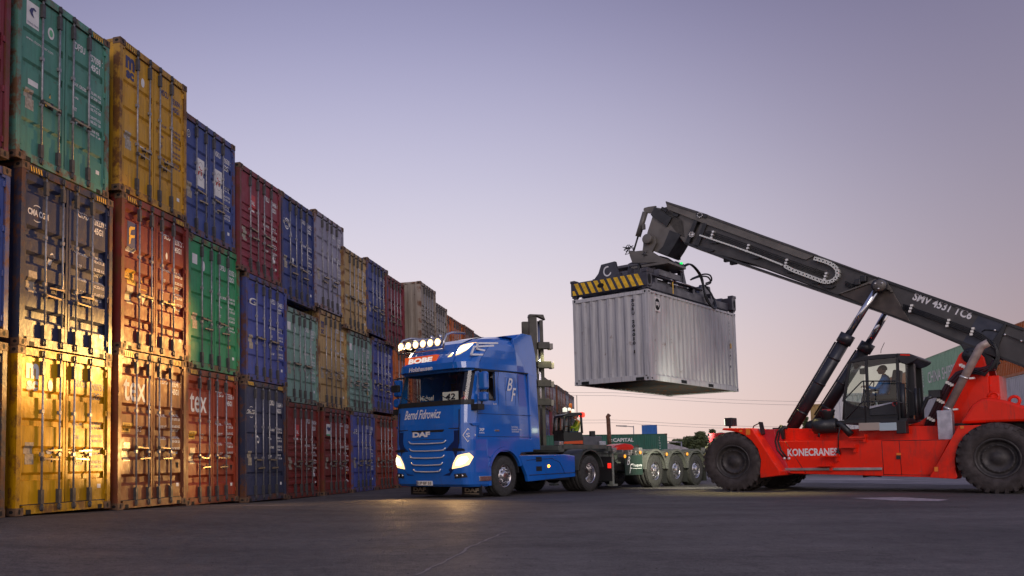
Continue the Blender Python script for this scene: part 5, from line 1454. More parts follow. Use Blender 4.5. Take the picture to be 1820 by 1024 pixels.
# dark frame of the windscreen & the black lower band
m = MB()
for k, dz0, dz1 in ((4, -.13, .02),):
    ring = [outline((z, xf + .012, hw + .010, r, xr_)) for z, xf, hw, r, xr_ in (LEV[3], LEV[4])]
    for i in range(nl + 1, nl + NC + 1 + len(FY) + NC - 1):
        m.add([ring[0][i], ring[0][i + 1], ring[1][i + 1], ring[1][i]], [(0, 1, 2, 3)], 0, True)
m.obj('cowl', MCH, tk, recalc=False)
m = MB()
for k in range(3):
    y = .75 - k * .62; m.tube([(1.40, y, 2.33), (1.36, y - .38, 2.50)], .012, 5)
m.objs('wiper', MCH, tk)
# sun visor lip, interior
m = MB()
m.box(-1.0, 1.0, -1.13, 1.13, 1.5, 2.18); m.box(-1.02, -.95, -1.1, 1.1, 2.18, 3.3); m.box(.75, 1.2, -1.1, 1.1, 2.1, 2.30)
for y in (.55, -.55):
    m.box(-.45, .1, y - .26, y + .26, 2.18, 2.34); m.box(-.55, -.38, y - .25, y + .25, 2.2, 2.95)
m.obj('interior', MDK, tk)
# hull below: bumper
BL = [(.27, 1.33, 1.20, .22, .66), (.33, 1.40, 1.235, .24, .64), (.62, 1.44, 1.245, .26, .62), (.95, 1.45, 1.245, .26, .62), (1.13, 1.435, 1.24, .25, .62)]
SXs = SX; SX = [.64, .66, .68]
B_ = [outline(l) for l in BL]; SX = SXs
m = MB()
for k in range(len(BL) - 1):
    for i in range(n - 1): m.add([B_[k][i], B_[k][i + 1], B_[k + 1][i + 1], B_[k + 1][i]], [(0, 1, 2, 3)], 0, True)
    m.add([B_[k][n - 1], B_[k][0], B_[k + 1][0], B_[k + 1][n - 1]], [(0, 1, 2, 3)])
m.add(B_[0], [tuple(range(n))[::-1]]); m.add(B_[-1], [tuple(range(n))])
m.obj('bumper', MBLUE, tk)
m = MB()   # corner step with bright tread
for s_ in (1, -1):
    m.box(.56, .66, s_ * 1.10, s_ * 1.25, .28, .96, 0); m.box(.575, 1.02, s_ * 1.20, s_ * 1.262, .40, .52, 1)
m.objs('corner_step', [MBLUE, MALU], tk, bevel=.01)
# side panels with wheel arches
def arch(cx, cz, r, a0, a1, k=12): return [(cx + r * math.cos(R(a0 + (a1 - a0) * i / k)), cz + r * math.sin(R(a0 + (a1 - a0) * i / k))) for i in range(k + 1)]
m = MB()
pan = [(.70, 1.42), (.70, 1.0)] + arch(0, .52, .70, 38, 142) + [(-.66, 1.08), (-1.17, 1.10), (-1.17, 1.42)]
for s_ in (1, -1): m.prism(pan, s_ * 1.16, s_ * 1.248, 'y')
m.objs('side_panel', MBLUE, tk, bevel=.008)
m = MB()
for s_ in (1, -1):
    A = arch(0, .52, .70, 20, 160, 16); B = arch(0, .52, .62, 20, 160, 16)
    m.prism(A + B[::-1], s_ * .85, s_ * 1.268, 'y')
m.objs('wheel_arch', MBLUE, tk)
m = MB()
for s_ in (1, -1): m.prism(arch(0, .52, .615, 5, 175, 16) + arch(0, .52, .59, 175, 5, 16), s_ * .8, s_ * 1.2, 'y')
m.objs('arch_liner', MCH, tk)
# panel joints on the flank
m = MB()
def ln(mm, pts, y=1.25, r=.006): mm.tube([(a, y, b) for a, b in pts], r, 4)
YS = 1.2455
ln(m, [(1.02, 1.45), (1.02, 2.2), (.93, 3.06)], 1.243); ln(m, [(.20, 1.45), (.20, 2.9), (.16, 3.08), (.93, 3.08)], 1.238); ln(m, [(1.06, 1.47), (-1.14, 1.47)], YS); ln(m, [(1.02, 2.02), (-1.14, 2.02)], YS)
ln(m, [(-.62, 1.45), (-.62, 3.05)], 1.235); ln(m, [(-.1, 2.15), (-.1, 2.95), (-.5, 2.95), (-.5, 2.15), (-.1, 2.15)], 1.238, .004)
m.obj('panel_joint', MDBL, tk)
m = MB()
ln(m, [(1.06, 3.10), (-1.06, 3.10)], 1.215, .02); m.obj('roof_seam', MCH, tk)
m = MB(); m.box(.22, .40, 1.235, 1.262, 1.60, 1.64); m.obj('door_handle', MALU, tk)
m = MB()
for a, b in (((.33, 2.37), (.33, 3.07)), ((.89, 2.37), (.86, 3.07)), ((.33, 2.37), (.89, 2.37)), ((.33, 3.07), (.86, 3.07)), ((.62, 2.37), (.60, 3.07))): m.tube([(a[0], 1.232, a[1]), (b[0], 1.222, b[1])], .022, 6)
m.obj('window_frame', MCH, tk)
# roof side fins & air deflector
m = MB()
for s_ in (1, -1):
    m.prism([(-.70, 3.15), (-1.55, 2.95), (-1.50, 3.6), (-1.35, 4.12), (-.95, 4.14), (-.55, 3.96)], s_ * 1.09, s_ * 1.17, 'y')
    m.prism([(-1.12, 1.15), (-1.50, 1.15), (-1.42, 3.05), (-1.08, 3.10)], s_ * 1.17, s_ * 1.235, 'y')
m.prism([(-.3, 4.03), (-.95, 4.13), (-1.25, 4.10), (-.95, 3.95)], -1.08, 1.08, 'y')
m.objs('air_deflector', MBLUE, tk, bevel=.02)
# chrome flash on the roof flank
m = MB()
def flash(pxs, w=.022):
    q = TR.sides(pxs, 1.2)
    for a, b in zip(q, q[1:]):
        d = Vector((b[0] - a[0], 0, b[1] - a[1])).normalized(); n_ = Vector((-d.z, 0, d.x)) * w; e = d * w * .6
        lean = lambda z: 1.205 - max(0, z - 3.35) * .16 + .012
        P = [Vector((a[0], 0, a[1])) - n_ - e, Vector((b[0], 0, b[1])) - n_ + e, Vector((b[0], 0, b[1])) + n_ + e, Vector((a[0], 0, a[1])) + n_ - e]
        m.add([(p.x, lean(p.z), p.z) for p in P] + [(p.x, lean(p.z) - .03, p.z) for p in P], [(0, 1, 2, 3), (4, 5, 6, 7), (0, 4, 5, 1), (1, 5, 6, 2), (2, 6, 7, 3), (3, 7, 4, 0)])
flash([(852, 609.5), (888, 609.5)]); flash([(880, 614), (845, 616), (838, 630), (888, 631)]); flash([(852, 610), (850, 620), (868, 624), (900, 624.5)])
m.objs('chrome_flash', mat('bright_trim', (.78, .77, .78), .25, .3), tk)
# front fascia
def F(px, py, x): return TR.front(px, py, x)
def fx(y, base): return base + .035 * (1 - (y / 1.24) ** 2)
def fwarp(base, d=.006):
    def xf_at(z, y):
        L0 = [l for l in LEV + BL[:-1]]; L0.sort(key=lambda l: l[0])
        x = interp(z, [l[0] for l in L0], [l[1] for l in L0])
        return x + .035 * (1 - (y / 1.24) ** 2)
    return lambda v: Vector((xf_at(v.z, v.y) + d, v.y, v.z))
FW = fwarp(0); 
def fpoly(mm, pts, mi=0, d=.008, th=.02):
    w = fwarp(0, d); w2 = fwarp(0, d - th)
    P = [w(Vector((0, y, z))) for y, z in pts]; Q = [w2(Vector((0, y, z))) for y, z in pts]; k = len(P)
    mm.add(P + Q, [tuple(range(k))] + [(i, (i + 1) % k, k + (i + 1) % k, k + i) for i in range(k)], mi)
m = MB()
fpoly(m, [(-.98, 1.62), (-.98, 1.28), (-.84, .70), (-.70, .54), (.70, .54), (.84, .70), (.98, 1.28), (.98, 1.62)], 0, .006)
m.obj('grille', MDBL, tk)
BAR = [((721, 797), (789, 794)), ((724, 809), (788, 806)), ((726, 820.5), (787, 818)), ((730, 832.5), (785, 830)), ((734, 843.5), (782, 842))]
ch_ = MB(); sl = MB()
for (a, b) in BAR:
    y0, z0 = F(*a, 1.46); y1, z1 = F(*b, 1.46)
    hw = abs(y1 - y0) / 2; zc = (z0 + z1) / 2 - .05
    hw = [.62, .60, .57, .52, .45][BAR.index((a, b))]; zc = [1.33, 1.15, .975, .80, .64][BAR.index((a, b))]
    P = [(-hw, zc + .06), (-hw * .9, zc + .012), (-hw * .75, zc), (0, zc - .008), (hw * .75, zc), (hw * .9, zc + .012), (hw, zc + .06)]
    w = fwarp(0, .035); ch_.tube([w(Vector((0, y, z))) for y, z in P], .015, 6)
    fpoly(sl, [(-hw, zc + .05), (-hw * .85, zc + .015), (hw * .85, zc + .015), (hw, zc + .05), (hw * 1.02, zc + .085), (-hw * 1.02, zc + .085)], 0, .022, .03)
ch_.objs('chrome_strip', mat('bright_trim', (.78, .77, .78), .25, .3), tk); sl.objs('grille_slat', MBLUE, tk)
m = MB()
for pts in ([(-1.0, 1.66), (1.0, 1.66), (1.0, 1.68), (-1.0, 1.68)], [(-1.0, 2.12), (-1.0, 1.30), (-.985, 1.30), (-.985, 2.12)], [(.985, 2.12), (.985, 1.30), (1.0, 1.30), (1.0, 2.12)], [(-.55, 1.655), (.55, 1.655), (.5, 1.60), (-.5, 1.60)], [(-.52, 1.43), (.52, 1.43), (.5, 1.40), (-.5, 1.40)]): fpoly(m, pts, 0, .012)
m.objs('grille_gap', MCH, tk)
m = MB()
for s_ in (1, -1):
    fpoly(m, [(s_ * .80, 1.20), (s_ * 1.12, 1.18), (s_ * 1.17, 1.13), (s_ * .80, 1.12)], 0, .014)
m.objs('bumper_gap', MCH, tk)
# headlamps follow the corner
def corner_pt(y, z, d=.01):
    L0 = sorted(LEV + BL[:-1], key=lambda l: l[0]); zs = [l[0] for l in L0]
    xf = interp(z, zs, [l[1] for l in L0]); hw = interp(z, zs, [l[2] for l in L0]); r = interp(z, zs, [l[3] for l in L0])
    ay = abs(y)
    if ay < hw - r: return Vector((xf + .035 * (1 - (y / hw) ** 2) + d, y, z))
    s_ = min(1, (ay - (hw - r)) / r); c_ = math.sqrt(max(0, 1 - s_ * s_))
    return Vector((xf - r - .05 + (r + .05 + d) * c_, math.copysign(hw - r + (r + d) * s_, y), z))
def cpoly(mm, pts, mi=0, d=.012):
    # fine strip so the shape wraps round the corner
    ys_ = [p[0] for p in pts]; y0, y1 = min(ys_), max(ys_); K = 10
    def span(y):
        zz = []
        for a, b in zip(pts, pts[1:] + pts[:1]):
            if (a[0] - y) * (b[0] - y) <= 0 and abs(a[0] - b[0]) > 1e-9:
                zz.append(a[1] + (b[1] - a[1]) * (y - a[0]) / (b[0] - a[0]))
        return (min(zz), max(zz))
    prev = None
    for k in range(K + 1):
        y = y0 + (y1 - y0) * (k / K) * .9998 + .0001 * (y1 - y0); a, b = span(y)
        cur = (corner_pt(y, a, d), corner_pt(y, b, d))
        if prev: mm.add([prev[0], cur[0], cur[1], prev[1]], [(0, 1, 2, 3)], mi, True)
        prev = cur
for s_ in (1, -1):
    m = MB(); cpoly(m, [(s_ * .78, .70), (s_ * .80, .80), (s_ * .95, 1.02), (s_ * 1.20, 1.08), (s_ * 1.235, .98), (s_ * 1.20, .80), (s_ * 1.06, .74)]); m.obj('headlight_glass', MLAMPY, tk, recalc=False)
    m = MB(); cpoly(m, [(s_ * .90, .79), (s_ * .94, .88), (s_ * 1.03, .97), (s_ * 1.17, 1.0), (s_ * 1.18, .93), (s_ * 1.13, .84), (s_ * 1.04, .80)], d=.018); m.obj('headlight', MLAMP, tk, recalc=False)
    m = MB(); cpoly(m, [(s_ * .84, .47), (s_ * .84, .58), (s_ * 1.14, .60), (s_ * 1.16, .50)], d=.01); m.obj('fog_lamp_recess', MCH, tk, recalc=False)
    m = MB(); 
    for yy in (.90, 1.05): q = corner_pt(s_ * yy, .535, .016); m.lathe([(0, .01), (.035, .008), (.04, -.01)], tuple(q), 'x', n=12)
    m.objs('fog_lamp', MALU, tk)
    # roof corner lamps
    m = MB(); cpoly(m, [(s_ * .66, 3.50), (s_ * .80, 3.70), (s_ * .97, 3.75), (s_ * .95, 3.62), (s_ * .84, 3.52)], d=.02); m.obj('roof_lamp', MLAMP, tk, recalc=False)
    m = MB(); cpoly(m, [(s_ * .58, 3.42), (s_ * .76, 3.73), (s_ * 1.0, 3.80), (s_ * .985, 3.60), (s_ * .86, 3.47)], d=.014); m.obj('roof_lamp_glass', MLAMPY, tk, recalc=False)
    # aero fin at the corner below the windscreen
    m = MB(); m.prism([(1.30, 1.78), (.98, 1.82), (1.0, 1.72), (1.22, 1.72)], s_ * 1.12, s_ * 1.27, 'y'); m.obj('corner_fin', MBLUE, tk, bevel=.01)
# light bar on the roof
LB = [(712, 616.5), (725, 615), (738, 613), (751, 611), (764, 609.5), (777, 608)]
hd = MB(); cr_ = MB(); rg = MB(); lampz = []
for (a, b) in LB:
    y, z = TR.front(a, b, 1.28); lampz.append((y, z))
    cr_.lathe([(0, .06), (.055, .058), (.078, .05)], (1.22, y, z), 'x', n=20); hd.lathe([(.096, .05), (.104, .045), (.098, -.03), (.04, -.08), (0, -.08)], (1.22, y, z), 'x', n=20)
    rg.lathe([(.078, .05), (.088, .052)], (1.22, y, z), 'x', n=20)
hd.objs('spot_housing', MALU, tk)
for i, (y, z) in enumerate(lampz):
    mm = MB(); mm.lathe([(0, .062), (.04, .061), (.062, .057)], (1.22, y, z), 'x', n=20, m=0); mm.lathe([(.062, .057), (.096, .05)], (1.22, y, z), 'x', n=20, m=1); mm.obj('spot_lamp', [MLAMP, MLAMPY], tk)
m = MB(); yl, yr_ = lampz[0][0] - .15, lampz[-1][0] + .15; zb = 3.66
m.tube([(1.22, yl, zb), (1.22, yr_, zb + .0)], .02, 8)
for y in (yl, yr_):
    m.tube([(1.22, y, zb), (1.20, y, 3.86), (1.08, y * .97, 4.03), (.85, y * .93, 4.10), (.35, y * .9, 4.12)], .028, 8)
m.obj('lamp_bar', MALU, tk)
m = MB()
for y, s_ in ((-.45, 1), (-.15, .8)): m.lathe([(0, .12), (.05, .10), (.06, 0), (0, 0)], (.75, y, 4.0), 'z', n=10)
m.tube([(.2, -.75, 4.12), (1.1, -.78, 3.98)], .03, 8)
m.objs('air_horn', MALU, tk)
# mirrors
m = MB()
for s_ in (1, -1):
    m.box(.92, 1.08, s_ * 1.30, s_ * 1.55, 2.58, 3.02); m.box(.92, 1.10, s_ * 1.30, s_ * 1.54, 2.30, 2.53)
m.objs('mirror', MBLUE, tk, bevel=.05)
m = MB()
for s_ in (1, -1):
    m.tube([(1.05, s_ * 1.15, 3.05), (1.05, s_ * 1.40, 3.06), (1.02, s_ * 1.42, 2.55), (1.04, s_ * 1.38, 2.2), (1.10, s_ * 1.18, 2.16)], .025, 8)
    m.box(.98, 1.22, s_ * 1.20, s_ * 1.42, 2.10, 2.24)
m.objs('mirror_arm', MCH, tk, bevel=.03)
m = MB(); m.tube([(1.28, -1.0, 3.02), (1.50, -1.12, 2.98), (1.48, -1.05, 2.82)], .02, 6); m.box(1.38, 1.48, -1.22, -.98, 2.66, 2.84); m.obj('kerb_mirror', MCH, tk, bevel=.03)
# lettering and signs on the cab
def ft(mm, s, px0, py0, px1, py1, h, d=.012, mi=0, **k):
    y0, z0 = TR.front(px0, py0, 1.44); y1, z1 = TR.front(px1, py1, 1.44)
    uy = Vector((0, 0, 1)); ux = Vector((0, y1 - y0, 0)).normalized()
    put_text(mm, s, (0, y0, (z0 + z1) / 2), ux, uy, h=h, w=abs(y1 - y0), m=mi, warp=fwarp(0, d), **k)
m = MB()
ft(m, 'Bernd Fidrowicz', 719, 747, 784, 743, .23, shear=.45, bold=.015)
ft(m, 'DAF', 735.5, 778.5, 766.5, 776, .13, .024, bold=.05, space=.95)
ft(m, 'Holzhausen', 725.5, 662, 767.5, 657.5, .11, .014, shear=.15, bold=.03)
m.obj('lettering', MLETW, tk, recalc=False)
m = MB(); y0, z0 = TR.front(722, 647, 1.3); y1, z1 = TR.front(778, 634, 1.3)
sgx = 1.35
m.box(1.20, sgx, min(y0, y1), max(y0, y1), 3.31, 3.52); m.obj('roof_sign', emis('orange_sign', (1, .12, .015), .55), tk, bevel=.006)
m = MB(); put_text(m, 'BOBE', (sgx + .004, min(y0, y1) + .12, 3.35), (0, 1, 0), (0, 0, 1), w=abs(y1 - y0) - .24, h=.13, bold=.05, shear=.15); m.obj('lettering', emis('lit_letters', (1, .9, .85), .75), tk, recalc=False)
m = MB()
k_ = 1.2475
put_text(m, 'B', (-.14, k_, 2.62), (-1, 0, 0), (0, 0, 1), h=.32, w=.24, shear=.4, bold=.012); put_text(m, 'F', (-.30, k_, 2.36), (-1, 0, 0), (0, 0, 1), h=.34, w=.22, shear=.4, bold=.012)
put_text(m, 'Bernd Fidrowicz\nInternationale Transporte\n32107 Bad Salzuflen', (-.28, k_ + .004, 1.58), (-1, 0, 0), (0, 0, 1), w=.40, h=.16, bold=.01, shear=.2)
put_text(m, 'XF', (.98, k_, 1.60), (-1, 0, 0), (0, 0, 1), w=.19, h=.07, bold=.04); put_text(m, 'EURO6', (.98, k_, 1.54), (-1, 0, 0), (0, 0, 1), w=.19, h=.035, bold=.02); put_text(m, '510', (.42, k_, 2.25), (-1, 0, 0), (0, 0, 1), w=.13, h=.04, bold=.02)
m.obj('lettering', MLETW, tk, recalc=False)
m = MB()
for r_, mi in ((.13, 0), (.105, 1), (.085, 0)): pass
c = (1.14, 1.50)
def cpt(y, z, d): return corner_pt(y, z, d)
for r_, mi, d in ((1.0, 0, .010), (.82, 1, .013)):
    P = [(1.0 + .0, c[1] + .17 * r_), (1.0 + .09 * r_, c[1]), (1.0, c[1] - .17 * r_), (1.0 - .09 * r_, c[1])]
    m.add([cpt(y + .17, z, d) for y, z in P], [(0, 1, 2, 3)], mi)
m.obj('diamond_badge', [MLETW, MBLUE], tk, recalc=False)
m = MB(); put_text(m, 'S', (0, 1.15, 1.45), (0, 1, 0), (0, 0, 1), h=.1, w=.05, warp=lambda v: cpt(v.y, v.z, .017)); m.obj('lettering', MLETW, tk, recalc=False)
m = MB(); y0, z0 = TR.front(741.5, 866, 1.44); y1, z1 = TR.front(771.5, 857, 1.44)
m.box(1.43, 1.468, y0, y0 + .52, .30, .41, 0); m.add([(1.4695, y0 + .005, .303), (1.4695, y0 + .045, .303), (1.4695, y0 + .045, .407), (1.4695, y0 + .005, .407)], [(0, 1, 2, 3)], 2)
put_text(m, 'LIP·BF 55', (1.4705, y0 + .06, .32), (0, 1, 0), (0, 0, 1), w=.44, h=.07, m=1, bold=.02); m.obj('number_plate', [MWHITE, MBLK, MNAVYD], tk, recalc=False)
m = MB()
for ya in (-1.10, .62):
    m.box(.92, .935, ya, ya + .62, .04, .30, 0); put_text(m, 'DAF', (.9385, ya + .09, .13), (0, 1, 0), (0, 0, 1), w=.44, h=.10, m=1, bold=.05)
    m.add([(.938, ya + .08, .085), (.938, ya + .54, .085), (.938, ya + .54, .10), (.938, ya + .08, .10)], [(0, 1, 2, 3)], 1)
m.objs('mud_flap', [MCH, mat('dull_gold', (.34, .28, .2), .5)], tk, recalc=False)
# chassis behind the cab
m = MB()
for y in (-.45, .37): m.box(-5.0, .9, y, y + .08, .72, 1.0)
m.box(-5.0, -4.9, -.5, .5, .72, 1.0); m.box(-1.15, .6, -.55, .55, .7, 1.3); m.box(-2.9, -1.3, -1.15, 1.15, .35, .92)
m.tube([(-3.8, -1.1, .5), (-3.8, 1.1, .5)], .12, 10); m.lathe([(0, -.2), (.28, -.1), (.28, .1), (0, .2)], (-3.8, 0, .5), n=14); m.tube([(0, -1.0, .5), (0, 1.0, .45)], .09, 10)
m.obj('chassis_frame', MCH, tk)
SKT = [(-.60, 1.00), (-.92, .48), (-.96, .34), (-3.08, .42), (-3.08, .98), (-2.6, 1.02)]
m = MB()
for s_ in (1, -1): m.prism(SKT, s_ * 1.12, s_ * 1.225, 'y')
m.objs('side_skirt', MBLUE, tk, bevel=.015)
m = MB()
for z in (.84, .60): m.box(-1.55, -1.30, 1.226, 1.229, z, z + .12)
m.objs('step_opening', MBLK, tk)
m = MB(); m.tube([(-1.0, 1.228, .50), (-3.06, 1.228, .53)], .012, 4); m.tube([(-.9, 1.228, .88), (-2.0, 1.228, .92), (-2.35, 1.228, .82), (-2.6, 1.228, .5)], .008, 4); m.obj('skirt_seam', MDBL, tk)
m = MB(); m.lathe([(0, .03), (.035, .02), (.04, 0)], (-1.85, 1.226, .72), n=12); m.objs('side_marker', emis('amber_marker', (1, .25, .02), 9), tk)
m = MB(); m.box(-3.0, -.75, -.7, 1.12, .985, 1.02); m.obj('catwalk', MSTEEL, tk)
m = MB()
for s_ in (1, -1): m.prism(arch(-3.8, .50, .66, 8, 165, 16) + arch(-3.8, .50, .62, 165, 8, 16), s_ * .62, s_ * 1.26, 'y')
m.objs('rear_mudguard', mat('grey_green_plastic', (.05, .055, .048), .5), tk)
m = MB(); m.box(-4.95, -4.9, .66, 1.22, .25, .95); m.obj('rear_mud_flap', MCH, tk)
m = MB(); m.box(-4.90, -4.86, 1.13, 1.22, .62, .76); m.obj('tail_lamp', emis('red_tail', (1, .02, .01), 1.2), tk)
m = MB(); m.lathe([(0, .1), (.5, .1), (.52, .0), (0, 0)], (-3.4, 0, 1.05), 'z', n=24); m.box(-4.1, -2.9, -.5, .5, .98, 1.06); m.obj('fifth_wheel', MCH, tk)
m = MB()
for i in range(3): m.tube([(-1.2, .25 - i * .2, 1.9), (-1.5, .2 - i * .2, 1.4), (-1.9, .15 - i * .15, 1.25), (-2.4, .1, 1.4)], .02, 6)
m.tube([(-1.2, .4, 1.7), (-1.2, -.5, 1.7)], .05, 8); m.objs('air_line', MHOSE, tk)
m = MB(); m.box(-1.45, -1.2, -.9, .9, 1.1, 1.5); m.box(-1.40, -1.18, -1.1, -.6, 1.2, 3.2); m.obj('rear_housing', MCH, tk)
# things seen behind the windscreen
def on_dash(x, y, z): return TM @ Vector((x, y, z))
m = MB()
yy0, zz0 = TR.front(782, 712, 1.15); yy1, zz1 = TR.front(810, 698, 1.15)
yy0, yy1 = .30, .80
m.box(0, .01, yy0, yy1, 2.34, 2.58, 0); put_text(m, '42', (.0125, yy0 + .09, 2.385), (0, 1, 0), (0, 0, 1), w=.32, h=.15, m=1, bold=.03, shear=.1)
o = m.obj('number_card', [mat('paper_white', (.92, .92, .90), .6), MBLK]); o.matrix_world = TM @ Matrix.Translation((1.20, 0, 0)); tag(o, 'white card with a black 42 behind the lorry windscreen', 'sign')
m = MB(); put_text(m, 'Michael', (0, -.45, 2.40), (0, 1, 0), (0, 0, 1), w=.46, h=.13, bold=.02); m.box(-.01, -.004, -.43, .02, 2.30, 2.36)
o = m.obj('name_board', [MLETW]); o.matrix_world = TM @ Matrix.Translation((1.22, 0, 0)); tag(o, 'white Michael name board standing behind the lorry windscreen', 'sign')
m = MB(); tan = mat('plush_tan', (.32, .17, .07), .9, bump=.6, bscale=90); red = mat('plush_red', (.45, .03, .02), .9)
def ball(mm, c, r, mi=0, sx=1, sz=1):
    mm.lathe([(r * math.sin(math.pi * i / 8) * sx + .0001, -r * math.cos(math.pi * i / 8) * sz) for i in range(9)], c, 'z', n=12, m=mi)
ball(m, (0, 0, .08), .075, 1, 1, 1.1); ball(m, (0, 0, .20), .055); ball(m, (0, .04, .25), .02); ball(m, (0, -.04, .25), .02); ball(m, (.045, 0, .19), .022)
for s_ in (1, -1): m.tube([(0, s_ * .05, .12), (.06, s_ * .09, .08)], .024, 8); m.tube([(.02, s_ * .04, .03), (.10, s_ * .07, .02)], .028, 8)
for s_ in (1, -1): ball(m, (.05, s_ * .02, .215), .006, 2)
o = m.obj('teddy_bear', [tan, red, MBLK]); o.matrix_world = TM @ Matrix.Translation((1.10, .93, 2.30)); tag(o, 'small tan teddy bear in a red jumper in the windscreen corner', 'toy')

# ================================================================ trailer
MGT = mat('grey_green_frame', (.085, .092, .078), .5, noise=.3, nscale=4)
MDGT = mat('dark_green_panel', (.020, .042, .032), .45, noise=.2)
MMUD = mat('mudguard_plastic', (.12, .12, .105), .5, noise=.2)
tl = thing('container_trailer', 'empty three-axle container chassis trailer hitched behind the blue lorry', 'trailer')
tl.matrix_world = TM
for x in (-7.42, -8.74, -10.05):
    for s_ in (1, -1): wheel(tl, x, s_ * 1.02, s_ > 0, RIMT, TYT, .495)
m = MB()
for x in (-7.42, -8.74, -10.05):
    m.tube([(x, -.95, .5), (x, .95, .5)], .075, 10)
m.objs('axle', MCH, tl)
for x in (-7.42, -8.74, -10.05):
    for s_ in (1, -1):
        m = MB(); m.prism(arch(x, .5, .66, 5, 175, 18) + arch(x, .5, .63, 175, 5, 18), s_ * .80, s_ * 1.245, 'y')
        m.prism(arch(x, .5, .665, 5, 175, 18) + arch(x, .5, .60, 175, 5, 18), s_ * 1.225, s_ * 1.25, 'y'); m.objs('mudguard', MMUD, tl)
        m = MB(); m.box(x - .66, x - .65, s_ * .82, s_ * 1.22, .12, .5); m.objs('mud_flap', MCH, tl)
m = MB()
for y in (-.48, .38):
    m.prism([(-2.45, 1.18), (-5.1, 1.12), (-5.6, .74), (-10.9, .74), (-10.9, 1.04), (-5.2, 1.05), (-5.0, 1.24), (-2.45, 1.24)], y, y + .10, 'y')
for x in (-2.5, -5.0, -6.6, -8.1, -9.4, -10.9): m.box(x, x + .14, -1.2, 1.2, (.94 if x < -5.2 else 1.13), (1.065 if x < -5.2 else 1.255))
m.box(-2.6, -2.4, -1.22, 1.22, 1.09, 1.27); m.box(-4.95, -4.8, -1.22, 1.22, 1.09, 1.26)
m.obj('chassis', MGT, tl, bevel=.01)
m = MB()
for y in (1.12, -1.22): m.box(-10.9, -6.9, y, y + .08, 1.03, 1.09)
for y in (1.10, -1.22): m.box(-4.7, -2.5, y, y + .12, 1.17, 1.28)
m.objs('side_rail', MGT, tl)
m = MB()
for x in (-2.5, -5.15, -6.6, -10.85):
    for s_ in (1, -1): m.box(x - .08, x + .12, s_ * 1.05, s_ * 1.22, (1.08 if x < -5 else 1.27), (1.20 if x < -5 else 1.37))
m.objs('twist_lock', MSTEEL, tl, bevel=.01)
m = MB(); m.box(-5.5, -7.0 + .1, 1.10, 1.14, .42, 1.0); 
m = MB(); m.box(-6.62, -5.66, 1.20, 1.235, .40, .98); m.obj('sign_panel', MDGT, tl, bevel=.006)
m = MB(); put_text(m, 'B', (-5.74, 1.238, .70), (-1, 0, 0), (0, 0, 1), h=.24, w=.18, shear=.4); put_text(m, 'F', (-5.86, 1.238, .45), (-1, 0, 0), (0, 0, 1), h=.28, w=.18, shear=.4)
put_text(m, 'Transporte', (-6.04, 1.238, .62), (-1, 0, 0), (0, 0, 1), w=.54, h=.11, bold=.02)
m.box(-6.58, -6.04, 1.236, 1.239, .585, .598); m.obj('lettering', MLETW, tl, recalc=False)
m = MB()
for s_ in (1, -1):
    m.box(-5.32, -5.22, s_ * .95, s_ * 1.06, .12, 1.18); m.box(-5.42, -5.16, s_ * .92, s_ * 1.1, .10, .16)
    m.box(-5.35, -5.2, s_ * .98, s_ * 1.04, .75, 1.1)
m.objs('landing_leg', mat('pale_grey_green_leg', (.24, .26, .22), .45, noise=.3), tl, bevel=.006)
m = MB(); m.lathe([(0, -.35), (.17, -.33), (.18, 0), (.17, .33), (0, .35)], (-6.1, .3, .62), n=18); m.lathe([(0, -.35), (.15, -.33), (.16, 0), (.15, .33), (0, .35)], (-5.8, .2, .95), 'x', n=18); m.box(-7.0, -5.4, -1.1, 1.0, .55, .72)
m.objs('air_tank', MCH, tl)
m = MB()
for (x, z) in ((-5.62, .95), (-6.5, 1.06), (-8.08, 1.0), (-9.4, 1.0)): m.lathe([(0, .03), (.045, .02), (.05, 0)], (x, 1.24, z), n=12)
m.objs('side_marker', emis('amber_marker_dim', (1, .35, .02), 1.6), tl)
m = MB()
rnd = random.Random(5)
for i in range(16):
    x = rnd.uniform(-7.0, -5.6); z = rnd.uniform(.92, 1.08); m.box(x, x + rnd.uniform(.03, .1), 1.0, 1.1 + rnd.uniform(0, .1), z, z + rnd.uniform(.04, .12))
m.obj('valve_block', MSTEEL, tl)
m = MB()
for k in range(3):
    P = [(-6.2 - k * .1, 1.05, 1.0), (-6.4, 1.1, 1.2), (-6.5 - k * .06, 1.12, 1.28), (-6.7, 1.1, 1.12), (-6.75, 1.05, .9)]; m.tube(P, .014, 6)
m.objs('air_line', MHOSE, tl)
m = MB(); m.box(-11.0, -10.9, -1.2, 1.2, .5, .62); m.box(-11.0, -10.88, -1.22, -.7, .9, 1.06); m.box(-11.0, -10.88, .7, 1.22, .9, 1.06); m.objs('rear_bumper', MCH, tl)
m = MB(); q = (-10.9, 1.25); m.lathe([(0, .05), (.06, .04), (.06, -.04), (0, -.05)], (-10.95, 1.25, 1.30), 'y', n=12); m.box(-11.0, -10.85, 1.15, 1.28, 1.1, 1.24); m.obj('marker_lamp', mat('cream_lamp', (.5, .48, .3), .4), tl)

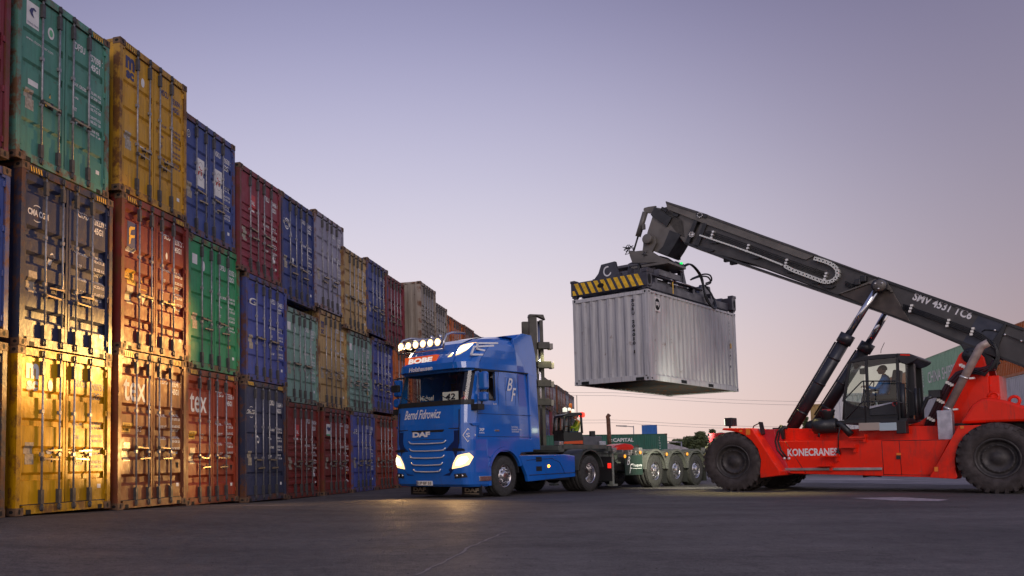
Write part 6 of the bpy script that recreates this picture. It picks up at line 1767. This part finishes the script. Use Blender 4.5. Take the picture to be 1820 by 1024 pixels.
# ================================================================ people
def skin_person(name, joints, edges, mats_by_vert, label, M, root=0, sub=2):
    """one continuous skinned body; joints: (x,y,z,r)"""
    me = bpy.data.meshes.new(name); me.from_pydata([j[:3] for j in joints], edges, [])
    o = bpy.data.objects.new(name, me); COL.objects.link(o); o.matrix_world = M
    sk = o.modifiers.new('skin', 'SKIN'); sk.use_smooth_shade = True
    for v, j in zip(me.skin_vertices[0].data, joints): v.radius = (j[3], j[4] if len(j) > 4 else j[3])
    me.skin_vertices[0].data[root].use_root = True
    s2 = o.modifiers.new('sub', 'SUBSURF'); s2.levels = sub; s2.render_levels = sub
    dg = bpy.context.evaluated_depsgraph_get(); ev = o.evaluated_get(dg); bm_ = bpy.data.meshes.new_from_object(ev)
    o.modifiers.clear(); o.data = bm_
    for m_ in mats_by_vert[0]: bm_.materials.append(m_)
    fn = mats_by_vert[1]
    for p in bm_.polygons: p.material_index = fn(p.center); p.use_smooth = True
    tag(o, label, 'person')
    return o
MSKIN = mat('skin', (.42, .20, .13), .55)
MCOV = mat('blue_work_clothes', (.04, .20, .60), .8, noise=.25, nscale=12, bump=.3)
MJEAN = mat('navy_trousers', (.02, .045, .13), .85, noise=.2, nscale=12)
MHAIR = mat('short_brown_hair', (.09, .045, .025), .9)
def head_on(o, c, tilt=0, hair=MHAIR, s=1.0):
    "face pointing +x; nose, eyes, mouth, ear geometry as one child head detail mesh"
    m = MB(); cx, cy, cz = c
    def ell(cc, rx, ry, rz, mi=0, k=14):
        b = len(m.v); m.lathe([(math.sin(math.pi * i / 10) + 1e-4, -math.cos(math.pi * i / 10)) for i in range(11)], (0, 0, 0), 'z', n=k, m=mi)
        for i in range(b, len(m.v)):
            v = m.v[i]; m.v[i] = (cc[0] + v[0] * rx * s, cc[1] + v[1] * ry * s, cc[2] + v[2] * rz * s)
    ell((cx + .004, cy, cz), .098, .076, .115); ell((cx + .045, cy, cz - .065), .055, .05, .05)
    ell((cx + .105, cy, cz - .012), .022, .016, .028); ell((cx + .085, cy, cz + .03), .02, .05, .012)
    for y in (.03, -.03): ell((cx + .088, cy + y, cz + .012), .011, .014, .009, 1)
    ell((cx + .092, cy, cz - .055), .012, .026, .006, 2)
    for y in (.078, -.078): ell((cx - .005, cy + y, cz), .02, .012, .033)
    return m
def seated(M, label, jacket, trousers, s=1.0, reach=.44, name='person'):
    # seat reference: hips at origin, facing +x
    J = [(0, 0, .02, .15, .12), (.0, 0, .18, .145, .11), (-.03, 0, .36, .17, .12), (-.04, 0, .46, .12, .10), (-.01, 0, .54, .058), (.0, 0, .60, .055)]
    E = [(0, 1), (1, 2), (2, 3), (3, 4), (4, 5)]
    for s_ in (1, -1):
        b = len(J)
        J += [(-.03, s_ * .19, .45, .068), (.10, s_ * .25, .24, .050), (.16, s_ * .24, .20, .048), (reach - .04, s_ * .17, .27, .034), (reach + .02, s_ * .15, .285, .030)]
        E += [(3, b), (b, b + 1), (b + 1, b + 2), (b + 2, b + 3), (b + 3, b + 4)]
        b = len(J)
        J += [(.10, s_ * .10, .0, .095), (.42, s_ * .13, .05, .072), (.46, s_ * .13, .0, .068), (.50, s_ * .13, -.36, .048), (.51, s_ * .13, -.42, .045), (.62, s_ * .14, -.45, .04)]
        E += [(0, b), (b, b + 1), (b + 1, b + 2), (b + 2, b + 3), (b + 3, b + 4), (b + 4, b + 5)]
    def mf(c):
        if c.z > .555: return 2
        if c.x > reach - .045 and c.z > .15: return 2
        if c.z < -.41: return 3
        return 0 if c.z > .08 and (abs(c.y) > .16 or c.x < .25) else 1
    o = skin_person(name, J, E, ([jacket, trousers, MSKIN, MBK], mf), label, M)
    hm = head_on(o, (.03, 0, .70)); hm.obj('head', [MSKIN, MBK, MREDD], o)
    h = MB(); b = 0
    h.lathe([(math.sin(math.pi * i / 10) + 1e-4, -math.cos(math.pi * i / 10)) for i in range(4, 11)], (0, 0, 0), 'z', n=16)
    h.v = [(.018 + v[0] * .102 - .01, v[1] * .083, .715 + v[2] * .108) for v in h.v]; h.obj('hair', MHAIR, o, recalc=False)
    # hands: palm, four fingers and thumb curled on the wheel
    for s_ in (1, -1):
        mm = MB(); px0 = Vector((reach + .03, s_ * .148, .288))
        mm.tube([px0 - Vector((.03, 0, 0)), px0 + Vector((.015, 0, .004)), px0 + Vector((.05, 0, .004))], .026, 8, r2=.024)
        for f_, (dy, l_) in enumerate(((-.027, .9), (-.009, 1.0), (.009, .95), (.026, .75))):
            a = px0 + Vector((.05, dy, .006)); mm.tube([a, a + Vector((.03 * l_, 0, .004)), a + Vector((.048 * l_, 0, -.018)), a + Vector((.034 * l_, 0, -.036))], .0088, 6, r2=.007)
        a = px0 + Vector((.005, -s_ * .026, .0)); mm.tube([a, a + Vector((.03, -s_ * .014, -.008)), a + Vector((.052, -s_ * .006, -.022))], .0105, 6, r2=.008)
        mm.obj('hand', MSKIN, o)
    return o
sx, sz = ST.side(1573, 707, 0)
seated(SK @ Matrix.Translation((sx, 0, sz + .02)), 'operator in blue work clothes sitting in the reach stacker cab, hands on the wheel', MCOV, MJEAN, reach=.38)

# ================================================================ light from the vehicles
def spot(name, M, loc, target, energy, size=60, col=(1, .72, .38), blend=.6, r=.05):
    l = bpy.data.lights.new(name, 'SPOT'); l.energy = energy; l.spot_size = R(size); l.spot_blend = blend; l.color = col; l.shadow_soft_size = r
    o = bpy.data.objects.new(name, l); COL.objects.link(o); p = M @ Vector(loc); t = Vector(target)
    o.location = p; o.rotation_euler = (t - p).to_track_quat('-Z', 'Y').to_euler(); return o
def wall_pt(u, z, P=9.35): p = WD * u + WN * P; return Vector((p.x, p.y, z))
# lamps: roof bar throws a bright band between the first two tiers, headlights pool low on the wall
spot('roof_bar_light', TM, (1.36, lampz[2][0], lampz[2][1]), wall_pt(12.35, 2.72), 24000, 10.5, (1, .56, .16), 1, .06)
spot('roof_bar_light', TM, (1.36, lampz[4][0], lampz[4][1]), wall_pt(13.3, 3.7), 5600, 38, (1, .50, .12), 1, .06)
spot('headlight_left', TM, (1.52, 1.0, .92), wall_pt(13.45, 1.2), 10000, 9, (1, .58, .18), 1, .05)
spot('headlight_right', TM, (1.52, -1.0, .92), wall_pt(14.0, 1.3), 900, 42, (1, .54, .16), 1, .05)
for s_ in (1, -1): spot('dipped_beam', TM, (1.53, s_ * 1.0, .95), TM @ Vector((6.5, s_ * .8 + 3.2, 0)), 110, 125, (1, .56, .20), 1, .05)
spot('roof_corner_light', TM, (1.3, .95, 3.62), wall_pt(19, 2.2), 200, 70, (1, .72, .4), 1, .08)
# working light of the reach stacker: greenish white, on the trailer and the underside edge of the load
spot('front_work_light', SK, (lamp_front[0] + .95, lamp_front[1], lamp_front[2]), TM @ Vector((-8.9, 1.3, .6)), 800, 100, (1, 1, .78), .8, .06)
spot('front_work_light_up', SK, (lamp_front[0] + .95, lamp_front[1] - .1, lamp_front[2] + .05), CM @ Vector((1.2, 0, .1)), 130, 60, (.95, 1, .82), 1, .06)

hx_, hz_ = ST.side(1292, 462, .1)
spot('boom_work_light', SK, (hx_, .07, hz_ - .16), SK @ Vector((-.3, 2.2, .6)), 1500, 46, (1, .80, .26), 1, .08)
# ================================================================ empty-container forklift behind the trailer
LF = Frame(at_depth(1000, 840, 38.5) * 1.0, 186); LF.O.z = 0
LM = Matrix.Translation(LF.O) @ Matrix.Rotation(LF.ang, 4, 'Z')
fk = thing('container_lift_truck', 'tall-masted container lift truck standing behind the trailer, dark cab with red beacon', 'lift truck'); fk.matrix_world = LM
MOL = mat('olive_grey_mast', (.085, .078, .062), .45, .2, noise=.3, nscale=3)
def LS(pts, y=0): return LF.sides(pts, y)
xm0 = LS([(943, 700)])[0][0]; xm1 = LS([(957, 700)])[0][0]; xm2 = LS([(968, 700)])[0][0]
ztop = LS([(943, 559)])[0][1]
m = MB()
m.box(xm1, xm0, -.10, .10, .3, ztop - .1); m.box(xm2, xm1 - .12, -.08, .08, .3, ztop - .25)
m.box(xm1 - .02, xm0 - .1, -1.5, -1.3, .3, ztop - .1)
m.prism([(xm0 + .02, ztop - .15), (xm0 - .02, ztop + .0), (xm2 - .02, ztop - .02), (xm2 - .10, ztop - .25), (xm1, ztop - .08)], -.14, .12, 'y')
m.objs('mast', MOL, fk, bevel=.02)
m = MB()
for x in (xm1 - .05, xm1 - .10): m.tube([(x, .05, .5), (x, .05, ztop - .3)], .03, 8)
m.objs('lift_chain', MCHR, fk)
for yy in (612, 646, 679, 712):
    m = MB(); z = LS([(960, yy)])[0][1]; z2 = LS([(960, yy + 9)])[0][1]; x0 = LS([(952, yy)])[0][0]; x1 = LS([(976, yy)])[0][0]; x2 = LS([(981, yy)])[0][0]
    if yy == 612: x0, x1, x2 = [LS([(a, yy)])[0][0] for a in (953, 973, 979)]
    m.box(x1, x0, -.05, .32, z2, z + .06, 0); m.box(x2, x1, -.05, .30, z2 - .03, z + .0, 1); m.obj('mast_crossbeam', [MOL, mat('pale_end_plate', (.30, .27, .22), .5)], fk, bevel=.01)
m = MB(); m.box(LS([(952, 700)])[0][0], LS([(943, 700)])[0][0] + .12, -.1, .2, .9, LS([(940, 605)])[0][1]); m.obj('carriage', MOL, fk)
cz0 = LS([(1000, 790)])[0][1]; cz1 = LS([(1000, 735)])[0][1]
CBP = LS([(990, 741), (1006, 735), (1030, 735), (1034, 742), (1035, 786), (1010, 789), (990, 787), (986, 776)], .7)
m = MB()
m.prism(LS([(1001, 764), (1003, 789), (1010, 789), (1036, 787), (1035, 768), (1010, 768)], .7), -.7, .7, 'y')
m.prism(LS([(1003, 737), (1010, 734), (1034, 733), (1036, 738), (1008, 740), (1003, 741)], .7), -.72, .72, 'y')
for a, b in (((1004, 740), (1002, 770)), ((1012, 738), (1011, 770)), ((1033, 738), (1035, 770))):
    for y in (.66, -.7):
        p, q = LS([a, b], .7); m.tube([(p[0], y, p[1]), (q[0], y, q[1])], .05, 6)
m.obj('cab', MBK, fk)
m = MB()
for pts in ([(1004, 740), (1033, 738), (1035, 768), (1003, 766)],):
    for y in (.66, -.66): m.add([(a, y, b) for a, b in LS(pts, .7)], [(0, 1, 2, 3)])
m.objs('cab_window', MGLASS, fk, recalc=False)
m = MB(); x, z = LS([(1037, 737)], .7)[0]; m.lathe([(.001, .12), (.10, .10), (.12, 0), (.10, -.1), (.001, -.12)], (x, .5, z), 'x', n=14); m.v = [(p[0], p[1], p[2]) for p in m.v]; m.obj('red_beacon', emis('red_beacon_light', (1, .02, .01), 5), fk)
m = MB(); m.prism(LS([(1004, 785), (1036, 783), (1036, 789), (1002, 789)], .8), .5, .8, 'y'); m.obj('orange_base', mat('orange_paint', (.75, .08, .01), .4), fk)
m = MB(); 
for a, b, r_ in ((1004, 728, .10), (1012, 727, .07), (1018, 730, .08)): x, z = LS([(a, b)], .3)[0]; m.lathe([(.001, r_), (r_, r_ * .5), (r_, -r_), (.001, -r_)], (x, .3, z), 'z', n=10)
m.objs('roof_lamp', [mat('lamp_lens_white', (.5, .5, .45), .3, emit=(1, .95, .8), es=.8)], fk)
m = MB(); x, z = LS([(1014, 721)], .3)[0]; m.lathe([(.001, .1), (.07, .08), (.07, -.1), (.001, -.1)], (x, .3, z), 'z', n=10); m.tube([(x, .3, z - .3), (x, .3, z)], .03, 6); m.obj('beacon', MORN, fk)
m = MB(); m.tube([(a, -.3, b) for a, b in LS([(1025.5, 735), (1025, 703)], -.3)], .015, 5); m.obj('antenna', MBK, fk)
m = MB(); a = LS([(1037, 805), (1070, 775)], .6); m.box(a[0][0], a[1][0], -.8, .6, a[0][1], a[1][1]); m.obj('side_tank', mat('slate_grey', (.11, .105, .125), .45, noise=.2), fk, bevel=.04)
m = MB(); a = LS([(1066, 802), (1077, 784)], .7); m.box(a[0][0], a[1][0], .3, .7, a[0][1], a[1][1]); m.obj('filter_box', MSILV, fk, bevel=.02)
m = MB(); m.prism(LS([(1086, 812), (1089, 798), (1098, 791), (1112, 788), (1124, 790), (1131, 796), (1134, 812)], .8), -.9, .8, 'y'); m.obj('engine_hood', MRED, fk, bevel=.12)
m = MB(); a = LS([(990, 850), (1135, 803)], .9); m.box(a[0][0], a[1][0], -1.0, .9, .45, a[1][1] + .05); m.obj('chassis', MBK, fk, bevel=.04)
m = MB(); m.tube([(a, .6, b) for a, b in LS([(1083, 790), (1083, 782), (1081, 745), (1080, 741), (1083, 737)], .6)], .085, 12); m.obj('exhaust_pipe', mat('rusty_pipe', (.17, .075, .045), .7, noise=.4, nscale=7), fk)
m = MB(); a = LS([(1050, 776), (1058, 766)], .6)
m.box(a[0][0], a[1][0], .4, .6, a[0][1], a[1][1]); m.tube([(a[0][0] - .1, .5, a[0][1]), (a[0][0] - .1, .5, a[0][1] - .35)], .03, 6); m.obj('work_lamp', MBK, fk, bevel=.03)
_t = big_tyre(.6, .4); fty = _t.mesh('tyre', [MTYRE])
for px_ in (1000, 1120):
    for y in (.9, -.9):
        w = bpy.data.objects.new('wheel', None); COL.objects.link(w); w.parent = fk; w.location = (LS([(px_, 840)], y)[0][0], y, .6); link('tyre', fty, w)
px0, pz0 = LS([(1024, 772)], 0)[0]
seated(LM @ Matrix.Translation((px0, .1, pz0 + .05)), 'driver with a yellow hi-vis waistcoat in the cab of the tall-masted lift truck', mat('hi_vis', (.45, .60, .03), .7), MJEAN, reach=.36)
spot('mast_light', LM, (xm2 - .2, .4, LS([(960, 625)])[0][1]), LM @ Vector((xm1, 0, 2.5)), 120, 140, (1, .95, .5), 1, .1)

# ================================================================ containers on the right
def cbox(name_label, loc, rz, c, L_, H, art=None, kind=None, group=None, seed=0):
    return container(0, 0, 0, H, c, kind, art, name_label, group, loc=loc, rz=rz, Lc=L_, seed=seed, rusty=False)
GR = 'containers in the rows beyond the reach stacker'
# the right-hand row runs parallel to the wall; find its plane from the tier line at 5.18 m
pr_ = ray(1640, 707); t = (5.18 - CAMH) / pr_.z; q0 = C0 + pr_ * t
PRN = q0.dot(WN); u0 = q0.dot(WD)
rzR = math.pi / 2 - TH
def rbox(u, tier, c, label, L_=12.19, H=H8, dP=0, z=None, art=None):
    # side face towards the yard: local x across (away from camera side), local y along +WD -> rotate so that length runs along WD
    # container local: x 0..2.438, y 0..L ; want y axis = WD, x axis = -WN (away to the right)
    o = container(0, 0, 0, H, c, None, None, label, GR, loc=(0, 0, 0), rz=0, Lc=L_, rusty=False)
    p = WD * u + WN * (PRN + dP)
    X = -WN; Y = WD
    o.matrix_world = Matrix(((X.x, Y.x, 0, p.x), (X.y, Y.y, 0, p.y), (0, 0, 1, z if z is not None else tier * 2.59), (0, 0, 0, 1)))
    if art:
        mm = MB(); art(mm, H); mm.obj('lettering', [MWHITE, MYEL], o, recalc=False)
    return o
def art_china(mm, H):
    # side face is x=0 plane seen from -x; reading direction runs towards the camera (-y)
    put_text(mm, 'CHINA SHIPPING', (-.004, 10.3, .95), (0, -1, 0), (0, 0, 1), w=8.2, h=.85, m=0, bold=.012)
    for i, ch in enumerate('CCLU4321'): put_text(mm, ch, (-.004, 11.75, H - .45 - i * .24), (0, -1, 0), (0, 0, 1), w=.22, h=.17, m=0, bold=.02)
uf = u0 - 12.19 + .1
rbox(uf, 2, 'china', 'light green container with large white CHINA SHIPPING letters, top tier behind the red tower', H=H9, art=art_china)
rbox(uf, 1, 'white', 'off-white container under the light green lettered one'); rbox(uf, 0, 'orange', 'orange container at the foot of the light green lettered stack')
rbox(uf - 12.4, 2, 'orange', 'orange container in the top tier above the red engine hood', H=H9); rbox(uf - 12.4, 1, 'white', 'off-white ribbed container behind the lifting eyes of the hood'); rbox(uf - 12.4, 0, 'blue2', 'blue container on the ground behind the rear wheel')
rbox(uf - 24.8, 2, 'orange', 'orange container at the right edge, top tier', H=H9); rbox(uf - 24.8, 1, 'white', 'off-white container at the right edge, middle tier'); rbox(uf - 24.8, 0, 'green', 'green container at the right edge, on the ground')
for t_, c_ in ((0, 'tex2'), (1, 'orange'), (2, 'orange')): rbox(uf + 13.5, t_, c_, 'rust orange container seen behind the operator cab, %s tier' % TIER[t_], dP=-.2, z=t_ * 2.55)
# boxes seen left of the operator cab
def facing(px0, px1, pytop, Y, c, label, L_=None, H=H8, z=0, art=None, kind=None, group=GR, rotate=0):
    a = at_depth(px0, 800, Y); b = at_depth(px1, 800, Y)
    ln_ = (b.x - a.x)
    return a, b, ln_
# CAPITAL container: long side square to the view
Yc = 66.0; b_ = at_depth(1187, 800, Yc); zt_ = at_depth(1150, 771, Yc).z
def side_on(px_right, Y, c, label, zb, H, L_=12.19, art=None, group=None, yaw=0):
    r_ = at_depth(px_right, 800, Y); o = container(0, 0, 0, H, c, None, None, label, group, loc=(0, 0, 0), rz=0, Lc=L_, rusty=False)
    # local y (length) -> +X world reversed so that the x=0 face looks at the camera
    Y_ = Vector((-math.cos(yaw), -math.sin(yaw), 0)); X_ = Vector((-Y_.y * -1, 0, 0)); X_ = Vector((0, 0, 1)).cross(Y_) * -1
    X_ = Y_.cross(Vector((0, 0, 1)))
    o.matrix_world = Matrix(((X_.x, Y_.x, 0, r_.x), (X_.y, Y_.y, 0, r_.y), (0, 0, 1, zb), (0, 0, 0, 1)))
    if art: mm = MB(); art(mm, H); mm.obj('lettering', [MWHITE, MYEL], o, recalc=False)
    return o
def art_capital(mm, H):
    # the reading direction on screen is left to right = -y local
    put_text(mm, 'CAPITAL', (-.004, 3.95, 2.03), (0, -1, 0), (0, 0, 1), w=1.5, h=.27, m=0, bold=.03)
    put_text(mm, 'c', (-.004, 4.12, 2.06), (0, -1, 0), (0, 0, 1), w=.12, h=.17, m=0, bold=.03)
    for i in range(7): put_text(mm, 'CLHU431'[i], (-.004, .62, 2.25 - i * .2), (0, -1, 0), (0, 0, 1), w=.10, h=.11, m=0)
side_on(1187, Yc, 'capital', 'dark green container with white CAPITAL lettering beyond the trailer', zt_ - H8, H8, art=art_capital)
# blue end-on container farther off
Yb = 150.0; a_ = at_depth(1142, 800, Yb); zt2 = at_depth(1150, 755.5, Yb).z
for k in range(3):
    container(0, 0, 0, H8, 'blue3', None, None, 'bright blue container end, far off above the dark green one, %s of its stack' % ('top', 'middle', 'bottom')[k], 'far blue container stack', loc=(a_.x, a_.y, zt2 - H8 * (k + 1)), rz=-R(16.9), Lc=CL, rusty=False)
# beige / white boxes between the cylinders and the cab
Yw = 58.0
def end_box(px0, pytop, Y, c, label, zb, H, Lc=6.06, rz=0):
    a = at_depth(px0, 800, Y); return container(0, 0, 0, H, c, None, None, label, GR, loc=(a.x, a.y, zb), rz=-math.atan((px0 - CX) / FPX) - .02, Lc=Lc, rusty=False)
zt3 = at_depth(1470, 717, Yw).z
end_box(1444, 0, Yw + 6, 'beige', 'cream container end between the two lift cylinders', zt3 + .3 - H9, H9); end_box(1444, 0, Yw + 6, 'grey', 'grey container end under the cream one', zt3 + .3 - H9 - H8, H8 - .01)
zt4 = at_depth(1495, 700, Yw - 2).z
end_box(1486, 0, Yw - 2, 'white', 'off-white container end seen through the front of the operator cab', zt4 - H9, H9)
end_box(1486, 0, Yw - 2, 'lav', 'grey container end under the off-white one behind the operator cab', zt4 - H9 - H8, H8 - .01)
# small house roof
hs = thing('house', 'small pale house roof between the dark green container and the trees', 'house'); hp = at_depth(1197, 812, 95); hs.location = (hp.x, hp.y, 0)
m = MB(); m.box(-2.6, 2.2, 0, 6, 0, 1.3); m.obj('wall', mat('pale_render', (.5, .42, .38), .8), hs)
m = MB(); m.prism([(-2.9, 1.25), (2.6, 1.25), (1.2, 1.9), (-.6, 2.35), (-1.6, 2.3)], -.3, 6.3, 'y'); m.obj('roof', mat('grey_roof', (.40, .37, .38), .7, noise=.3, nscale=3), hs)

# ---- trees
MLEAF = mat('foliage', (.095, .115, .040), .85, noise=.5, nscale=.5)
MLEAF2 = mat('autumn_foliage', (.12, .085, .035), .85, noise=.5, nscale=.5)
MBARK = mat('bark', (.05, .035, .025), .9)
def tree(px, pytop, Y, wpx, shape, label, leaf=MLEAF, seed=0):
    rnd = random.Random(seed); b = at_depth(px, 812, Y); top = at_depth(px, pytop, Y).z; wd = wpx / FPX * Y / 2
    o = thing('tree', label, 'tree', (b.x, b.y, 0), 0, 'trees beyond the yard')
    m = MB(); m.tube([(0, 0, -.2), (.05, 0, top * .5), (0, 0, top * .92)], .18, 7, r2=.03)
    for i in range(7):
        a = rnd.uniform(0, 6.28); h = rnd.uniform(.25, .8) * top; m.tube([(0, 0, h), (math.cos(a) * wd * .6, math.sin(a) * wd * .6, h + .15 * top)], .05, 5, r2=.01)
    m.obj('trunk', MBARK, o)
    m = MB(); nleaf = 4200
    cl = []
    for i in range(44):
        t = rnd.random() ** .8; z = top * (.12 + .86 * t)
        w = wd * ((1 - t) ** .8 + .06) if shape == 'cone' else wd * math.sqrt(max(.02, 1 - (2 * t - .9) ** 2 * .8))
        a = rnd.uniform(0, 6.28); rr = w * math.sqrt(rnd.random()); cl.append((rr * math.cos(a), rr * math.sin(a), z, wd * rnd.uniform(.14, .32)))
    for i in range(nleaf):
        c = rnd.choice(cl); r_ = c[3]
        d = Vector((rnd.gauss(0, 1), rnd.gauss(0, 1), rnd.gauss(0, .8))); d.normalize(); p = Vector(c[:3]) + d * r_ * rnd.random() ** .4
        if p.z > top: continue
        s_ = rnd.uniform(.10, .24) * (Y / 120); u = Vector((rnd.gauss(0, 1), rnd.gauss(0, 1), rnd.gauss(0, 1))).normalized(); v = u.orthogonal().normalized()
        m.add([p - u * s_, p + v * s_ * .6, p + u * s_, p - v * s_ * .6], [(0, 1, 2, 3)])
    m.obj('crown', leaf, o, recalc=False)
TL_ = [(1247, 767, 130, 44, 'cone', 'pointed dark green conifer left of the big front tyre', MLEAF),
 (1268, 764, 120, 30, 'cone', 'dark conifer peeking over the big front tyre', MLEAF),
 (1232, 776, 140, 52, 'round', 'bushy green tree beside the pointed conifer', MLEAF), (1212, 781, 140, 46, 'round', 'low green tree left of the pointed conifer', MLEAF),
 (1196, 786, 150, 36, 'round', 'low brownish tree behind the pale house roof', MLEAF2), (1284, 770, 150, 28, 'round', 'round tree hidden partly by the red front fender', MLEAF),
 (1310, 772, 150, 30, 'round', 'bushy tree behind the front work lamp', MLEAF2), (1436, 742, 110, 22, 'cone', 'thin tree top between the two lift cylinders', MLEAF), (1180, 790, 160, 30, 'round', 'brown bush right of the dark green container', MLEAF2)]
for i, t_ in enumerate(TL_): tree(t_[0], t_[1], t_[2], t_[3], t_[4], t_[5], t_[6], i + 3)
# distant hedge line to close the horizon
m = MB(); rnd = random.Random(9)
for i in range(9000):
    x = rnd.uniform(-160, 210); y = 215 + rnd.uniform(0, 8); h = 1.9 + 1.3 * math.sin(x * .13) * math.sin(x * .037 + 1) + rnd.uniform(-.5, .5)
    p = Vector((x, y, rnd.random() * max(.8, h))); u = Vector((rnd.gauss(0, 1), rnd.gauss(0, 1), rnd.gauss(0, 1))).normalized(); v = u.orthogonal().normalized(); s_ = rnd.uniform(.3, .8)
    m.add([p - u * s_, p + v * s_ * .7, p + u * s_, p - v * s_ * .7], [(0, 1, 2, 3)])
tag(m.obj('far_woodland', MLEAF2, recalc=False), kind='stuff', cat='woodland', label='low line of far-off woodland along the horizon')
# lamp posts, poles and power lines
def lamppost(px, pytop, Y, label, arm=-1, r=.07):
    b = at_depth(px, 812, Y); z = at_depth(px, pytop, Y).z; o = thing('street_lamp', label, 'street lamp', (b.x, b.y, 0))
    m = MB(); m.tube([(0, 0, 0), (0, 0, z)], r, 8, r2=r * .6); m.obj('pole', MSTEEL, o); m = MB(); m.tube([(0, 0, z - .1), (arm * .9, 0, z)], r * .6, 6); m.prism([(arm * .7, z - .1), (arm * 1.7, z - .02), (arm * 1.7, z + .08), (arm * .7, z + .06)], -.15, .15, 'y'); m.box(arm * .7, 0, -.05, .05, z - 1.1, z - .95); m.obj('lamp_head', MSTEEL, o)
lamppost(1128, 757, 90, 'grey street lamp standing up behind the dark green lettered container'); lamppost(1212, 785, 110, 'thin pale post in front of the low trees', r=.12)
m = MB()
for k, (y0, y1) in enumerate(((690, 716), (694, 724), (742, 757), (748, 760), (773, 776), (779, 782))):
    a = at_depth(700, y0 - 8, 160); b = at_depth(1900, y1 + 14, 160); P = []
    for i in range(41):
        t = i / 40; p = a.lerp(b, t); s_ = (t * 3) % 1; p.z -= .9 * 4 * s_ * (1 - s_) * .5; P.append(p)
    mm = MB(); mm.tube(P, .022, 4); tag(mm.obj('power_line', mat('wire_grey', (.22, .20, .21), .6)), 'thin overhead power line crossing the pale sky low down, %s from the top' % ('first', 'second', 'third', 'fourth', 'fifth', 'sixth')[k], 'power line', 'overhead power lines')
for k, t_ in ((0, 0), (3, 1)):
    a = at_depth(700, 682, 160); b = at_depth(1900, 730, 160); p = a.lerp(b, t_)
    o = thing('power_pole', 'slim grey pole carrying the overhead lines, %s' % ('hidden behind the container wall', 'behind the hanging container', 'behind the reach stacker body', 'beyond the right edge')[k], 'pole', (p.x, p.y, 0)); mm = MB(); mm.tube([(0, 0, 0), (0, 0, p.z)], .10, 8, r2=.07); mm.box(-.04, .04, -1.2, 1.2, p.z - .3, p.z - .15); mm.obj('pole', MSTEEL, o)
# a few bits of grit and a drain cover on the asphalt
m = MB(); rnd = random.Random(21)
for i in range(260):
    q = on_ground(rnd.uniform(60, 1750), 1024 - 130 * rnd.random() ** .6); s_ = rnd.uniform(.003, .008); z = ground_z(q.x, q.y)
    m.add([(q.x - s_, q.y, z), (q.x + s_, q.y - s_ * .5, z), (q.x, q.y + s_, z), (q.x, q.y, z + s_ * 1.2)], [(0, 1, 3), (1, 2, 3), (2, 0, 3)])
tag(m.obj('grit', mat('grit_stone', (.07, .06, .055), .9), recalc=False), kind='stuff', label='loose grit scattered over the asphalt', cat='grit')
# cycles settings that only concern sampling
SC.render.engine = 'CYCLES'
SC.cycles.max_bounces = 8; SC.cycles.transparent_max_bounces = 12
for o in bpy.data.objects:
    if o.type == 'MESH' and o.name.startswith('Cube'): o.name = 'part'
